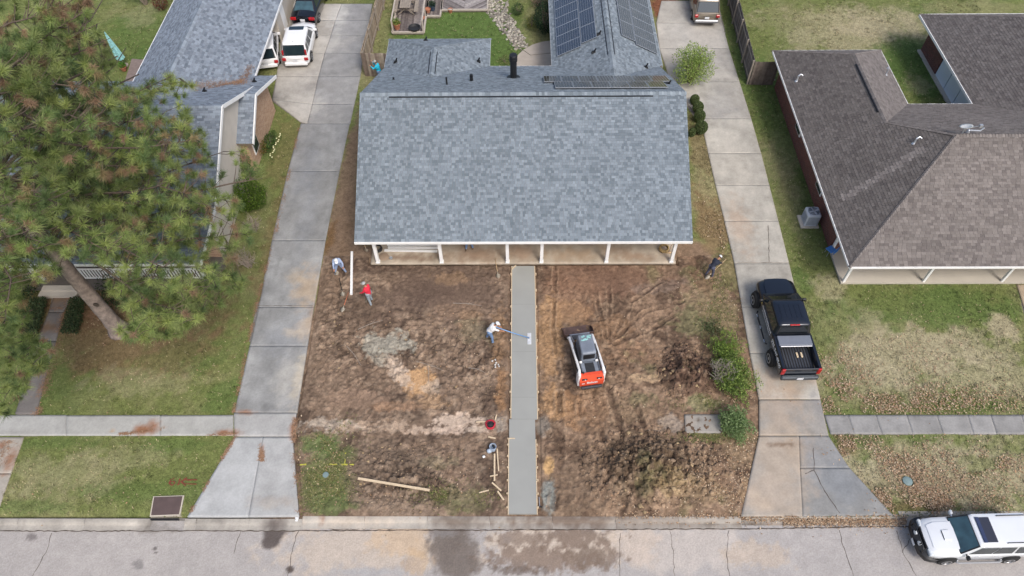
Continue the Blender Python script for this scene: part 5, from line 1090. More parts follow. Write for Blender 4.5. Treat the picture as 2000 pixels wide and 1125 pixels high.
def offroader():
    P = thing('offroad_suv', (18.5, 9.12, -.11), 'silver white off-road suv with black bull bar on the street', 'suv', None, math.radians(91.5), world=False)
    pm = paint('silver_paint', S(236, 239, 242, .9), .15, .3); h, w = 2.3, .9; zs = 1.05
    low = mat('grey_cladding', S(150, 152, 156), rough=.45, var=.05)
    body(P, [(-h, w*.9, .5, zs-.08, zs-.02, .06), (-h+.08, w*.98, .42, zs, zs+.03), (-.6, w, .42, zs, zs+.02), (.55, w, .42, zs-.01, zs+.03), (.85, w, .42, zs-.02, zs+.06), (1.6, w*.985, .42, zs-.05, zs+.03), (2.02, w*.95, .44, zs-.1, zs-.02, -.06), (2.2, w*.88, .48, zs-.2, zs-.12, -.1)], pm)
    x = MB(); x.loft([[(-w-.012, y, .45), (-w-.015, y, .62), (w+.015, y, .62), (w+.012, y, .45)] for y in (-1.05, .98)]); x.build('cladding', low, P)
    x = MB(); x.loft([[(-.62, .86, zs+.075), (-.3, .86, zs+.1), (.3, .86, zs+.1), (.62, .86, zs+.075)], [(-.6, 1.7, zs+.035), (-.3, 1.7, zs+.065), (.3, 1.7, zs+.065), (.6, 1.7, zs+.035)], [(-.5, 2.0, zs-.01), (-.25, 2.0, zs+.01), (.25, 2.0, zs+.01), (.5, 2.0, zs-.01)]], closed=False, cap=False); x.build('hood', pm, P, True)
    x = MB(); x.loft([[(-.26, 1.2, zs+.1), (-.22, 1.2, zs+.14), (.22, 1.2, zs+.14), (.26, 1.2, zs+.1)], [(-.24, 1.48, zs+.07), (-.2, 1.48, zs+.13), (.2, 1.48, zs+.13), (.24, 1.48, zs+.07)]]); hs = x.build('hood_scoop', pm, P); x = MB(); x.box((0, 1.485, zs+.1), (.38, .01, .04)); x.build('scoop_opening', M_dark, hs)
    cabin(P, (-h+.1, 1.0), (-h+.32, .42), w*.95, w*.8, zs, 1.72, pm, [('F', .05, .95, .06, .95), ('B', .08, .92, .1, .9), ('L', .08, .38, .1, .84), ('L', .40, .66, .1, .84), ('L', .7, .95, .1, .84), ('R', .05, .3, .1, .84), ('R', .34, .6, .1, .84), ('R', .62, .92, .1, .84)], dome=.04)
    x = MB(); x.cbox((0, -.12, 1.775), (1.1, .46, .03), .012); x.build('sunroof', mat('tinted_sunroof', S(52, 54, 66), rough=.15, var=.05, spec=.7), P); x = MB(); x.cbox((0, .16, 1.79), (1.12, .16, .04), .015); x.build('wind_deflector', mat('smoked_plastic', S(56, 66, 96), rough=.1), P)
    for s_ in (-1, 1):
        x = MB(); x.tube([(s_*.6, -1.95, 1.76), (s_*.6, -1.9, 1.79), (s_*.6, -.75, 1.79), (s_*.6, -.7, 1.76)], .02, 6); x.build('roof_rail', M_plastic, P)
        for y in (-1.35, 1.33): wheel(P, s_*(w-.04), y, .38, .27, s_, .55); arches(P, s_*(w-.01), y, .38, s_, M_plastic)
        block(P, 'head_lamp', (s_*.66, 2.14, zs-.2), (.34, .12, .16), M_lamp, .03); block(P, 'tail_lamp', (s_*.82, -h+.04, .95), (.14, .1, .4), M_red, .02)
        x = MB(); x.tube([(s_*.96, -1.0, .42), (s_*1.02, -.9, .38), (s_*1.02, .85, .38), (s_*.96, .95, .42)], .045, 8); x.build('side_step', low, P, True)
        for y in (-.95, .9): block(P, 'mud_flap', (s_*.86, y*1.0+(.0 if y < 0 else 0), .38), (.2, .04, .26), M_wtext, .01)
        for y in (.28, -.55):
            x = MB(); x.cbox((s_*(w+.005), y, zs-.14), (.03, .16, .04), .01); x.build('door_handle', M_chrome, P)
    # bull bar bumper
    x = MB(); R = []
    for xx, yo in ((-.98, -.34), (-.9, -.12), (-.6, .06), (0, .1), (.6, .06), (.9, -.12), (.98, -.34)): R.append([(xx, 2.2+yo, .42), (xx, 2.42+yo, .46), (xx, 2.42+yo, .72), (xx, 2.2+yo, .78)])
    x.loft(R); x.build('front_bumper', M_black, P, True, sharp=40)
    x = MB(); x.tube([(-.62, 2.42, .7), (-.6, 2.46, 1.02), (-.5, 2.46, 1.08), (.5, 2.46, 1.08), (.6, 2.46, 1.02), (.62, 2.42, .7)], .035, 8)
    for xx in (-.3, .3): x.tube([(xx, 2.44, .7), (xx, 2.47, 1.08)], .03, 8)
    x.build('bull_bar', M_black, P, True)
    for xx in (-.24, .24):
        x = MB(); x.lathe([(.01, -.05), (.09, -.05), (.1, .03), (.01, .05)], (xx, 2.45, .86), 12, axis='Y'); x.build('driving_lamp', M_lamp, P, True, sharp=40)
    block(P, 'licence_plate', (-.1, 2.56, .6), (.32, .02, .16), M_plate, .01); block(P, 'grille', (0, 2.2, .82), (.9, .06, .2), M_plastic, .02); block(P, 'rear_bumper', (0, -h-.02, .55), (1.7, .18, .2), M_plastic, .04)
    for s_ in (-1, 1):
        x = MB(); x.cbox((s_*1.02, .78, zs+.1), (.2, .12, .18), .04); x.box((s_*.9, .78, zs+.05), (.16, .05, .05)); x.build('mirror', pm if s_ > 0 else M_black, P)
    P.scale = (.9, .95, .9)
offroader()

# compact skid steer loader
def loader():
    r0, f0 = G(1156, 752), G(1131, 648); d = (f0-r0).normalized(); rz = math.atan2(-d.x, d.y)
    P = thing('skid_loader', (r0.x+d.x*1.3-.08, r0.y+d.y*1.3-.25, .04), 'white and orange compact loader with grey cab on the bare soil', 'loader', None, rz, world=False)
    wht = mat('loader_white', S(244, 244, 242, .92), rough=.45, var=.12, scale=3); org = mat('loader_orange', S(226, 82, 50), rough=.45, var=.1, scale=3); gry = mat('loader_grey', S(126, 134, 146), rough=.5, var=.15, scale=3); stl = mat('bucket_steel', S(104, 84, 78), rough=.6, metal=.3, var=.3, scale=4); dk = mat('loader_dark', S(56, 60, 66), rough=.6, var=.2); trk = mat('muddy_track', S(82, 68, 57), rough=.9, var=.4, scale=7, bump=.6)
    m = MB(); m.cbox((0, -.1, .55), (.95, 2.3, .62), .06); m.build('chassis', dk, P)
    for s_ in (-1, 1):      # rubber tracks
        x = MB(); pts = []
        for t in np.linspace(0, 2*math.pi, 28, endpoint=False):
            yy = .78*math.copysign(min(1, abs(math.cos(t))*1.25), math.cos(t)); zz = .34+.3*math.copysign(min(1, abs(math.sin(t))*1.25), math.sin(t)); pts.append((yy, zz))
        x.loft([[(s_*(.48+.34*k), p[0]-.02, p[1]+.03) for p in pts] for k in (0, 1)] if s_ > 0 else [[(s_*(.82-.34*k), p[0]-.02, p[1]+.03) for p in pts] for k in (0, 1)]); tr = x.build('track', trk, P)
        x = MB()
        for yy in np.linspace(-.72, .68, 13): x.box((s_*.65, yy, .7), (.34, .05, .04))
        x.build('track_lug', trk, tr)['kind'] = 'stuff'
        # lift arm: rear upright, long arm, front drop
        x = MB(); R = []
        for y, z, w, hh in ((-1.28, 1.2, .1, .3), (-1.05, 1.5, .12, .2), (-.2, 1.28, .13, .2), (.85, .98, .14, .22), (1.4, .72, .14, .24), (1.65, .36, .13, .2)):
            R.append([(s_*.74-w/2, y, z-hh/2), (s_*.74+w/2, y, z-hh/2), (s_*.74+w/2, y, z+hh/2), (s_*.74-w/2, y, z+hh/2)])
        x.loft(R); x.build('lift_arm', wht, P)
        x = MB(); x.cbox((s_*.77, -1.12, .95), (.16, .42, 1.1), .04); x.build('arm_tower', wht, P)
        x = MB(); x.tube([(s_*.62, -1.0, 1.0), (s_*.64, .1, .95)], .05, 8); x.build('lift_cylinder', M_galv, P)
        x = MB(); x.lathe([(.01, -.07), (.09, -.07), (.09, .07), (.01, .07)], (s_*.84, -1.0, 1.42), 10, axis='X'); x.build('arm_pivot', M_black, P)
    m = MB(); R = [rrect(-.46, .46, -.42, .8, .85, .08), rrect(-.46, .46, -.42, .86, 1.4, .08), rrect(-.45, .45, -.38, .78, 1.94, .08), rrect(-.4, .4, -.32, .72, 2.0, .1)]
    m.loft(R); cab = m.build('cab', gry, P, True, sharp=35)
    m = MB(); m.slabquad((-.36, -.436, 1.5), (.36, -.436, 1.5), (.36, -.4, 1.86), (-.36, -.4, 1.86), .01); m.build('rear_window', M_dark, cab)
    for i in range(7):
        m = MB(); m.box((-.3+i*.1, .2, 2.005), (.03, .9, .015)); m.build('roof_rib', gry, cab)
    m = MB()
    rr2 = random.Random(2)
    for k in range(9): m.cbox((rr2.uniform(-.26, .26), .5+rr2.uniform(-.12, .12), 2.02+.004*k), (rr2.uniform(.1, .26), rr2.uniform(.06, .12), .008), .003, rz=rr2.uniform(-.4, .4))
    m.build('paint_mark', mat('worn_teal_paint', S(150, 200, 196), rough=.7, var=.3, scale=9), cab)
    for s_ in (-1, 1):
        m = MB(); m.box((s_*.468, .2, 1.55), (.01, .8, .5)); m.build('side_mesh', M_dark, cab)
    for s_ in (-1, 1):
        for o_ in (.0, .05):
            m = MB(); m.tube([(s_*(.6+o_), -.9, 1.3), (s_*(.63+o_), -.3, 1.42), (s_*(.66+o_), .5, 1.2), (s_*(.64+o_), 1.2, .85), (s_*(.5+o_), 1.55, .6)], .016, 6); m.build('hydraulic_hose', M_black, P, True)
        m = MB(); m.tube([(s_*.55, 1.0, .95), (s_*.58, 1.55, .62)], .045, 8); m.build('tilt_cylinder', M_galv, P)
        for k in range(4):
            m = MB(); m.box((s_*.476, -.1+k*.2, 1.55), (.012, .03, .5)); m.build('cage_bar', gry, cab)
    m = MB(); m.cbox((0, -1.5, .45), (1.3, .12, .16), .03); m.build('counterweight', dk, P)
    m = MB(); m.cbox((0, -.86, 1.08), (1.06, .84, .3), .04); m.build('engine_cover', gry, P); m = MB(); m.cbox((.0, -.86, 1.24), (.56, .66, .06), .01); m.build('cooling_grille', M_plastic, P)
    for i in range(8):
        m = MB(); m.box((0, -1.14+i*.08, 1.275), (.5, .02, .012)); m.build('grille_slat', dk, P)
    for s_ in (-1, 1):
        m = MB(); m.cbox((s_*.5, -.46, 1.3), (.16, .1, .1), .02); m.build('latch', wht, P)
    m = MB(); R = [[(-.74, -1.42, .5), (.74, -1.42, .5), (.74, -1.1, .5), (-.74, -1.1, .5)], [(-.76, -1.44, .95), (.76, -1.44, .95), (.76, -1.1, .95), (-.76, -1.1, .95)], [(-.72, -1.26, 1.3), (.72, -1.26, 1.3), (.72, -1.1, 1.3), (-.72, -1.1, 1.3)]]
    m.loft(R); tg = m.build('tailgate', org, P)
    for s_ in (-1, 1):
        m = MB(); m.cbox((s_*.46, -1.38, 1.1), (.34, .06, .07), .01); m.build('tail_lamp', M_dark, tg); m = MB(); m.cbox((s_*.42, -1.41, 1.1), (.08, .04, .06), .01); m.build('reflector', M_lamp, tg)
    Mt = Matrix.Translation((.02, -1.443, .82)) @ Matrix.Rotation(math.radians(90), 4, 'X'); text_obj(P, 'Bobcat', .24, Mt, M_wtext, bold=.006)
    text_obj(P, 'S70', .12, Matrix.Translation((-.56, -1.443, .78)) @ Matrix.Rotation(math.radians(90), 4, 'X'), M_wtext, bold=.002) if False else None
    m = MB(); m.cbox((-.54, -1.445, .78), (.18, .008, .06), .003); m.build('decal', M_wtext, tg)
    m = MB(); m.lathe([(.01, 0), (.055, 0), (.055, .1), (.01, .12)], (-.5, -1.12, 1.3), 10); m.build('exhaust', M_black, P)
    # bucket
    m = MB(); prof = [(y_+.34, z_) for y_, z_ in [(1.32, .62), (1.34, .3), (1.5, .08), (1.75, .02), (2.16, .0), (2.16, .025), (1.76, .05), (1.53, .11), (1.38, .31), (1.36, .62)]]
    m.loft([[(x, p[0], p[1]) for p in (prof if True else prof)] for x in (-.95, .95)]); b = m.build('bucket', stl, P, True, sharp=40)
    for s_ in (-1, 1):
        m = MB(); pl_ = [(1.68, .62), (1.68, .3), (1.84, .08), (2.5, .0), (2.06, .5)]; m.add([(s_*.95, *q) for q in pl_]+[(s_*.97, *q) for q in pl_], [(0, 1, 2, 3, 4), (9, 8, 7, 6, 5), (0, 4, 9, 5), (4, 3, 8, 9)]); m.build('side_plate', stl, b)
    m = MB(); m.box((0, 1.62, .4), (1.3, .06, .5)); m.build('quick_coupler', gry, P)
    P.scale = (.76, .92, .88)
loader()

# ------------------------------------------------------------------ plants
def leaf_quads(P, size, dirs=None, r_=None, asp=.55, up=.4):
    """a folded leaf (two triangles each) at every point P, random facing, biased upward"""
    n = len(P); u = r_.normal(size=(n, 3)); u /= np.linalg.norm(u, axis=1)[:, None]
    if dirs is not None: u = u*.7+dirs; u /= np.linalg.norm(u, axis=1)[:, None]
    nz = r_.normal(size=(n, 3))*.8+np.array([0, 0, up*2]); w = np.cross(u, nz); w /= np.linalg.norm(w, axis=1)[:, None]+1e-9
    s_ = (size*(.6+.8*r_.random(n)))[:, None] if np.ndim(size) == 0 else size[:, None]*(.6+.8*r_.random(n))[:, None]
    V = np.stack([P-u*s_*.5, P+w*s_*asp*.5, P+u*s_*.5, P-w*s_*asp*.5], 1)
    return V.reshape(-1, 3), np.arange(n*4).reshape(-1, 4)
def colvar(cols, n, r_, v=.25):
    c = np.array(cols)[r_.integers(0, len(cols), n)]; return c*(1-v+2*v*r_.random((n, 1)))
M_fol, _N, _L, _B = node_mat('foliage')      # leaves let part of the light through
_a = _N.new('ShaderNodeAttribute'); _a.attribute_name = 'Col'; _L.new(_a.outputs['Color'], _B.inputs['Base Color']); _B.inputs['Roughness'].default_value = .6; _B.inputs['Specular IOR Level'].default_value = .3
_t = _N.new('ShaderNodeBsdfTranslucent'); _L.new(_a.outputs['Color'], _t.inputs['Color']); _mx = _N.new('ShaderNodeMixShader'); _mx.inputs[0].default_value = .38
_L.new(_B.outputs[0], _mx.inputs[1]); _L.new(_t.outputs[0], _mx.inputs[2]); _L.new(_mx.outputs[0], _N['Material Output'].inputs['Surface'])
M_bark = mat('bark', S(128, 116, 106), rough=.95, var=.35, scale=5, bump=1, bscale=14, spec=.1)
M_twig = mat('twigs', S(158, 146, 134), rough=.9, var=.2, scale=5, spec=.1)
def shell_points(n, c, rad, r_, inner=.55, flat=.0, lump=.25, seed=0):
    d = r_.normal(size=(n, 3)); d /= np.linalg.norm(d, axis=1)[:, None]
    lp = 1+lump*(fbm(d[:, 0]*1.7+seed+5, d[:, 1]*1.7+d[:, 2]*1.3, .6, 3, seed)-.5)*2
    q = (inner+(1-inner)*r_.random(n)**.6)*lp
    P = np.array(c)+d*np.array(rad)*q[:, None]
    return P, d
def shrub(name, px, py, rpx, h, cols, label, n=900, leaf=.07, group=None, z0=.0, twigs=5, inner=.5, lump=.25, squash=1., cat='shrub', seed=1, asp=.55, loc=None, rad=None, foliage_name='foliage', gap=0.):
    r_ = np.random.default_rng(seed); b = G(px, py) if loc is None else Vector(loc)
    rx = abs(G(px+rpx, py).x-G(px, py).x) if rad is None else rad; ry = rx*squash
    t = thing(name, (b.x, b.y, z0), label, cat, group)
    P, d = shell_points(n, (b.x, b.y, z0+h*.52), (rx, ry, h*.5), r_, inner, lump=lump, seed=seed)
    if gap: P = P[fbm(P[:, 0]*1.0+P[:, 2], P[:, 1], rx*.5, 3, seed) > gap]; d = d[:len(P)]
    P[:, 2] = np.maximum(P[:, 2], z0+.02)
    V, F = leaf_quads(P, leaf, None, r_, asp); C = np.repeat(colvar(cols, len(P), r_), 4, 0)
    put(foliage_name, np_mesh(foliage_name, V-np.array((b.x, b.y, z0)), F, M_fol, C), t)
    m = MB(); rr3 = random.Random(seed)
    for k in range(twigs):
        a = rr3.random()*6.28; e = (b.x+math.cos(a)*rx*.6, b.y+math.sin(a)*ry*.6, z0+h*rr3.uniform(.6, .9))
        m.tube([(b.x, b.y, z0-.03), ((b.x+e[0])/2+rr3.uniform(-.05, .05), (b.y+e[1])/2, z0+h*.35), e], [.03*h+.008, .02*h+.005, .006], 5)
    m.build('stem', M_bark, t, True)['kind'] = 'stuff'
    return t
GL, GM, GD, GY = S(142, 160, 92), S(96, 122, 62), S(58, 80, 46), S(150, 160, 76)
shapes = [(1355, 203, 10.5, .8, 'small clipped round bush, farthest of the row by the roof edge'), (1361, 219, 12.5, .9, 'clipped round bush, second from the far end of the row'), (1364, 237, 13, .95, 'clipped round bush, third from the far end of the row'), (1367, 260, 14.5, 1.05, 'largest clipped round bush, nearest of the row beside the drive'), (1350, 266, 8, .7, 'small round bush tucked against the house wall')]
for i, (px, py, r, h, lb) in enumerate(shapes):
    shrub('round_bush', px, py, r*.86, h*.86, [S(96, 112, 70), S(82, 98, 60), S(110, 126, 78)], lb, n=5000, leaf=.055, group='clipped bushes beside the right wall', inner=.7, lump=.03, seed=60+i, asp=.8)
shrub('garden_tree', 1347, 162, 38, 2.8, [S(150, 172, 94), S(130, 154, 78), S(170, 188, 110)], 'loose pale green young tree between house and right driveway', n=7000, leaf=.1, inner=.1, lump=.5, seed=70, twigs=14, cat='tree', foliage_name='crown')
shrub('evergreen_shrub', 1064, 62, 22, 2.2, [S(44, 66, 42), S(52, 78, 48), S(36, 54, 36)], 'tall dark evergreen shrub against the solar panel wing', n=2600, leaf=.1, inner=.6, seed=71, squash=1.5)
shrub('garden_shrub', 1012, 28, 12, .9, [S(70, 92, 54), S(90, 110, 66)], 'small mid green shrub at the top of the stone path', n=700, leaf=.08, seed=72)
shrub('garden_shrub', 1040, 52, 14, .6, [S(134, 134, 60), S(110, 116, 56), S(90, 100, 50)], 'low yellow green ground cover shrub by the stone path', n=800, leaf=.07, seed=73, squash=1.8)
shrub('garden_shrub', 1052, 12, 16, 1.0, [S(172, 146, 126), S(150, 126, 106)], 'dry pinkish brown shrub behind the dark evergreen', n=600, leaf=.08, seed=74, twigs=12)
shrub('garden_shrub', 988, 122, 16, .4, [S(150, 152, 100), S(120, 126, 80)], 'straw coloured low plants at the rear roof corner', n=500, leaf=.09, seed=75, asp=.25)
shrub('side_shrub', 474, 352, 28, 1.9, [S(104, 124, 70), S(86, 106, 60), S(122, 138, 80)], 'loose mid green shrub against the left gable wall', n=3600, leaf=.11, seed=176, inner=.2, lump=.6)
shrub('glossy_shrub', 494, 402, 36, 1.7, [S(92, 118, 42), S(66, 92, 34), S(112, 138, 54)], 'dense glossy green rounded shrub left of the driveway', n=5000, leaf=.09, seed=76, inner=.4)
shrub('dry_shrub', 442, 408, 16, 1.3, [S(200, 170, 140), S(178, 144, 116), S(160, 130, 104)], 'straw brown ornamental grass beside the left porch corner', n=900, leaf=.22, asp=.08, seed=77)
shrub('azalea_shrub', 508, 300, 18, 1.0, [S(150, 120, 70), S(128, 110, 60), S(110, 118, 60)], 'brown tinged shrub at the foot of the brick gable', n=900, leaf=.08, seed=78)
shrub('leafy_plant', 528, 282, 14, .6, [S(76, 104, 52), S(62, 88, 46), S(96, 122, 62)], 'dark leafy plants in the bed below the brick gable', n=900, leaf=.09, seed=79, squash=2.2)
shrub('porch_shrub', 42, 572, 44, 1.3, [S(52, 70, 44), S(44, 60, 38), S(64, 82, 50)], 'dark green holly shrub below the left porch railing', n=2200, leaf=.1, seed=80)
shrub('porch_shrub', 260, 570, 60, 1.1, [S(60, 76, 46), S(48, 64, 40), S(74, 90, 54)], 'dark shrub under the porch behind the pine trunk', n=2200, leaf=.1, seed=81)
# daffodils in the bed
fb_ = G(540, 292); fl_ = thing('daffodil_row', (fb_.x, fb_.y, 0), 'row of small white and yellow daffodils along the bed', 'flowers')
m = MB(); m2 = MB(); rr4 = random.Random(5)
for k in range(16):
    t = k/15; p = G(549-18*t+rr4.uniform(-3, 3), 268+46*t); m.tube([(p.x, p.y, 0), (p.x+rr4.uniform(-.04, .04), p.y, .28)], .012, 4)
    m2.lathe([(.01, 0), (.05, .02), (.035, .035), (.01, .04)], (p.x, p.y, .28), 6)
m.build('stem', mat('flower_stem', S(90, 120, 60)), fl_)['kind'] = 'stuff'; m2.build('blossom', mat('petals', S(240, 238, 190), var=.1), fl_)['kind'] = 'stuff'
# low clipped hedges by the left path
for i, (px, py, lb) in enumerate([(73, 622, 'low clipped hedge left of the dark garden path'), (150, 622, 'low clipped hedge between garden path and pine trunk')]):
    r_ = np.random.default_rng(90+i); a, b = G(px-9, py+34), G(px+9, py-34); n = 2600
    P = np.stack([a.x+(b.x-a.x)*0.5+(r_.random(n)-.5)*.85+((r_.random(n)-.5)*.0), a.y+(b.y-a.y)*r_.random(n), .05+.4*r_.random(n)**.5], -1)
    P[:, 0] += (P[:, 1]-(a.y+b.y)/2)*(b.x-a.x)/(b.y-a.y)
    t = thing('clipped_hedge', ((a.x+b.x)/2, (a.y+b.y)/2, 0), lb, 'hedge', 'hedges flanking the left garden path'); V, F = leaf_quads(P, .08, None, r_, .7)
    put('foliage', np_mesh('foliage', V-np.array(t.location), F, M_fol, np.repeat(colvar([S(72, 88, 58), S(60, 76, 48), S(84, 100, 66)], n, r_), 4, 0)), t)
    m = MB(); 
    for k in range(6): y = a.y+(b.y-a.y)*(k+.5)/6; x = (a.x+b.x)/2+(y-(a.y+b.y)/2)*(b.x-a.x)/(b.y-a.y); m.tube([(x, y, -.02), (x+.1, y, .3)], .02, 5); m.tube([(x, y, .1), (x-.15, y+.1, .34)], .015, 5)
    m.build('stem', M_bark, t)['kind'] = 'stuff'
# leafless shrubs: many thin curved branches
def bare_shrub(name, px, py, rpx, h, n, label, matl=None, seed=0, cat='shrub', thick=.012, loc=None, z0=0.):
    rr5 = random.Random(seed); b = G(px, py, z0); rx = abs(G(px+rpx, py).x-G(px, py).x); t = thing(name, (b.x, b.y, z0), label, cat); m = MB(); m2 = MB()
    for k in range(n):
        a = rr5.random()*6.283; r1 = rx*rr5.uniform(.5, 1.1); e = Vector((b.x+math.cos(a)*r1, b.y+math.sin(a)*r1, z0+h*rr5.uniform(.5, 1))); s0 = Vector((b.x+math.cos(a)*.08, b.y+math.sin(a)*.08, z0-.03)); mid = s0.lerp(e, .5)+Vector((rr5.uniform(-.1, .1), rr5.uniform(-.1, .1), h*.2))
        m.tube([s0, mid, e], [thick*1.6, thick, thick*.4], 4)
        for j in range(5):
            f = rr5.uniform(.35, 1); p = s0.lerp(mid, f*2) if f < .5 else mid.lerp(e, f*2-1); q = p+Vector((rr5.uniform(-.4, .4)*rx, rr5.uniform(-.4, .4)*rx, rr5.uniform(.0, .3)*h)); m2.tube([p, p.lerp(q, .5)+Vector((0, 0, .03)), q], [thick*.7, thick*.5, thick*.25], 3)
    m.build('branch', matl or M_twig, t)['kind'] = 'stuff'; m2.build('twig', matl or M_twig, t)['kind'] = 'stuff'; return t
bare_shrub('bare_shrub', 498, 452, 20, 1.0, 22, 'leafless grey shrub right below the glossy bush', seed=1)
bare_shrub('bare_shrub', 488, 522, 24, 1.1, 26, 'leafless grey shrub at the porch corner beside the driveway', seed=2)
bare_shrub('bare_shrub', 425, 596, 22, .9, 22, 'leafless tan shrub under the lowest pine boughs', mat('dry_twigs', S(150, 128, 104)), seed=3)
bare_shrub('bare_tree', 285, 8, 34, 3.0, 26, 'leafless grey small tree at the top of the left back lawn', seed=4, cat='tree', thick=.03)
shrub('russet_shrub', 318, 18, 16, 1.2, [S(130, 84, 66), S(112, 70, 54)], 'russet leaved shrub beside the left rear roof', n=700, leaf=.1, seed=83)
# the uprooted shrubs on the right edge of the bare yard
shrub('uprooted_bush', 1428, 748, 40, 1.2, [S(138, 160, 78), S(112, 136, 66), S(88, 112, 56), S(160, 180, 100)], 'large uprooted green bush with bare grey branches beside the drive', n=7000, leaf=.085, seed=84, inner=.1, lump=.7, squash=1.4, twigs=6, z0=.02)
t_ = bare_shrub('torn_branches', 1402, 742, 26, 1.25, 34, 'tangle of bare grey branches on the side of the uprooted bush', mat('grey_branches', S(150, 142, 130)), seed=5, cat='branches', thick=.016, z0=.15)
shrub('uprooted_bush', 1414, 694, 30, .9, [S(150, 172, 84), S(118, 144, 66), S(104, 130, 66)], 'light green torn shrub above the big uprooted bush', n=2600, leaf=.13, seed=85, asp=.25, lump=.9, inner=.05, squash=1.3)
shrub('uprooted_bush', 1432, 836, 30, 1.0, [S(128, 152, 98), S(106, 132, 80), S(148, 168, 118)], 'leafy green bush at the end of the old sidewalk slab', n=4600, leaf=.085, seed=86, squash=1.15, inner=.1, lump=.6)
shrub('uprooted_bush', 1388, 645, 26, .35, [S(104, 118, 80), S(90, 106, 68), S(134, 136, 98)], 'low dark green cut shrub on the dry grass', n=700, leaf=.12, seed=87, lump=1., inner=.0, asp=.3, squash=1.3)
shrub('weed_clump', 1395, 662, 30, .25, [S(128, 122, 90), S(150, 136, 106)], 'flattened dry weeds below the cut shrub', n=700, leaf=.16, asp=.08, seed=88)

# ---- the great pine
def pine():
    r_ = np.random.default_rng(12); bx, by = -20.15, 19.55
    t = thing('pine_tree', (bx, by, 0), 'huge pine with long needles and thick scaly trunk on left lawn', 'tree')
    def axis(z): return Vector((bx-.055*z+.0015*z*z, by+.03*z, z))
    m = MB(); n = 22; R = []
    zs_ = np.concatenate([[-.1, .15, .4], np.linspace(.8, 18.5, 70)])
    for z in zs_:
        rad = .37*(1-z/23)**.9+(.22*math.exp(-max(z, 0)*3.0)); c = axis(z); ring = []
        for k in range(n):
            a = 2*math.pi*k/n; q = rad*(1+.11*(float(fbm(np.array(a*2.2*1.0+3), np.array(z*1.1), .5, 3, 2))-.5)*2+.05*math.sin(k*2.5+z*5.3)); ring.append((c.x+q*math.cos(a), c.y+q*math.sin(a), c.z))
        R.append(ring)
    m.loft(R); tr = m.build('trunk', mat('pine_bark', S(150, 136, 128), rough=.95, var=.45, scale=3.5, bump=1, bscale=9, spec=.1, fine=.25), t, True)
    m = MB(); k_ = axis(2.6); m.lathe([(.001, .0), (.07, .02), (.12, .0), (.14, -.05)], (k_.x+.24, k_.y-.27, 2.6), 12, M=None, axis='Y'); m.build('knot', mat('bark_knot', S(78, 68, 62)), tr)
    A = [(-60, -60), (172, -60), (176, 50), (218, 82), (222, 140), (256, 172), (330, 148), (386, 168), (384, 210), (402, 268), (440, 300), (452, 340), (438, 372), (470, 395), (500, 470), (488, 530), (455, 575), (405, 612), (352, 650), (290, 668), (230, 655), (200, 628), (215, 560), (150, 505), (120, 548), (60, 560), (-60, 560)]
    Bp = [(-60, 555), (38, 566), (50, 600), (60, 640), (112, 690), (96, 715), (62, 742), (40, 780), (12, 808), (-60, 830)]
    Cp = [(452, 300), (480, 285), (520, 300), (512, 345), (470, 345)]
    W = [(118, 512), (150, 498), (186, 522), (262, 628), (246, 642), (215, 640), (150, 545), (128, 560), (60, 640), (48, 590), (60, 560), (110, 545)]
    clumps = []; bran = MB(); bran2 = MB(); subs = []
    nb = 0
    for i in range(170):
        z = 4.2+13.6*(i+.5)/170+r_.normal()*.3; a = i*2.39996+r_.normal()*.25
        L = (9.8*(1-((z-7.5)/11.5)**2) if z > 7.5 else 9.8-1.0*(7.5-z)*.9)*r_.uniform(.72, 1.05); L = max(1.2, L)
        s0 = axis(z); dr = Vector((math.cos(a), math.sin(a), 0)); rise = r_.uniform(-.06, .16)+(.25 if z > 13 else 0)
        pts = [s0+dr*(L*q)+Vector((0, 0, rise*L*q-.5*q*q*(1 if z < 9 else .2)))+Vector((r_.normal()*.12*q*2, r_.normal()*.12*q*2, r_.normal()*.08)) for q in np.linspace(0, 1, 7)]
        br_clumps = []
        for j in range(int(13+L*3.4)):
            q = 1-.72*r_.random()**1.35; k = min(5, int(q*6)); p = pts[k].lerp(pts[k+1], q*6-k)
            side = r_.choice((-1, 1)); off = Vector((-dr.y, dr.x, 0))*side*r_.uniform(.1, 1.5)*(1.15-q*.5)+dr*r_.uniform(0, .6)+Vector((0, 0, r_.uniform(-.1, .5)))
            br_clumps.append((p, p+off))
        e = [c[1] for c in br_clumps]
        ex, ey = pixn(np.array([tuple(v) for v in e])); ok = (inpoly(ex, ey, A) | inpoly(ex, ey, Bp) | inpoly(ex, ey, Cp)) & ~inpoly(ex, ey, W)
        if ok.sum() < 3: continue
        lim = max((c[0]-s0).length for c, o_ in zip(br_clumps, ok) if o_)/L
        kk = max(2, min(7, int(lim*6)+2)); rad0 = .03+.008*L; lim_ok = False
        px_, py_ = pixn(np.array([tuple(v) for v in pts[:kk]]))
        if inpoly(px_, py_, W).sum() == 0 and not (z < 10.5 and py_.max() > 540 and px_.max() < 330): lim_ok = True; bran.tube(pts[:kk], [rad0*(1-.85*q) for q in np.linspace(0, 1, 7)[:kk]], 6)
        for (p, q), o_ in zip(br_clumps, ok):
            if o_:
                clumps.append((q, (q-p).normalized() if (q-p).length > .01 else dr)); subs.append((p, q) if lim_ok else (p.lerp(q, .75), q))
    for p, q in subs: bran.tube([p, p.lerp(q, .6)+Vector((0, 0, -.05)), q], [.022, .016, .01], 4)
    bran.build('limb', mat('pine_limb', S(96, 84, 74), rough=.95, var=.3, scale=6), t, True)['kind'] = 'stuff'
    # fill the crown evenly: side shoots growing from the nearest limb
    have = np.array([tuple(c[0]) for c in clumps]); tries = 0; added = 0
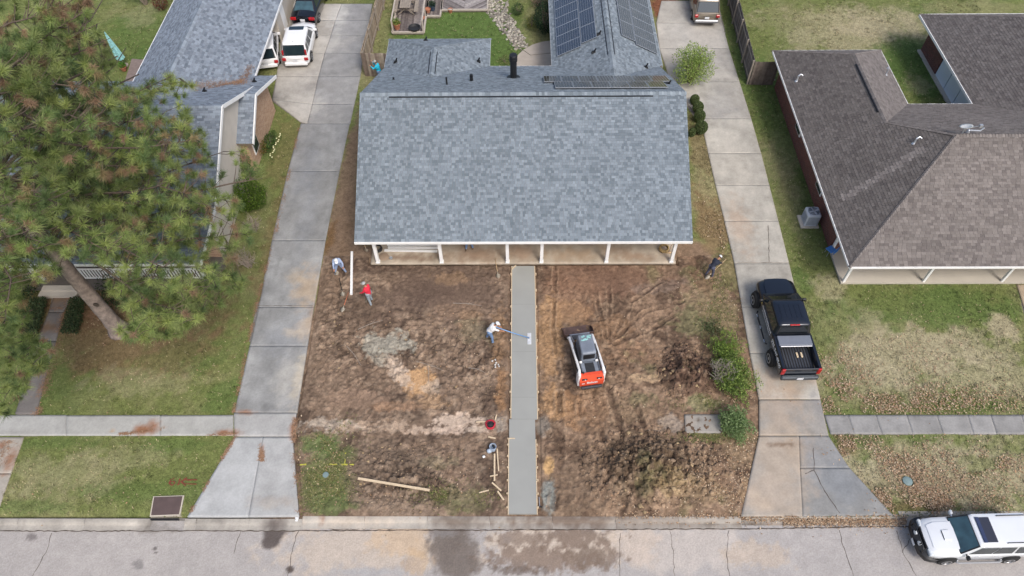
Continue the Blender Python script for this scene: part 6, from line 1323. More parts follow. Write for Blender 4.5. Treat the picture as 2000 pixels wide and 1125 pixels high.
    while added < 680 and tries < 9000:
        tries += 1; px, py = r_.uniform(-50, 525), r_.uniform(-50, 825); a1 = np.array([px]); a2 = np.array([py])
        if not (inpoly(a1, a2, A) | inpoly(a1, a2, Bp) | inpoly(a1, a2, Cp))[0] or inpoly(a1, a2, W)[0]: continue
        q = G(px, py, r_.uniform(4.2, 9.5) if py > 430 or px > 380 else r_.uniform(5.5, 14)); ax_ = axis(q.z); rh_ = math.hypot(q.x-ax_.x, q.y-ax_.y)
        if rh_ > (11.0 if q.z < 9 else 11.0-(q.z-9)*1.0) or rh_ < .8: continue
        dd = ((have-np.array(q))**2).sum(1); k = int(dd.argmin())
        if dd[k] > 3.2**2: continue
        n_ = Vector(have[k]); clumps.append((q, (q-n_).normalized())); subs.append((n_, q)); added += 1
        if added % 3 == 0: have = np.vstack([have, np.array(q)[None]])
    D = [(212, 575), (260, 530), (340, 520), (500, 545), (455, 580), (405, 615), (352, 652), (290, 670), (230, 657)]; c2 = 0
    while c2 < 190:
        px, py = r_.uniform(205, 505), r_.uniform(515, 672)
        if not inpoly(np.array([px]), np.array([py]), D)[0] or inpoly(np.array([px]), np.array([py]), W)[0]: continue
        q = G(px, py, r_.uniform(3.6, 6.2)); dd = ((have-np.array(q))**2).sum(1); n_ = Vector(have[int(dd.argmin())]); c2 += 1
        clumps.append((q, (q-n_).normalized())); subs.append((n_.lerp(q, .5), q)); added += 1; have = np.vstack([have, np.array(q)[None]])
    for p, q in subs[-added:]: bran2.tube([p, p.lerp(q, .5)+Vector((0, 0, .08)), q], [.016, .012, .008], 4)
    bran2.build('shoot', bpy.data.materials['pine_limb'], t, True)['kind'] = 'stuff'
    cpx, cpy = pixn(np.array([tuple(c[0]) for c in clumps])); kp = ~((cpx > 168) & (cpx < 400) & (cpy > 512) & (cpy < 545) & (r_.random(len(cpx)) < .6)); clumps = [c for c, o_ in zip(clumps, kp) if o_]
    N = len(clumps); K = 104
    C0 = np.array([tuple(c[0]) for c in clumps]); D0 = np.array([tuple(c[1]) for c in clumps]); D0[:, 2] = np.abs(D0[:, 2])*.3+.75; D0 /= np.linalg.norm(D0, axis=1)[:, None]
    pn = fbm(C0[:, 0]+.6*C0[:, 2], C0[:, 1]-.5*C0[:, 2], 1.6, 3, 3); dead = (r_.random(N) < .05+.5*sstep(.56, .72, pn)); D0[dead, 2] -= 1.1; low = C0[:, 2]
    u = r_.normal(size=(N, K, 3)); u /= np.linalg.norm(u, axis=2)[..., None]
    d = u*.95+D0[:, None]*.75; d /= np.linalg.norm(d, axis=2)[..., None]
    L = (.27+.17*r_.random((N, K)))*np.where(dead, .75, 1)[:, None]*(.65+.6*r_.random(N))[:, None]
    base = C0[:, None]+D0[:, None]*(-.16+.22*r_.random((N, K)))[..., None]
    tip = base+d*L[..., None]; tip[..., 2] -= .05*L
    w = np.cross(d, r_.normal(size=(N, K, 3))); w /= np.linalg.norm(w, axis=2)[..., None]; w *= .0095
    V = np.stack([base+w, base-w, tip], 2).reshape(-1, 3); F = np.arange(N*K*3).reshape(-1, 3)
    cg = colvar([S(140, 154, 92), S(122, 138, 84), S(160, 170, 102), S(104, 122, 78), S(148, 158, 100)], N, r_, .2); cd = colvar([S(170, 142, 116), S(156, 132, 106), S(158, 142, 104)], N, r_, .15)
    tone = .78+.85*fbm(C0[:, 0]+9, C0[:, 1]+.8*C0[:, 2], 1.3, 3, 5)[:, None]; c = np.where(dead[:, None], cd*.95, cg*.96*tone*np.array([.97, 1.0, 1.02])); cc = np.repeat(c, K, 0)*(.8+.4*r_.random((N*K, 1)))
    put('crown', np_mesh('crown', V-np.array((bx, by, 0)), F, M_fol, np.repeat(cc, 3, 0)), t)
    print('pine clumps', N)
pine()

# ------------------------------------------------------------------ back gardens: fences, deck, patio
M_fence = mat('weathered_fence', src='obj', rough=.9, var=.25, scale=5, spec=.1, fine=.15)
M_rail = mat('fence_timber', S(150, 140, 128), rough=.9, var=.2, scale=4)
bmesh_board = MB().box((0, 0, .9), (.138, .02, 1.8)).mesh('board', M_fence)
def fence(a, b, label, cat_name='fence', inside=1, cols=((150, 138, 126), (128, 116, 106), (112, 100, 92)), h=1.8, posts=True, name='wood_fence'):
    a, b = Vector(a), Vector(b); L = (b-a).length; d = (b-a)/L; rz = math.atan2(d.y, d.x); nrm = Vector((-d.y, d.x, 0))*inside
    t = thing(name, (a.x, a.y, 0), label, cat_name); rr = random.Random(int(L*100))
    for i in range(int(L/.145)):
        o = bpy.data.objects.new('board', bmesh_board); link(o); o.parent = t; p = d*(.07+i*.145); o.location = (p.x, p.y, -.02); o.rotation_euler = (0, 0, rz+rr.uniform(-.02, .02)); o.scale = (1, 1, h/1.8*rr.uniform(.985, 1.015))
        c = S(*rr.choice(cols)); f = rr.uniform(.8, 1.2); o.color = (c[0]*f, c[1]*f, c[2]*f, 1)
    for z in (.35, 1.5): m = bar(a+nrm*.04+Vector((0, 0, z)), b+nrm*.04+Vector((0, 0, z)), .04, .09); m.build('rail', M_rail, t)
    if posts:
        k = max(1, round(L/2.4))
        for i in range(k+1):
            p = a+d*(L*i/k)+nrm*.1; m = MB(); m.box((p.x, p.y, .92), (.09, .09, 1.84), rz=rz); m.build('post', M_rail, t)
    return t
fence((-10.35, 40.12, 0), (-9.9, 50.5, 0), 'grey board fence between the left court and the middle garden', inside=-1, cols=((176, 160, 140), (156, 140, 122)))
fence((-10.3, 40.05, 0), (-8.5, 40.05, 0), 'weathered plank gate beside the person in turquoise', 'gate', 1, name='wood_gate', posts=False, cols=((164, 152, 138), (146, 132, 120), (130, 116, 106)))
fence((15.3, 39.0, 0), (15.75, 50.5, 0), 'long grey board fence along the right driveway', inside=1, cols=((128, 122, 118), (112, 106, 102), (98, 92, 88)))
fence((15.3, 38.95, 0), (17.0, 38.95, 0), 'short grey fence panel joining the brown roofed house', inside=1, cols=((122, 112, 104), (106, 96, 90)), posts=False)
# deck with railing, benches and table
M_deck = mat('grey_deck', src='obj', rough=.9, var=.3, scale=6, spec=.1, fine=.15)
def deck(pxl, pxr, pyb, label, ytop=51.0, ang=0., z=.18):
    a, b = G(pxl, pyb, z), G(pxr, pyb, z); t = thing('wood_deck', ((a.x+b.x)/2, a.y, 0), label, 'deck'); rr = random.Random(3); W = b.x-a.x; D = ytop-a.y
    m = MB(); m.box(((a.x+b.x)/2, a.y+D/2, z/2-.03), (W-.06, D-.06, z-.05)); m.build('frame', M_rail, t)
    if not ang:
        n = int(W/.14); bm_ = MB().box((0, 0, 0), (.128, D, .03)).mesh('plank', M_deck)
        for i in range(n):
            o = bpy.data.objects.new('plank', bm_); link(o); o.parent = t; o.location = (a.x+.07+i*W/n-t.location.x, D/2, z-.015+rr.uniform(-.003, .003)); c = S(*rr.choice(((142, 134, 130), (120, 112, 108), (160, 152, 146), (104, 96, 94)))); o.color = (*c, 1)
    else:
        q = [(a.x, a.y), (b.x, a.y), (b.x, ytop), (a.x, ytop)]; cx = (a.x+b.x)/2
        for side in (-1, 1):
            half = [(a.x, a.y), (cx, a.y), (cx, ytop), (a.x, ytop)] if side < 0 else [(cx, a.y), (b.x, a.y), (b.x, ytop), (cx, ytop)]
            for i in range(-30, 40):
                u = Vector((math.cos(ang), side*math.sin(ang))); n_ = Vector((-u.y, u.x)); o0 = Vector((cx, a.y))+n_*(i*.14)
                pc = clip_poly([tuple(o0-u*9), tuple(o0+u*9), tuple(o0+u*9+n_*.126), tuple(o0-u*9+n_*.126)], half)
                if len(pc) >= 3:
                    m = MB(); m.prism(pc, z-.03, z+rr.uniform(-.002, .002)); o = m.build('plank', M_deck, t); o.color = (*S(*rr.choice(((150, 144, 142), (128, 122, 120), (166, 160, 156), (112, 106, 104)))), 1)
    for x0, y0, x1, y1 in ((a.x, a.y, b.x, a.y), (a.x, a.y, a.x, ytop), (b.x, a.y, b.x, ytop)):
        m = bar((x0, y0, z+.02), (x1, y1, z+.02), .12, .12); m.build('edge_beam', mat('pale_timber', S(186, 176, 164), rough=.8, var=.15) if 'pale_timber' not in bpy.data.materials else bpy.data.materials['pale_timber'], t)
    return t, a, b
dk1, da, db = deck(766, 828, 64, 'grey plank deck with picnic table behind the middle house')
for x in (da.x+.05, db.x-.05):
    for y in (da.y+.1, da.y+2.0, da.y+4.0):
        m = MB(); m.box((x, y, .62), (.1, .1, .95)); m.build('railing_post', bpy.data.materials['pale_timber'], dk1)
    bar((x, da.y+.1, 1.08), (x, da.y+6, 1.08), .1, .06).build('top_rail', bpy.data.materials['pale_timber'], dk1)
bar((da.x, da.y+3.2, 1.4), (db.x, da.y+3.2, 1.4), .08, .1).build('cross_beam', bpy.data.materials['pale_timber'], dk1)
deck(862, 952, 20, 'wide chevron plank deck at the top of the middle garden', ang=math.radians(40))
deck(832, 860, 32, 'narrow plank deck strip joining the two decks')
p = G(795, 22, .2); pt = thing('picnic_table', (p.x, p.y, .2), 'weathered grey picnic table with benches on the deck', 'table')
for i in range(5):
    m = MB(); m.box((p.x-.32+i*.16, p.y+.1, .95), (.145, 1.7, .04)); m.build('plank', M_rail, pt)
for s_ in (-1, 1):
    m = MB(); m.box((p.x+s_*.75, p.y+.1, .65), (.28, 1.7, .05)); m.build('bench', M_rail, pt)
    for y in (-.55, .7): bar((p.x+s_*.6, p.y+y+.1, .22), (p.x-s_*.2, p.y+y+.1, .93), .05, .09).build('leg', M_rail, pt)
for y in (-.5, .65): m = MB(); m.box((p.x, p.y+y+.1, .58), (1.75, .05, .09)); m.build('brace', M_rail, pt)
M_terra = mat('terracotta', S(176, 116, 88), rough=.8, var=.15)
def pot(px, py, r, h, label, z=.18, plant=None, matl=None):
    p = G(px, py, z); t = thing('flower_pot', (p.x, p.y, z), label, 'pot'); m = MB(); m.lathe([(r*.7, 0), (r*.95, h*.8), (r*1.1, h*.82), (r*1.1, h), (r*.9, h), (r*.85, h*.85), (.01, h*.85)], (p.x, p.y, z), 16); m.build('pot', matl or M_terra, t, True, sharp=40)
    if plant:
        r_ = np.random.default_rng(int(px)); P, d = shell_points(260, (p.x, p.y, z+h+.12), (r*1.3, r*1.3, .2), r_, .3); V, F = leaf_quads(P, .12, None, r_, .4); put('plant', np_mesh('plant', V-np.array((p.x, p.y, z)), F, M_fol, np.repeat(colvar(plant, len(P), r_), 4, 0)), t)
pot(776, 56, .26, .45, 'large terracotta pot with a green plant at the deck corner', plant=[S(140, 160, 80), S(110, 136, 64)])
pot(836, 24, .2, .3, 'terracotta pot beside the picnic deck'); pot(845, 20, .22, .4, 'dark blue glazed pot with a spiky plant on the deck', plant=[S(60, 80, 60)], matl=mat('blue_glaze', S(60, 74, 96), rough=.3)); pot(880, 24, .18, .26, 'terracotta bowl on the grass below the chevron deck', z=.0); pot(829, 40, .15, .25, 'small terracotta pot at the deck edge', z=0)
p = G(810, 58, .2); m = MB(); m.lathe([(.3, 0), (.42, .12), (.44, .22), (.38, .22), (.3, .1), (.01, .08)], (p.x, p.y, .2), 18); m.single('fire_bowl', M_plastic, 'low black bowl at the front of the picnic deck', 'bowl', smooth=True, sharp=40)
# curved path of flat stones
cl = [(968, -4), (972, 22), (985, 45), (1003, 68), (1018, 92)]; Pp = []; r_ = np.random.default_rng(8); EXC.append([P2(940, 24), P2(950, -6), P2(998, -6), P2(1003, 35), P2(1040, 78), P2(1012, 100), P2(985, 70), P2(965, 40)])
for k in range(900):
    t = r_.random()*(len(cl)-1); i = int(t); q0, q1 = cl[i], cl[i+1]; px = q0[0]+(q1[0]-q0[0])*(t-i)+r_.uniform(-22, 22)*(1.1-.12*t); py = q0[1]+(q1[1]-q0[1])*(t-i)+r_.uniform(-6, 6); p = G(px, py); Pp.append((p.x, p.y, .01))
Pp = np.array(Pp); Pp[:, 2] = -.0; me = rock_cloud(Pp, .05+.075*r_.random(len(Pp)), colvar([S(170, 164, 152), S(146, 140, 130), S(128, 122, 114), S(188, 182, 168)], len(Pp), r_, .15), 'stone_path', M_dirt, 4)
tag(put('stone_path', me), 'curving path of small flat stones through the back garden', 'path', kind='stuff')
pb = thing('round_patio', tuple(G(1045, 108)), 'curved concrete patio in the corner behind the middle house', 'patio')
arc = [P2(1078, 80), P2(1060, 82), P2(1040, 88), P2(1022, 98), P2(1008, 112), P2(1002, 130), P2(1078, 132)]; m = MB(); m.prism(arc[:4]+[P2(1036, 108), P2(1078, 104)], -.05, .04); m.build('slab', mat('patio_concrete', S(178, 168, 156), rough=.85, var=.12, scale=1.5, fine=.06), pb); m = MB(); m.prism([P2(1078, 105), P2(1036, 109), P2(1021, 99)]+arc[4:], -.05, .038); m.build('slab', bpy.data.materials['patio_concrete'], pb); EXC.append(arc)
# left patio, parasol
a_ = [P2(243, 165), P2(262, 165), P2(283, 118), P2(258, 116)]; m = MB(); m.prism(a_, -.05, .06); m.single('brick_patio', mat('patio_brick', S(132, 118, 112), rough=.9, var=.2, scale=5), 'small brown paved patio left of the grey roof', 'patio')
p = G(244, 128); um = thing('closed_parasol', (p.x, p.y, 0), 'closed turquoise striped parasol on the left back lawn', 'parasol')
m = MB(); m.tube([(p.x, p.y, 0), (p.x-.25, p.y+.1, 2.5)], .025, 8); m.lathe([(.01, 0), (.25, 0), (.25, .05), (.04, .1)], (p.x, p.y, 0), 14); m.build('pole', M_rail, um)
m = MB(); m2 = MB(); R = []; R2 = []
for k, (f, r) in enumerate([(.22, .3), (.35, .27), (.6, .19), (.85, .1), (1.0, .03)]):
    c = Vector((p.x-.25*f, p.y+.1*f, 2.55*f)); R.append([(c.x+r*(1 if j % 2 else .72)*math.cos(6.283*j/16), c.y+r*(1 if j % 2 else .72)*math.sin(6.283*j/16), c.z) for j in range(16)])
m.loft(R); m.build('canopy', mat('turquoise_cloth', S(150, 206, 208), rough=.8, var=.18, scale=7), um)
pot(243, 137, .22, .3, 'leafy pot plant on the brown patio', z=.05, plant=[S(110, 150, 60), S(90, 130, 50)])
# air conditioner
p = G(1579, 434); ac_ = thing('air_conditioner', (p.x, p.y, 0), 'grey outdoor air conditioning unit on a pad by the brick wall', 'air conditioner'); M_ac = mat('ac_metal', S(196, 202, 210), rough=.45, var=.06)
m = MB(); m.box((p.x-.05, p.y, .04), (1.0, .95, .08)); m.build('pad', M_porchr, ac_); m = MB(); m.cbox((p.x, p.y, .5), (.74, .74, .82), .06); c = m.build('casing', M_ac, ac_)
for s_ in range(4):
    for i in range(12):
        m = MB(); an = s_*math.pi/2; m.box((0, 0, 0), (.62, .012, .022), M=Matrix.Translation((p.x, p.y, .18+i*.052)) @ Matrix.Rotation(an, 4, 'Z') @ Matrix.Translation((0, -.376, 0))); m.build('louvre', mat('ac_louvre', S(158, 164, 172), rough=.5) if 'ac_louvre' not in bpy.data.materials else bpy.data.materials['ac_louvre'], c)
m = MB(); m.lathe([(.01, 0), (.3, 0), (.3, .012), (.01, .012)], (p.x, p.y, .912), 24); m.build('fan_opening', mat('fan_well', S(96, 106, 120), rough=.6), ac_)
for i in range(4):
    m = MB(); m.box((0, 0, 0), (.26, .1, .012), M=Matrix.Translation((p.x, p.y, .932)) @ Matrix.Rotation(i*math.pi/2+.3, 4, 'Z') @ Matrix.Translation((.15, 0, 0)) @ Matrix.Rotation(.35, 4, 'X')); m.build('fan_blade', M_ac, ac_)
m = MB(); m.lathe([(.07, 0), (.07, .03), (.01, .04)], (p.x, p.y, .935), 12)
for r in (.1, .17, .24, .3): m.tube([(p.x+r*math.cos(t), p.y+r*math.sin(t), .955) for t in np.linspace(0, 6.283, 25)], .006, 4, cap=False)
m.build('fan_guard', M_galv, ac_)
# blue folding chair and planks against the brick wall
p = G(1618, 497); ch = thing('folding_chair', (p.x, p.y, 0), 'bright blue plastic folding chair by the brick house corner', 'chair'); M_bl = mat('blue_plastic', S(72, 134, 206), rough=.4, var=.08)
m = MB(); m.cbox((p.x, p.y, .44), (.42, .42, .04), .02, rz=.5); m.build('seat', M_bl, ch); m = MB(); m.cbox((0, 0, 0), (.42, .04, .4), .02, M=Matrix.Translation((p.x+.12, p.y-.3, .7)) @ Matrix.Rotation(.9, 4, 'Z') @ Matrix.Rotation(.3, 4, 'X')); m.build('backrest', M_bl, ch)
for dx_, dy_ in ((-.17, -.17), (.17, -.17), (.17, .17), (-.17, .17)): m = MB(); m.tube([(p.x+dx_, p.y+dy_, 0), (p.x+dx_*.8, p.y+dy_*.8, .43)], .015, 6); m.build('leg', M_galv, ch)
p = G(1630, 478); bar((p.x-.25, p.y+.3, .05), (p.x+.25, p.y-.25, .9), .1, .04).single('leaning_plank', M_terra, 'short brown plank leaning on the brick corner', 'plank')
# storm drain
q = [(P2(296, 1007)), (P2(350, 1005)), (P2(357, 970)), (P2(302, 972))]; sdn = thing('storm_drain', ((q[0][0]+q[1][0])/2, q[0][1], 0), 'rusty steel storm drain plate in a concrete frame at the kerb', 'drain')
cx, cy = sum(a[0] for a in q)/4, sum(a[1] for a in q)/4; big = [(cx+(a[0]-cx)*1.1, cy+(a[1]-cy)*1.12) for a in q]; m = MB(); m.prism(big, -.3, .03); m.build('frame', M_porchr, sdn); m = MB(); m.prism(q, .03, .055); m.build('plate', mat('rusty_steel', S(104, 88, 86), rough=.65, metal=.3, var=.15, scale=3), sdn); m = MB(); m.box(((q[0][0]+q[1][0])/2, q[0][1]-.16, -.06), (1.2, .05, .1)); m.build('inlet', M_dark, sdn); EXC.append(big)
# meter covers
for px, py, lb in [(1772, 940, 'turquoise oval meter cover in the leafy right verge'), (637, 929, 'faded turquoise meter lid in the grass left of the bare soil')]:
    p = G(px, py); m = MB(); k_ = 1 if px > 1000 else .65; m.lathe([(.2*k_, 0), (.21*k_, .04), (.19*k_, .055), (.01, .056)], (p.x, p.y, .0 if px > 1000 else .07), 18); m.single('meter_cover', mat('teal_lid', S(122, 142, 142), rough=.6, var=.15) if px > 1000 else bpy.data.materials['teal_lid'], lb, 'cover', smooth=True, sharp=40)
# sprayed utility marks on the turf
def mark(name, strokes, w, matl, label, z):
    m = MB()
    for k, st in enumerate(strokes):
        rb_ = ribbon([P2(*p_) for p_ in st], w, z+.002*k, k, .012); m.add(rb_.v, rb_.f)
    return m.single(name, matl, label, 'paint mark')
M_rp = mat('red_spray', S(128, 62, 50), rough=.9, var=.3, scale=14); M_yp = mat('yellow_spray', S(184, 180, 74), rough=.9, var=.3, scale=14)
mark('paint_number', [[(341, 935), (334, 938), (331, 944), (336, 949), (342, 945), (340, 941), (333, 942)], [(347, 947), (348, 948)], [(352, 936), (350, 948)], [(386, 938), (362, 938), (354, 942)], [(385, 946), (364, 946), (354, 942)], [(366, 934), (354, 942), (364, 950)]], .05, M_rp, 'red sprayed 6.1 and arrow on the left verge', .05)
mark('paint_line', [[(586, 909), (599, 908)]], .07, M_yp, 'short yellow sprayed dash beside the left apron', .07); mark('paint_line', [[(643, 908), (692, 909)], [(676, 886), (674, 908)]], .06, M_yp, 'yellow sprayed corner mark in the grass patch', .08)

# ------------------------------------------------------------------ people
def capsule(m, a, b, ra, rb, n=10):
    a, b = Vector(a), Vector(b); d = (b-a); L = d.length; d = d/L if L > 1e-6 else Vector((0, 0, 1))
    pts = [a-d*ra*f for f in (.98, .8, .45)]; rs = [ra*math.sqrt(1-f*f) for f in (.98, .8, .45)]
    pts += [a.lerp(b, t) for t in (0, .33, .66, 1)]; rs += [ra+(rb-ra)*t for t in (0, .33, .66, 1)]
    pts += [b+d*rb*f for f in (.45, .8, .98)]; rs += [rb*math.sqrt(1-f*f) for f in (.45, .8, .98)]
    m.tube(pts, rs, n)
M_skin = mat('skin', S(176, 128, 100), rough=.6, var=.06)
def rot(v, ax, deg): return Matrix.Rotation(math.radians(deg), 3, ax) @ Vector(v)
def person(loc, rz, label, shirt, trousers, lean=10., twist=0., arms=((20, 12, 30), (20, 12, 30)), legs=((5, 4, 5), (5, 4, 5)), head=(0, 0), sleeve='long', cap=None, hair=(.03, .02, .015), boots=(.16, .11, .07), scale=.9, z=None, reach=None, hat_brim=True):
    """faces local +Y; arms (forward swing, outward, elbow), legs (hip swing, outward, knee); right then left"""
    B = []; hipz = .92; pel = Vector((0, 0, hipz))
    def sp(v): return rot(v, 'X', -lean)
    chest = pel+sp((0, .0, .36)); neck = pel+sp((0, 0, .53)); hd = neck+rot(sp((0, .02, .2)), 'X', -head[0]); hd = neck+rot(hd-neck, 'Y', head[1])
    B += [(pel+Vector((-.07, 0, -.02)), pel+Vector((.07, 0, -.02)), .13, .13, 'T'), (pel, pel+sp((0, .01, .2)), .135, .14, 'S'), (pel+sp((-.07, .01, .34)), pel+sp((.07, .01, .34)), .135, .135, 'S'), (pel+sp((0, .0, .2)), chest, .14, .15, 'S'), (chest+sp((-.13, -.01, .1)), chest+sp((.13, -.01, .1)), .085, .085, 'S'), (chest+sp((0, 0, .1)), neck+sp((0, 0, .03)), .075, .055, 'K'), (neck, hd, .055, .06, 'K'), (hd+Vector((0, 0, -.02)), hd+rot(sp((0, .0, .06)), 'X', -head[0]), .088, .098, 'K')]
    fd = rot(sp((0, 1, 0)), 'X', -head[0]); B.append((hd+fd*.085+Vector((0, 0, -.01)), hd+fd*.105+Vector((0, 0, -.025)), .018, .02, 'K'))
    hands = []
    for s_, (sw, ou, el) in zip((1, -1), arms):
        sh = chest+sp((s_*.18, 0, .1)); up_v = rot(rot((0, 0, -.29), 'X', sw), 'Y', -s_*ou); e = sh+up_v; fo = rot(rot((0, 0, -.25), 'X', sw+el), 'Y', -s_*ou*.4); h = e+fo
        if reach and reach.get(s_):
            tg = Vector(reach[s_]); dv = tg-sh; D = min(dv.length, .53); dn = dv.normalized(); h = sh+dn*D; k = math.sqrt(max(.0004, .29**2-(D/2)**2)); side = Vector((s_*.7, -.1, -.7)); side = (side-dn*side.dot(dn)).normalized(); e = sh+dn*D*.52+side*k; fo = h-e
        B += [(sh, e, .058, .046, 'S'), (e, h, .044, .034, 'S' if sleeve == 'long' else 'K')]; hands.append((h, fo.normalized(), s_))
    feet = []
    for s_, (sw, ou, kn) in zip((1, -1), legs):
        hp = pel+Vector((s_*.095, 0, -.04)); th = rot(rot((0, 0, -.43), 'X', sw), 'Y', -s_*ou); k = hp+th; shn = rot(rot((0, 0, -.42), 'X', sw-kn), 'Y', -s_*ou); a = k+shn
        B += [(hp, k, .095, .068, 'T'), (k, a, .062, .05, 'T'), (a+Vector((0, -.03, -.03)), a+Vector((0, .15, -.045)), .05, .045, 'B')]; feet.append(a)
    B = [(a, b, ra*k_, rb_*k_, k) for (a, b, ra, rb_, k), k_ in [(q, {'S': 1.24, 'T': 1.22, 'B': 1.1, 'K': 1.04}[q[4]]) for q in B]]
    lowest = min(min(p[0].z-p[2], p[1].z-p[3]) for p in B)
    t = thing('person', (loc[0], loc[1], loc[2] if len(loc) > 2 else 0), label, 'person', None, rz, world=False); t.scale = (scale,)*3
    m = MB(); off = Vector((-(feet[0].x+feet[1].x)/2, -(feet[0].y+feet[1].y)/2, -lowest))
    for a, b, ra, rb_, k in B: capsule(m, a+off, b+off, ra, rb_)
    src = m.mesh('body_src', M_skin); o = bpy.data.objects.new('tmp', src); link(o); md = o.modifiers.new('r', 'REMESH'); md.mode = 'VOXEL'; md.voxel_size = .022; ms = o.modifiers.new('s', 'SMOOTH'); ms.iterations = 5; ms.factor = .5
    bpy.context.view_layer.update(); me = bpy.data.meshes.new_from_object(o.evaluated_get(bpy.context.evaluated_depsgraph_get())); bpy.data.objects.remove(o)
    mats = {'S': shirt, 'T': trousers, 'K': M_skin, 'B': mat('boot_leather', boots, rough=.7, var=.2)}; keys = ['K', 'S', 'T', 'B']; me.materials.clear()
    for k in keys: me.materials.append(mats[k])
    C = np.zeros(len(me.polygons)*3); me.polygons.foreach_get('center', C); C = C.reshape(-1, 3); best = np.full(len(C), 9.); idx = np.zeros(len(C), np.int32)
    for a, b, ra, rb_, k in B:
        A_ = np.array(a+off); D_ = np.array(b-a); tt = np.clip(((C-A_)@D_)/max(1e-9, D_@D_), 0, 1); dd = np.linalg.norm(C-A_-tt[:, None]*D_, axis=1)-(ra+(rb_-ra)*tt)
        w = dd < best; best[w] = dd[w]; idx[w] = keys.index(k)
    me.polygons.foreach_set('material_index', idx); me.polygons.foreach_set('use_smooth', np.ones(len(idx), bool)); me.name = 'body'
    # hands with five fingers joined to the body mesh
    hm = MB()
    for h, f, s_ in hands:
        h = h+off; u = f.cross(Vector((0, 0, 1))).normalized() if abs(f.z) < .95 else Vector((1, 0, 0)); v = u.cross(f).normalized(); palm = h+f*.06
        capsule(hm, h, palm, .03, .032, 8)
        for i, (ln, o_) in enumerate(((.07, -.028), (.08, -.009), (.075, .01), (.06, .027))):
            b0 = palm+u*o_+f*.02; b1 = b0+f*ln*.55-v*.012; b2 = b1+f*ln*.3-v*.035; hm.tube([b0, b1, b2], [.0095, .009, .007], 6)
        b0 = h+f*.025+u*s_*-.028; b1 = b0+f*.03-u*s_*.03; hm.tube([b0, b1, b1+f*.03-v*.012], [.011, .01, .008], 6)
    hme = hm.mesh('hand', M_skin)
    bm = bmesh.new(); bm.from_mesh(me); n0 = len(bm.faces); bm.from_mesh(hme); bm.to_mesh(me); bm.free()
    bo = bpy.data.objects.new('body', me); link(bo); bo.parent = t
    hp_ = hd+off; up2 = rot(sp((0, 0, 1)), 'X', -head[0]); Mh = Matrix((Vector((1, 0, 0)), up2.cross(Vector((1, 0, 0))), up2)).transposed().to_4x4(); Mh.translation = hp_+up2*.06
    x = MB(); x.lathe([(.112, -.05), (.116, .0), (.1, .06), (.06, .1), (.01, .112)] if not cap else [(.104, -.07), (.104, -.02), (.09, .02), (.01, .03)], (0, -.012, 0), 14, M=Mh); x.build('hair', mat('hair_dark', hair, rough=.6, var=.2), t, True)
    for e_ in (-.035, .035):
        x = MB(); x.lathe([(.001, -.008), (.012, 0), (.001, .008)], (e_, .096, -.06), 6, M=Mh); x.build('eye', M_dark, t)
    if cap:
        x = MB(); x.lathe([(.112, -.015), (.113, .015), (.1, .06), (.06, .09), (.01, .1)], (0, -.005, 0), 16, M=Mh); x.add([(-.09, .07, -.012), (.09, .07, -.012), (.07, .19, -.03), (0, .215, -.035), (-.07, .19, -.03), (-.09, .07, .0), (.09, .07, .0), (.07, .19, -.02), (0, .215, -.025), (-.07, .19, -.02)], [(4, 3, 2, 1, 0), (5, 6, 7, 8, 9), (0, 1, 6, 5), (1, 2, 7, 6), (2, 3, 8, 7), (3, 4, 9, 8), (4, 0, 5, 9)], M=Mh); x.build('cap', cap, t, True, sharp=50)
    return t, [Vector(t.location)+Matrix.Rotation(rz, 3, 'Z') @ ((h+off)*scale) for h, f, s_ in hands], off
def cloth(name, c, v=.1): return mat(name, c, rough=.85, var=v, scale=9)
DEN = cloth('blue_denim', S(112, 138, 174), .15); DENL = cloth('pale_denim', S(138, 156, 188), .15)
def gz(px, py): p = G(px, py); z = float(yard_z(p.x, p.y)) if -10.4 < p.x < 11.2 and p.y < 24 else 0.; p = G(px, py, z); return Vector((p.x, p.y, z+.02))
M_cap = cloth('white_cap', S(232, 234, 236, .85), .03); M_capg = cloth('grey_cap', S(176, 178, 176), .05)
p = gz(666, 535); person(p, math.radians(195), 'person in pale blue work clothes and white cap bending over a spade', cloth('pale_blue_shirt', S(160, 176, 206)), DENL, lean=20, arms=((38, 16, 50), (30, 26, 60)), legs=((8, 15, 6), (6, 14, 4)), head=(22, 0), cap=M_cap)
p = gz(726, 592); person(p, math.radians(62), 'person in bright red long sleeved shirt and grey jeans walking', cloth('red_shirt', S(222, 46, 70)), cloth('grey_jeans', S(150, 160, 168), .15), lean=6, arms=((10, 14, 30), (22, 12, 30)), legs=((8, 5, 8), (-5, 5, 8)), head=(14, 0), cap=M_capg)
p3 = gz(957, 665)
_, hands3, _ = person(p3, math.radians(-82), 'person in white shirt and jeans pushing a long handled concrete float', cloth('white_shirt', S(238, 238, 238, .86), .03), DEN, lean=32, arms=((52, 2, 12), (34, 2, 18)), legs=((16, 7, 14), (-4, 8, 10)), head=(6, 0), sleeve='short', cap=M_cap, hair=(.02, .015, .012))
p4 = gz(1384, 540); _, hands4, _ = person(p4, math.radians(-48), 'person in black clothes and white cap digging beside the right drive', cloth('black_shirt', S(36, 42, 58)), cloth('slate_trousers', S(84, 86, 104), .12), lean=50, arms=((40, 4, 12), (26, 6, 16)), legs=((14, 5, 16), (0, 6, 12)), head=(8, 0), cap=M_cap, scale=.85)
p5 = G(744, 160); person((p5.x, p5.y, .02), math.radians(80), 'person in turquoise shirt with raised hands at the plank gate', cloth('turquoise_shirt', S(40, 190, 224)), DEN, lean=10, arms=((70, 12, 85), (50, 14, 90)), legs=((4, 4, 2), (-2, 4, 2)), head=(6, 0), cap=M_capg)
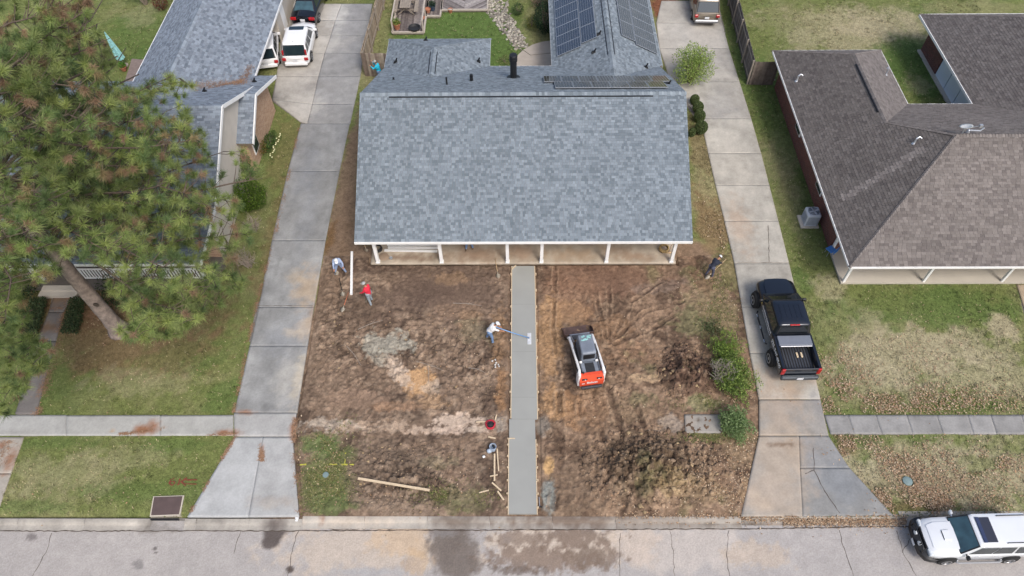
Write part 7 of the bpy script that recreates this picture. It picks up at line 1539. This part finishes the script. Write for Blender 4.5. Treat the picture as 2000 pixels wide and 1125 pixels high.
p6 = G(917, 486, .13); person((p6.x, p6.y, .125), math.radians(180), 'person standing on the shaded porch with only jeans and boots showing', cloth('navy_shirt', S(70, 84, 110)), DEN, lean=2, legs=((3, 7, 2), (-3, 7, 2)))

# ------------------------------------------------------------------ tools, lumber and litter on the site
M_wood = mat('tool_handle', S(196, 168, 130), rough=.6, var=.12); M_steel = mat('worn_steel', S(186, 176, 158), rough=.45, metal=.3, var=.15)
def shovel(a, b, label, hm=None, bm=None, spade=True):
    """a handle end, b blade end"""
    a, b = Vector(a), Vector(b); d = (b-a).normalized(); s_ = d.cross(Vector((0, 0, 1))); s_ = s_.normalized() if s_.length > .1 else Vector((1, 0, 0)); n_ = s_.cross(d); t = thing('shovel', tuple(b), label, 'shovel')
    j = b-d*.3; m = MB(); m.tube([a, j], .018, 8); m.build('handle', hm or M_wood, t, True); m = MB(); R = []
    for f, w in ((0, .03), (.12, .11), (.3, .13), (.6, .12), (.85, .07), (1, .012)):
        c = j+d*.3*f; R.append([c-s_*w+n_*.02, c-n_*.008, c+s_*w+n_*.02, c+n_*.006])
    m.loft(R); m.tube([j-d*.14, j+d*.04], .022, 8); m.build('blade', bm or M_steel, t, True)
def gp(px, py, dz=.04): q = gz(px, py); return (q.x, q.y, q.z+dz)
shovel(gp(967, 508, .12), gp(974, 545), 'wooden handled shovel lying below the porch left of the walkway'); shovel(gp(681, 572), gp(668, 611), 'orange handled shovel lying near the person in red', mat('orange_handle', S(204, 124, 90), rough=.5)); shovel(gp(663, 545), gp(671, 580, .03), 'dark handled spade lying in the trench at left', M_black); shovel(tuple(G(657, 506, 1.0)), gp(658, 538, .0), 'spade held upright by the person in pale blue', M_galv); shovel((*G(712, 478, .7),), gp(717, 494, .03), 'shovel standing in the soil at the left porch corner'); shovel(tuple(hands4[0]+(hands4[0]-Vector(gp(1377, 546)))*.25), gp(1377, 546, .02), 'shovel dug in by the person in black'); shovel(tuple(G(719, 574, .75)), gp(715, 591, .02), 'short shovel held by the person in red')
# float
h1 = G(1033, 661, .09); hA = (hands3[0]+hands3[1])/2; h0 = hA-(h1-hA).normalized()*.35; fl2 = thing('bull_float', (h1.x, h1.y, .08), 'blue handled concrete float resting on the wet walkway', 'float')
m = MB(); m.tube([h0, h0.lerp(h1, .5), h1+Vector((0, 0, .06))], .024, 8); m.build('handle', mat('blue_pole', S(120, 164, 214), rough=.35), fl2, True); m = MB(); m.cbox((h1.x+.02, h1.y, .085), (.2, .66, .025), .008); m.build('blade', mat('float_metal', S(222, 224, 226), rough=.35, metal=.2), fl2); m = MB(); m.cbox((h1.x, h1.y, .115), (.07, .14, .05), .01); m.build('bracket', M_galv, fl2)
def plank(a, b, w, h, label, matl=None, name='lumber_board', cat='board', group=None):
    m = bar(a, b, w, h); return m.single(name, matl or M_board, label, cat, group)
plank(gp(688, 494, .07), gp(687, 577, .07), .12, .1, 'long white board lying left of the person in red', M_white, 'white_board'); plank(gp(701, 938, .19), gp(840, 961, .19), .1, .05, 'long pale board lying across the lower left soil')
for i, (a, b, w, lb) in enumerate([((966, 888), (966, 941), .07, 'long scrap stick pointing from the grey bucket to the kerb'), ((971, 878), (974, 922), .05, 'thin scrap stick beside the long one near the walkway'), ((957, 932), (972, 929), .05, 'short offcut lying across the long scrap stick'), ((961, 944), (979, 960), .06, 'offcut lying slanted, upper of two by the walkway'), ((972, 961), (984, 978), .07, 'offcut lying slanted, lower of two by the walkway'), ((936, 964), (955, 959), .05, 'offcut lying alone left of the slanted pair'), ((930, 826), (951, 825), .05, 'stake lying left of the red bag'), ((970, 812), (967, 823), .05, 'stake standing out above the red bag'), ((954, 855), (968, 858), .06, 'short offcut between red bag and grey bucket')]):
    plank(gp(*a, .08), gp(*b, .08), w, .03, lb, name='wood_offcut', cat='offcut', group='scrap lumber beside the walkway')
for i, (y, lb) in enumerate([(24.62, 'white trim board on the porch, nearest of the stack'), (24.82, 'white trim board on the porch, second from the front'), (25.02, 'white trim board on the porch, third from the front'), (25.22, 'white trim board on the porch, fourth from the front'), (25.42, 'white trim board on the porch, rearmost of the stack')]):
    m = MB(); m.box((-5.85+.12*(i % 2)+i*.06, y, .16+.02*i), (2.9, .14, .05), rz=.012*(i-2)); m.single('trim_board', M_white, lb, 'board', 'white boards stacked on the porch')
# bags, bucket, coil
p = gz(958, 832); bg = thing('tool_bag', tuple(p), 'open red and black tool bag by the walkway', 'bag'); m = MB(); R = []
for z, r in ((0, .2), (.1, .24), (.2, .22), (.22, .19), (.12, .17)): R.append([(p.x+r*1.0*math.cos(t)*(1+.12*math.sin(3*t)), p.y+r*1.1*math.sin(t)*(1+.1*math.cos(2*t)), p.z+z) for t in np.linspace(0, 6.283, 16, endpoint=False)])
m.loft(R); m.build('shell', cloth('red_canvas', S(186, 44, 62)), bg, True); m = MB(); m.lathe([(.01, 0), (.16, 0), (.13, .05), (.01, .07)], (p.x, p.y, p.z+.12), 12); m.build('contents', M_plastic, bg); m = MB(); m.tube([(p.x-.18, p.y, p.z+.2), (p.x-.1, p.y+.05, p.z+.34), (p.x+.1, p.y+.05, p.z+.34), (p.x+.18, p.y, p.z+.2)], .016, 6); m.build('handle', M_plastic, bg)
p = gz(963, 878); bk = thing('tool_bucket', tuple(p), 'grey blue bucket with tools beside the scrap lumber', 'bucket'); m = MB(); m.lathe([(.12, 0), (.15, .3), (.16, .3), (.16, .33), (.14, .33), (.11, .05), (.01, .05)], (p.x, p.y, p.z), 16); m.build('bucket', mat('grey_blue_pail', S(170, 186, 206), rough=.5), bk, True, sharp=40); m = MB(); m.cbox((p.x+.04, p.y+.03, p.z+.3), (.1, .14, .12), .03, rz=.6); m.build('tool', M_black, bk); m = MB(); m.cbox((p.x-.16, p.y-.1, p.z+.08), (.22, .18, .16), .05, rz=.4); m.build('pouch', mat('grey_cloth', S(176, 190, 206), rough=.8), bk); m = MB(); m.tube([(p.x-.15, p.y, p.z+.3), (p.x, p.y+.1, p.z+.4), (p.x+.15, p.y, p.z+.3)], .01, 6); m.build('handle', M_galv, bk)
p = G(738, 487, .14); m = MB()
for k in range(4): m.tube([(p.x+(.24-.015*k)*math.cos(t), p.y+(.24-.015*k)*math.sin(t), .17+.045*k) for t in np.linspace(0, 6.28, 22)], .028, 6, cap=False)
m.single('hose_coil', M_plastic, 'black hose coil at the left end of the porch', 'hose', smooth=True)
p = G(749, 501, .14); m = MB(); m.lathe([(.27, 0), (.28, .02), (.26, .035), (.01, .035)], (p.x, p.y, .125), 20); m.single('metal_disc', mat('dusty_lid', S(150, 130, 110), rough=.8), 'dusty round metal disc on the porch beside the first post', 'disc', smooth=True, sharp=40)
p = G(764, 505, .14); m = MB(); m.lathe([(.07, 0), (.09, .1), (.08, .1), (.06, .02), (.01, .02)], (p.x, p.y, .125), 12); m.single('metal_cup', M_galv, 'small silver cup on the porch floor', 'cup', smooth=True, sharp=40)
p = G(1296, 489, .14); bkt = thing('straw_basket', (p.x, p.y, .125), 'round straw coloured basket at the right end of the porch', 'basket'); m = MB(); m.lathe([(.18, 0), (.28, .12), (.27, .26), (.2, .3), (.19, .28), (.24, .2), (.16, .06), (.01, .05)], (p.x, p.y, .125), 18); m.build('basket', mat('straw', S(168, 142, 96), rough=.9, var=.3, scale=16), bkt, True); m = MB(); m.lathe([(.01, 0), (.17, .02), (.01, .06)], (p.x, p.y, .3), 10); m.build('filling', M_twig, bkt)
q0, q1 = G(1312, 478, 1.1), G(1306, 494, .13); br = thing('push_broom', tuple(q1), 'wooden broom leaning at the right end of the porch', 'broom'); m = MB(); m.tube([q0, q1], .015, 8); m.build('handle', M_terra, br); m = MB(); m.cbox((q1.x, q1.y, .17), (.34, .08, .1), .02); m.build('bristles', M_wood, br)
p = gp(1054, 990, .05); hm_ = thing('hammer', tuple(p), 'hammer lying beside the end of the walkway', 'hammer'); m = MB(); m.tube([(p[0]-.02, p[1]+.4, p[2]), (p[0], p[1], p[2])], .018, 6); m.build('handle', M_galv, hm_); m = MB(); m.cbox((p[0], p[1]-.02, p[2]), (.2, .05, .05), .012); m.build('head', M_black, hm_)
p = G(580, 1013, -.1); m = MB(); m.box((p.x, p.y, -.085), (.14, .3, .03), rz=.15); m.box((p.x+.02, p.y-.05, -.06), (.1, .16, .03), rz=-.2); m.single('crumpled_paper', M_wtext, 'crumpled white paper in the gutter below the left apron', 'paper')
for i, (a, b, lb) in enumerate([((678, 678), (706, 716), 'thin bare stick slanting over the left soil'), ((814, 708), (870, 728), 'forked bare branch above the orange clay patch'), ((836, 714), (838, 752), 'thin upright twig across the orange clay patch'), ((885, 594), (942, 600), 'straight stick lying below the porch'), ((700, 645), (748, 628), 'thin stick near the soil bank'), ((915, 720), (948, 730), 'short reddish stick left of the walkway')]):
    m = MB(); A_, B_ = Vector(gp(*a, .07)), Vector(gp(*b, .09)); m.tube([A_, A_.lerp(B_, .5)+Vector((.02, .05, .03)), B_], [.02, .016, .008], 5); m.tube([A_.lerp(B_, .5), A_.lerp(B_, .8)+Vector((-.1, .2, .03))], [.01, .004], 4); m.single('dead_branch', M_twig, lb, 'stick')
for px, py, r, lb in [(1373, 1008, .1, 0)]: pass
p = gz(945, 893); m = MB(); m.cbox((p.x, p.y, p.z+.05), (.12, .1, .06), .02, rz=.4); m.single('white_scrap', M_wtext, 'small white scrap left of the long stick', 'scrap')
p = gz(968, 710); m = MB(); 
for k in range(7): m.cbox((p.x+random.uniform(-.18, .18), p.y+random.uniform(-.25, .25), p.z+.03+.004*k), (random.uniform(.03, .1), random.uniform(.03, .09), .03), .01, rz=random.random()*3)
m.single('plaster_rubble', mat('pale_rubble', S(206, 204, 200), rough=.9, var=.1), 'pale broken rubble below the person in white', 'rubble')

# ------------------------------------------------------------------ grass, leaves and pine straw
EXC += [[(-10.95, 22.5), (-8, 22.5), (-8, 36.5), (-10.95, 36.5)], [(8.4, 23.5), (11.0, 23.5), (11.0, 25.6), (8.4, 25.6)], [(-8.0, 23.6), (8.5, 23.6), (8.5, 37.5), (-8, 37.5)], [(-8.1, 37), (-2.2, 37), (-2.2, 40.3), (-8.1, 40.3)], [(2.5, 37), (8.7, 37), (8.7, 58), (2.5, 58)], [(16.9, 22.4), (45, 22.4), (45, 33.4), (22.6, 33.4), (22.6, 38.7), (16.9, 38.7)], [(27.8, 33), (45, 33), (45, 42.7), (27.8, 42.7)], [(-40, 22), (-15.7, 22), (-15.7, 36.5), (-16.7, 36.5), (-16.7, 58), (-23.5, 58), (-23.5, 36.5), (-40, 36.5)]]
def free(x, y):
    ok = np.ones(len(x), bool)
    for pl in EXC:
        a = np.array(pl); bb = (x >= a[:, 0].min()) & (x <= a[:, 0].max()) & (y >= a[:, 1].min()) & (y <= a[:, 1].max())
        if bb.any():
            i = np.where(bb)[0]; ok[i] &= ~inpoly(x[i], y[i], pl)
    return ok
def seen(x, y, z, m_=30):
    a, b = pixn(np.stack([x, y, z], -1)); return (a > -m_) & (a < 2000+m_) & (b > -m_) & (b < 1125+m_)
r_ = np.random.default_rng(31)
n = 420000; x = r_.uniform(-34, 34, n); y = r_.uniform(10.1, 50, n)
keep = free(x, y) & seen(x, y, np.zeros(n)) & ~((x > -10.8) & (x < 11.7) & (y < 24.6)) & (r_.random(n) < np.where(y > 33, .7, 1.))
x, y = x[keep], y[keep]
zz = np.zeros(len(x)); C = lawn_col(x, y)
def tuftpx(n_, px, py, rx, ry):
    cx, cy, a_, b_ = PB(px, py, rx, ry, 0)[:4]; qx, qy = cx+r_.normal(size=n_)*a_*.55, cy+r_.normal(size=n_)*b_*.55; k_ = fbm(qx, qy, .8, 4, 2) > .38+.25*r_.random(n_); return qx[k_], qy[k_]
gx2, gy2 = tuftpx(8000, 638, 920, 58, 80); q2 = tuftpx(4200, 890, 972, 70, 30); q3 = tuftpx(5200, 1400, 600, 50, 90); q4 = tuftpx(1800, 1370, 790, 50, 16); q5 = tuftpx(2400, 1400, 855, 70, 12)
ex = np.concatenate([gx2, q2[0], q3[0], q4[0], q5[0]]); ey = np.concatenate([gy2, q2[1], q3[1], q4[1], q5[1]]); k = (ex > -10.2) & (ex < 11.1) & (ey > 10.2) & ~((ex > -.6) & (ex < 1.1)) & free(ex, ey); ex, ey = ex[k], ey[k]
ec = colvar([S(106, 114, 66), S(92, 106, 58), S(140, 132, 92), S(120, 118, 74)], len(ex), r_, .15)
x = np.concatenate([x, ex]); y = np.concatenate([y, ey]); zz = np.concatenate([zz-.015, yard_z(ex, ey)-.01]); C = np.concatenate([C, ec])
wx = r_.uniform(-34, 34, 16000); wy = r_.uniform(10.3, 50, 16000); kp = free(wx, wy) & seen(wx, wy, np.zeros(16000)) & ~((wx > -10.8) & (wx < 11.7) & (wy < 24.6)) & (fbm(wx, wy, 2.0, 3, 4) > .38+.3*r_.random(16000)); wx, wy = wx[kp], wy[kp]
wc = lawn_col(wx, wy)*np.where(r_.random((len(wx), 1)) < .7, .72, 1.25); kk = 13; jx_ = r_.normal(size=(len(wx), kk))*.06; jy_ = r_.normal(size=(len(wx), kk))*.06     # clumps and weeds in the turf
x = np.concatenate([x, (wx[:, None]+jx_).ravel()]); y = np.concatenate([y, (wy[:, None]+jy_).ravel()]); zz = np.concatenate([zz, np.full(len(wx)*kk, .0)]); C = np.concatenate([C, np.repeat(wc, kk, 0)])
n = len(x); L = .05+.07*r_.random(n); a = r_.random(n)*6.283; lean = .3+.9*r_.random(n)
tip = np.stack([x+np.cos(a)*L*lean, y+np.sin(a)*L*lean, zz+L*.7], -1); w = .010+.012*r_.random(n); side = np.stack([-np.sin(a)*w, np.cos(a)*w, np.zeros(n)], -1); b0 = np.stack([x, y, zz], -1)
C = C*(.78+.55*r_.random((n, 1)))*np.array([1.0, 1.0, 1.0]); t = r_.random(n) < .06; C[t] = np.array(S(186, 172, 136))*(.7+.5*r_.random((t.sum(), 1)))
me = np_mesh('grass', np.stack([b0+side, b0-side, tip], 1).reshape(-1, 3), np.arange(n*3).reshape(-1, 3), M_blade, np.repeat(C, 3, 0))
tag(put('grass', me), 'short mown turf blades over the lawns and verges', 'grass', kind='stuff')
# fallen leaves
LX, LY = [], []
def leaves(nn, px, py, rx, ry):
    cx, cy, a, b = PB(px, py, rx, ry, 0)[:4]; nn = int(nn*(1.6 if px > 1500 else (.5 if px < 1380 else .9))); qx, qy = cx+r_.normal(size=nn)*a*.62, cy+r_.normal(size=nn)*b*.62
    k = fbm(qx, qy, .9, 4, 5) > .36+.28*r_.random(nn); LX.append(qx[k]); LY.append(qy[k])
for a in [(3800, 1760, 960, 150, 45), (2600, 1700, 900, 90, 60), (3600, 1680, 780, 130, 40), (1800, 1860, 785, 160, 28), (2600, 1850, 920, 180, 60), (1600, 1640, 730, 40, 50), (1400, 1640, 870, 40, 26), (1500, 1780, 985, 120, 18), (800, 1930, 900, 90, 20), (700, 1800, 700, 150, 60),
          (1500, 1440, 680, 30, 130), (1300, 1440, 970, 50, 40), (1100, 1420, 900, 60, 50), (900, 1380, 960, 60, 40), (900, 1440, 800, 40, 60), (900, 1400, 600, 50, 80), (700, 1470, 830, 20, 40), (500, 1395, 440, 26, 80), (600, 670, 420, 20, 100), (400, 650, 480, 26, 40),
          (700, 630, 900, 50, 70), (900, 800, 950, 120, 50), (700, 760, 690, 170, 70), (500, 930, 700, 60, 90), (500, 1250, 980, 150, 20), (300, 130, 930, 200, 60), (400, 300, 700, 200, 100), (260, 1000, 480, 320, 2), (500, 1260, 890, 140, 60), (500, 1180, 760, 120, 90), (300, 980, 930, 20, 60)]: leaves(*a)
for k_, (px0, px1, py, ry_, nn) in enumerate([(1530, 1770, 1019, 5, 2200), (1450, 1560, 1012, 5, 500), (1200, 1450, 1012, 6, 500)]):
    u = r_.random(nn); vy = r_.normal(size=nn)*ry_; q = [G(px0+(px1-px0)*a_, py+b_, -.1) for a_, b_ in zip(u, vy)]; LX.append(np.array([p_.x for p_ in q])); LY.append(np.array([p_.y for p_ in q]))
x = np.concatenate(LX); y = np.concatenate(LY); yard = (x > -10.4) & (x < 11.25) & (y > 10.05) & (y < 24.4); road_ = (y < 10.1) & (y > 9.3); ok = (free(x, y) | road_ | (r_.random(len(x)) < .03)) & (np.hypot(x-G(1772, 940).x, y-G(1772, 940).y) > .26) & ~((x > -.55) & (x < .95) & (y < 23.7)) & (y > 9.3); x, y, yard, road_ = x[ok], y[ok], yard[ok], road_[ok]
z = np.where(yard, np.maximum(yard_z(x, y), .0)+.012, np.where(road_, -.07, .035+.02*r_.random(len(x))))
V, F = leaf_quads(np.stack([x, y, z], -1), .075, None, r_, .65, 1.2); V[:, 2] = np.maximum(V[:, 2], np.repeat(z, 4)-.012)
me = np_mesh('fallen_leaves', V, F, M_leaf, np.repeat(colvar([S(176, 152, 126), S(158, 134, 110), S(198, 178, 152), S(138, 116, 94), S(172, 138, 108)], len(x), r_, .22), 4, 0)); tag(put('fallen_leaves', me), 'dry tan leaves strewn over the right verge, kerb and yard', 'leaves', kind='stuff')
# pine straw: thin needles along the left drive, sidewalk corners and roof valley
SX, SY, SZ = [], [], []
def straw(pts, w, nn, z=.04):
    for a, b in zip(pts[:-1], pts[1:]):
        k = int(nn*math.hypot(b[0]-a[0], b[1]-a[1])/100); u = r_.random(k); off = r_.normal(size=k)*w
        q = [G(a[0]+(b[0]-a[0])*t_+o_, a[1]+(b[1]-a[1])*t_, z) for t_, o_ in zip(u, off)]; q = [p_ for p_ in q if float(fbm(np.array(p_.x), np.array(p_.y), .6, 3, 2)) > .34+.3*r_.random()]; k = len(q); SX.append([p_.x for p_ in q]); SY.append([p_.y for p_ in q]); SZ.append([z]*k)
straw([(583, 250), (552, 400), (500, 600), (456, 806)], 2.0, 330); straw([(460, 852), (372, 1000)], 2.0, 420); straw([(576, 815), (574, 870), (584, 1000)], 3, 420); straw([(240, 848), (310, 838), (312, 822)], 8, 600); straw([(410, 850), (455, 846)], 5, 500); straw([(512, 866), (511, 900)], 3, 1200); straw([(70, 810), (135, 580)], 6, 500); straw([(130, 600), (330, 650)], 26, 900); straw([(20, 860), (0, 930)], 9, 500)
for a, b, w, nn in [((-17.4, 35.35), (-19.0, 33.9), .16, 500), ((-16.9, 35.7), (-16.7, 37.6), .12, 260), ((-17.2, 35.4), (-16.6, 35.5), .25, 320)]:
    u = r_.random(nn); x0 = a[0]+(b[0]-a[0])*u+r_.normal(size=nn)*w; y0 = a[1]+(b[1]-a[1])*u+r_.normal(size=nn)*w
    zv = np.maximum(2.4+.405*(36.9-y0), np.where(x0 < -16.4, 2.4+.58*(rw1-x0), 0)); zv = np.maximum(zv, np.where(x0 < -15.8, mz-.496*(y0-my), 0)); SX.append(x0); SY.append(y0); SZ.append(zv+.06)
x = np.concatenate([np.asarray(v) for v in SX]); y = np.concatenate([np.asarray(v) for v in SY]); z = np.concatenate([np.asarray(v) for v in SZ])+.01*r_.random(len(x)); n = len(x); a = r_.random(n)*6.283; L = .045+.05*r_.random(n)
d = np.stack([np.cos(a), np.sin(a), np.zeros(n)], -1)*L[:, None]; s_ = np.stack([-np.sin(a), np.cos(a), np.zeros(n)], -1)*.006; c = np.stack([x, y, z], -1); V = np.stack([c-d+s_, c-d-s_, c+d-s_, c+d+s_], 1).reshape(-1, 3)
me = np_mesh('pine_straw', V, np.arange(n*4).reshape(-1, 4), M_leaf, np.repeat(colvar([S(150, 116, 92), S(132, 102, 80), S(164, 134, 108)], n, r_, .2), 4, 0)); tag(put('pine_straw', me), 'rust coloured pine straw along the left drive and roof valley', 'pine straw', kind='stuff')
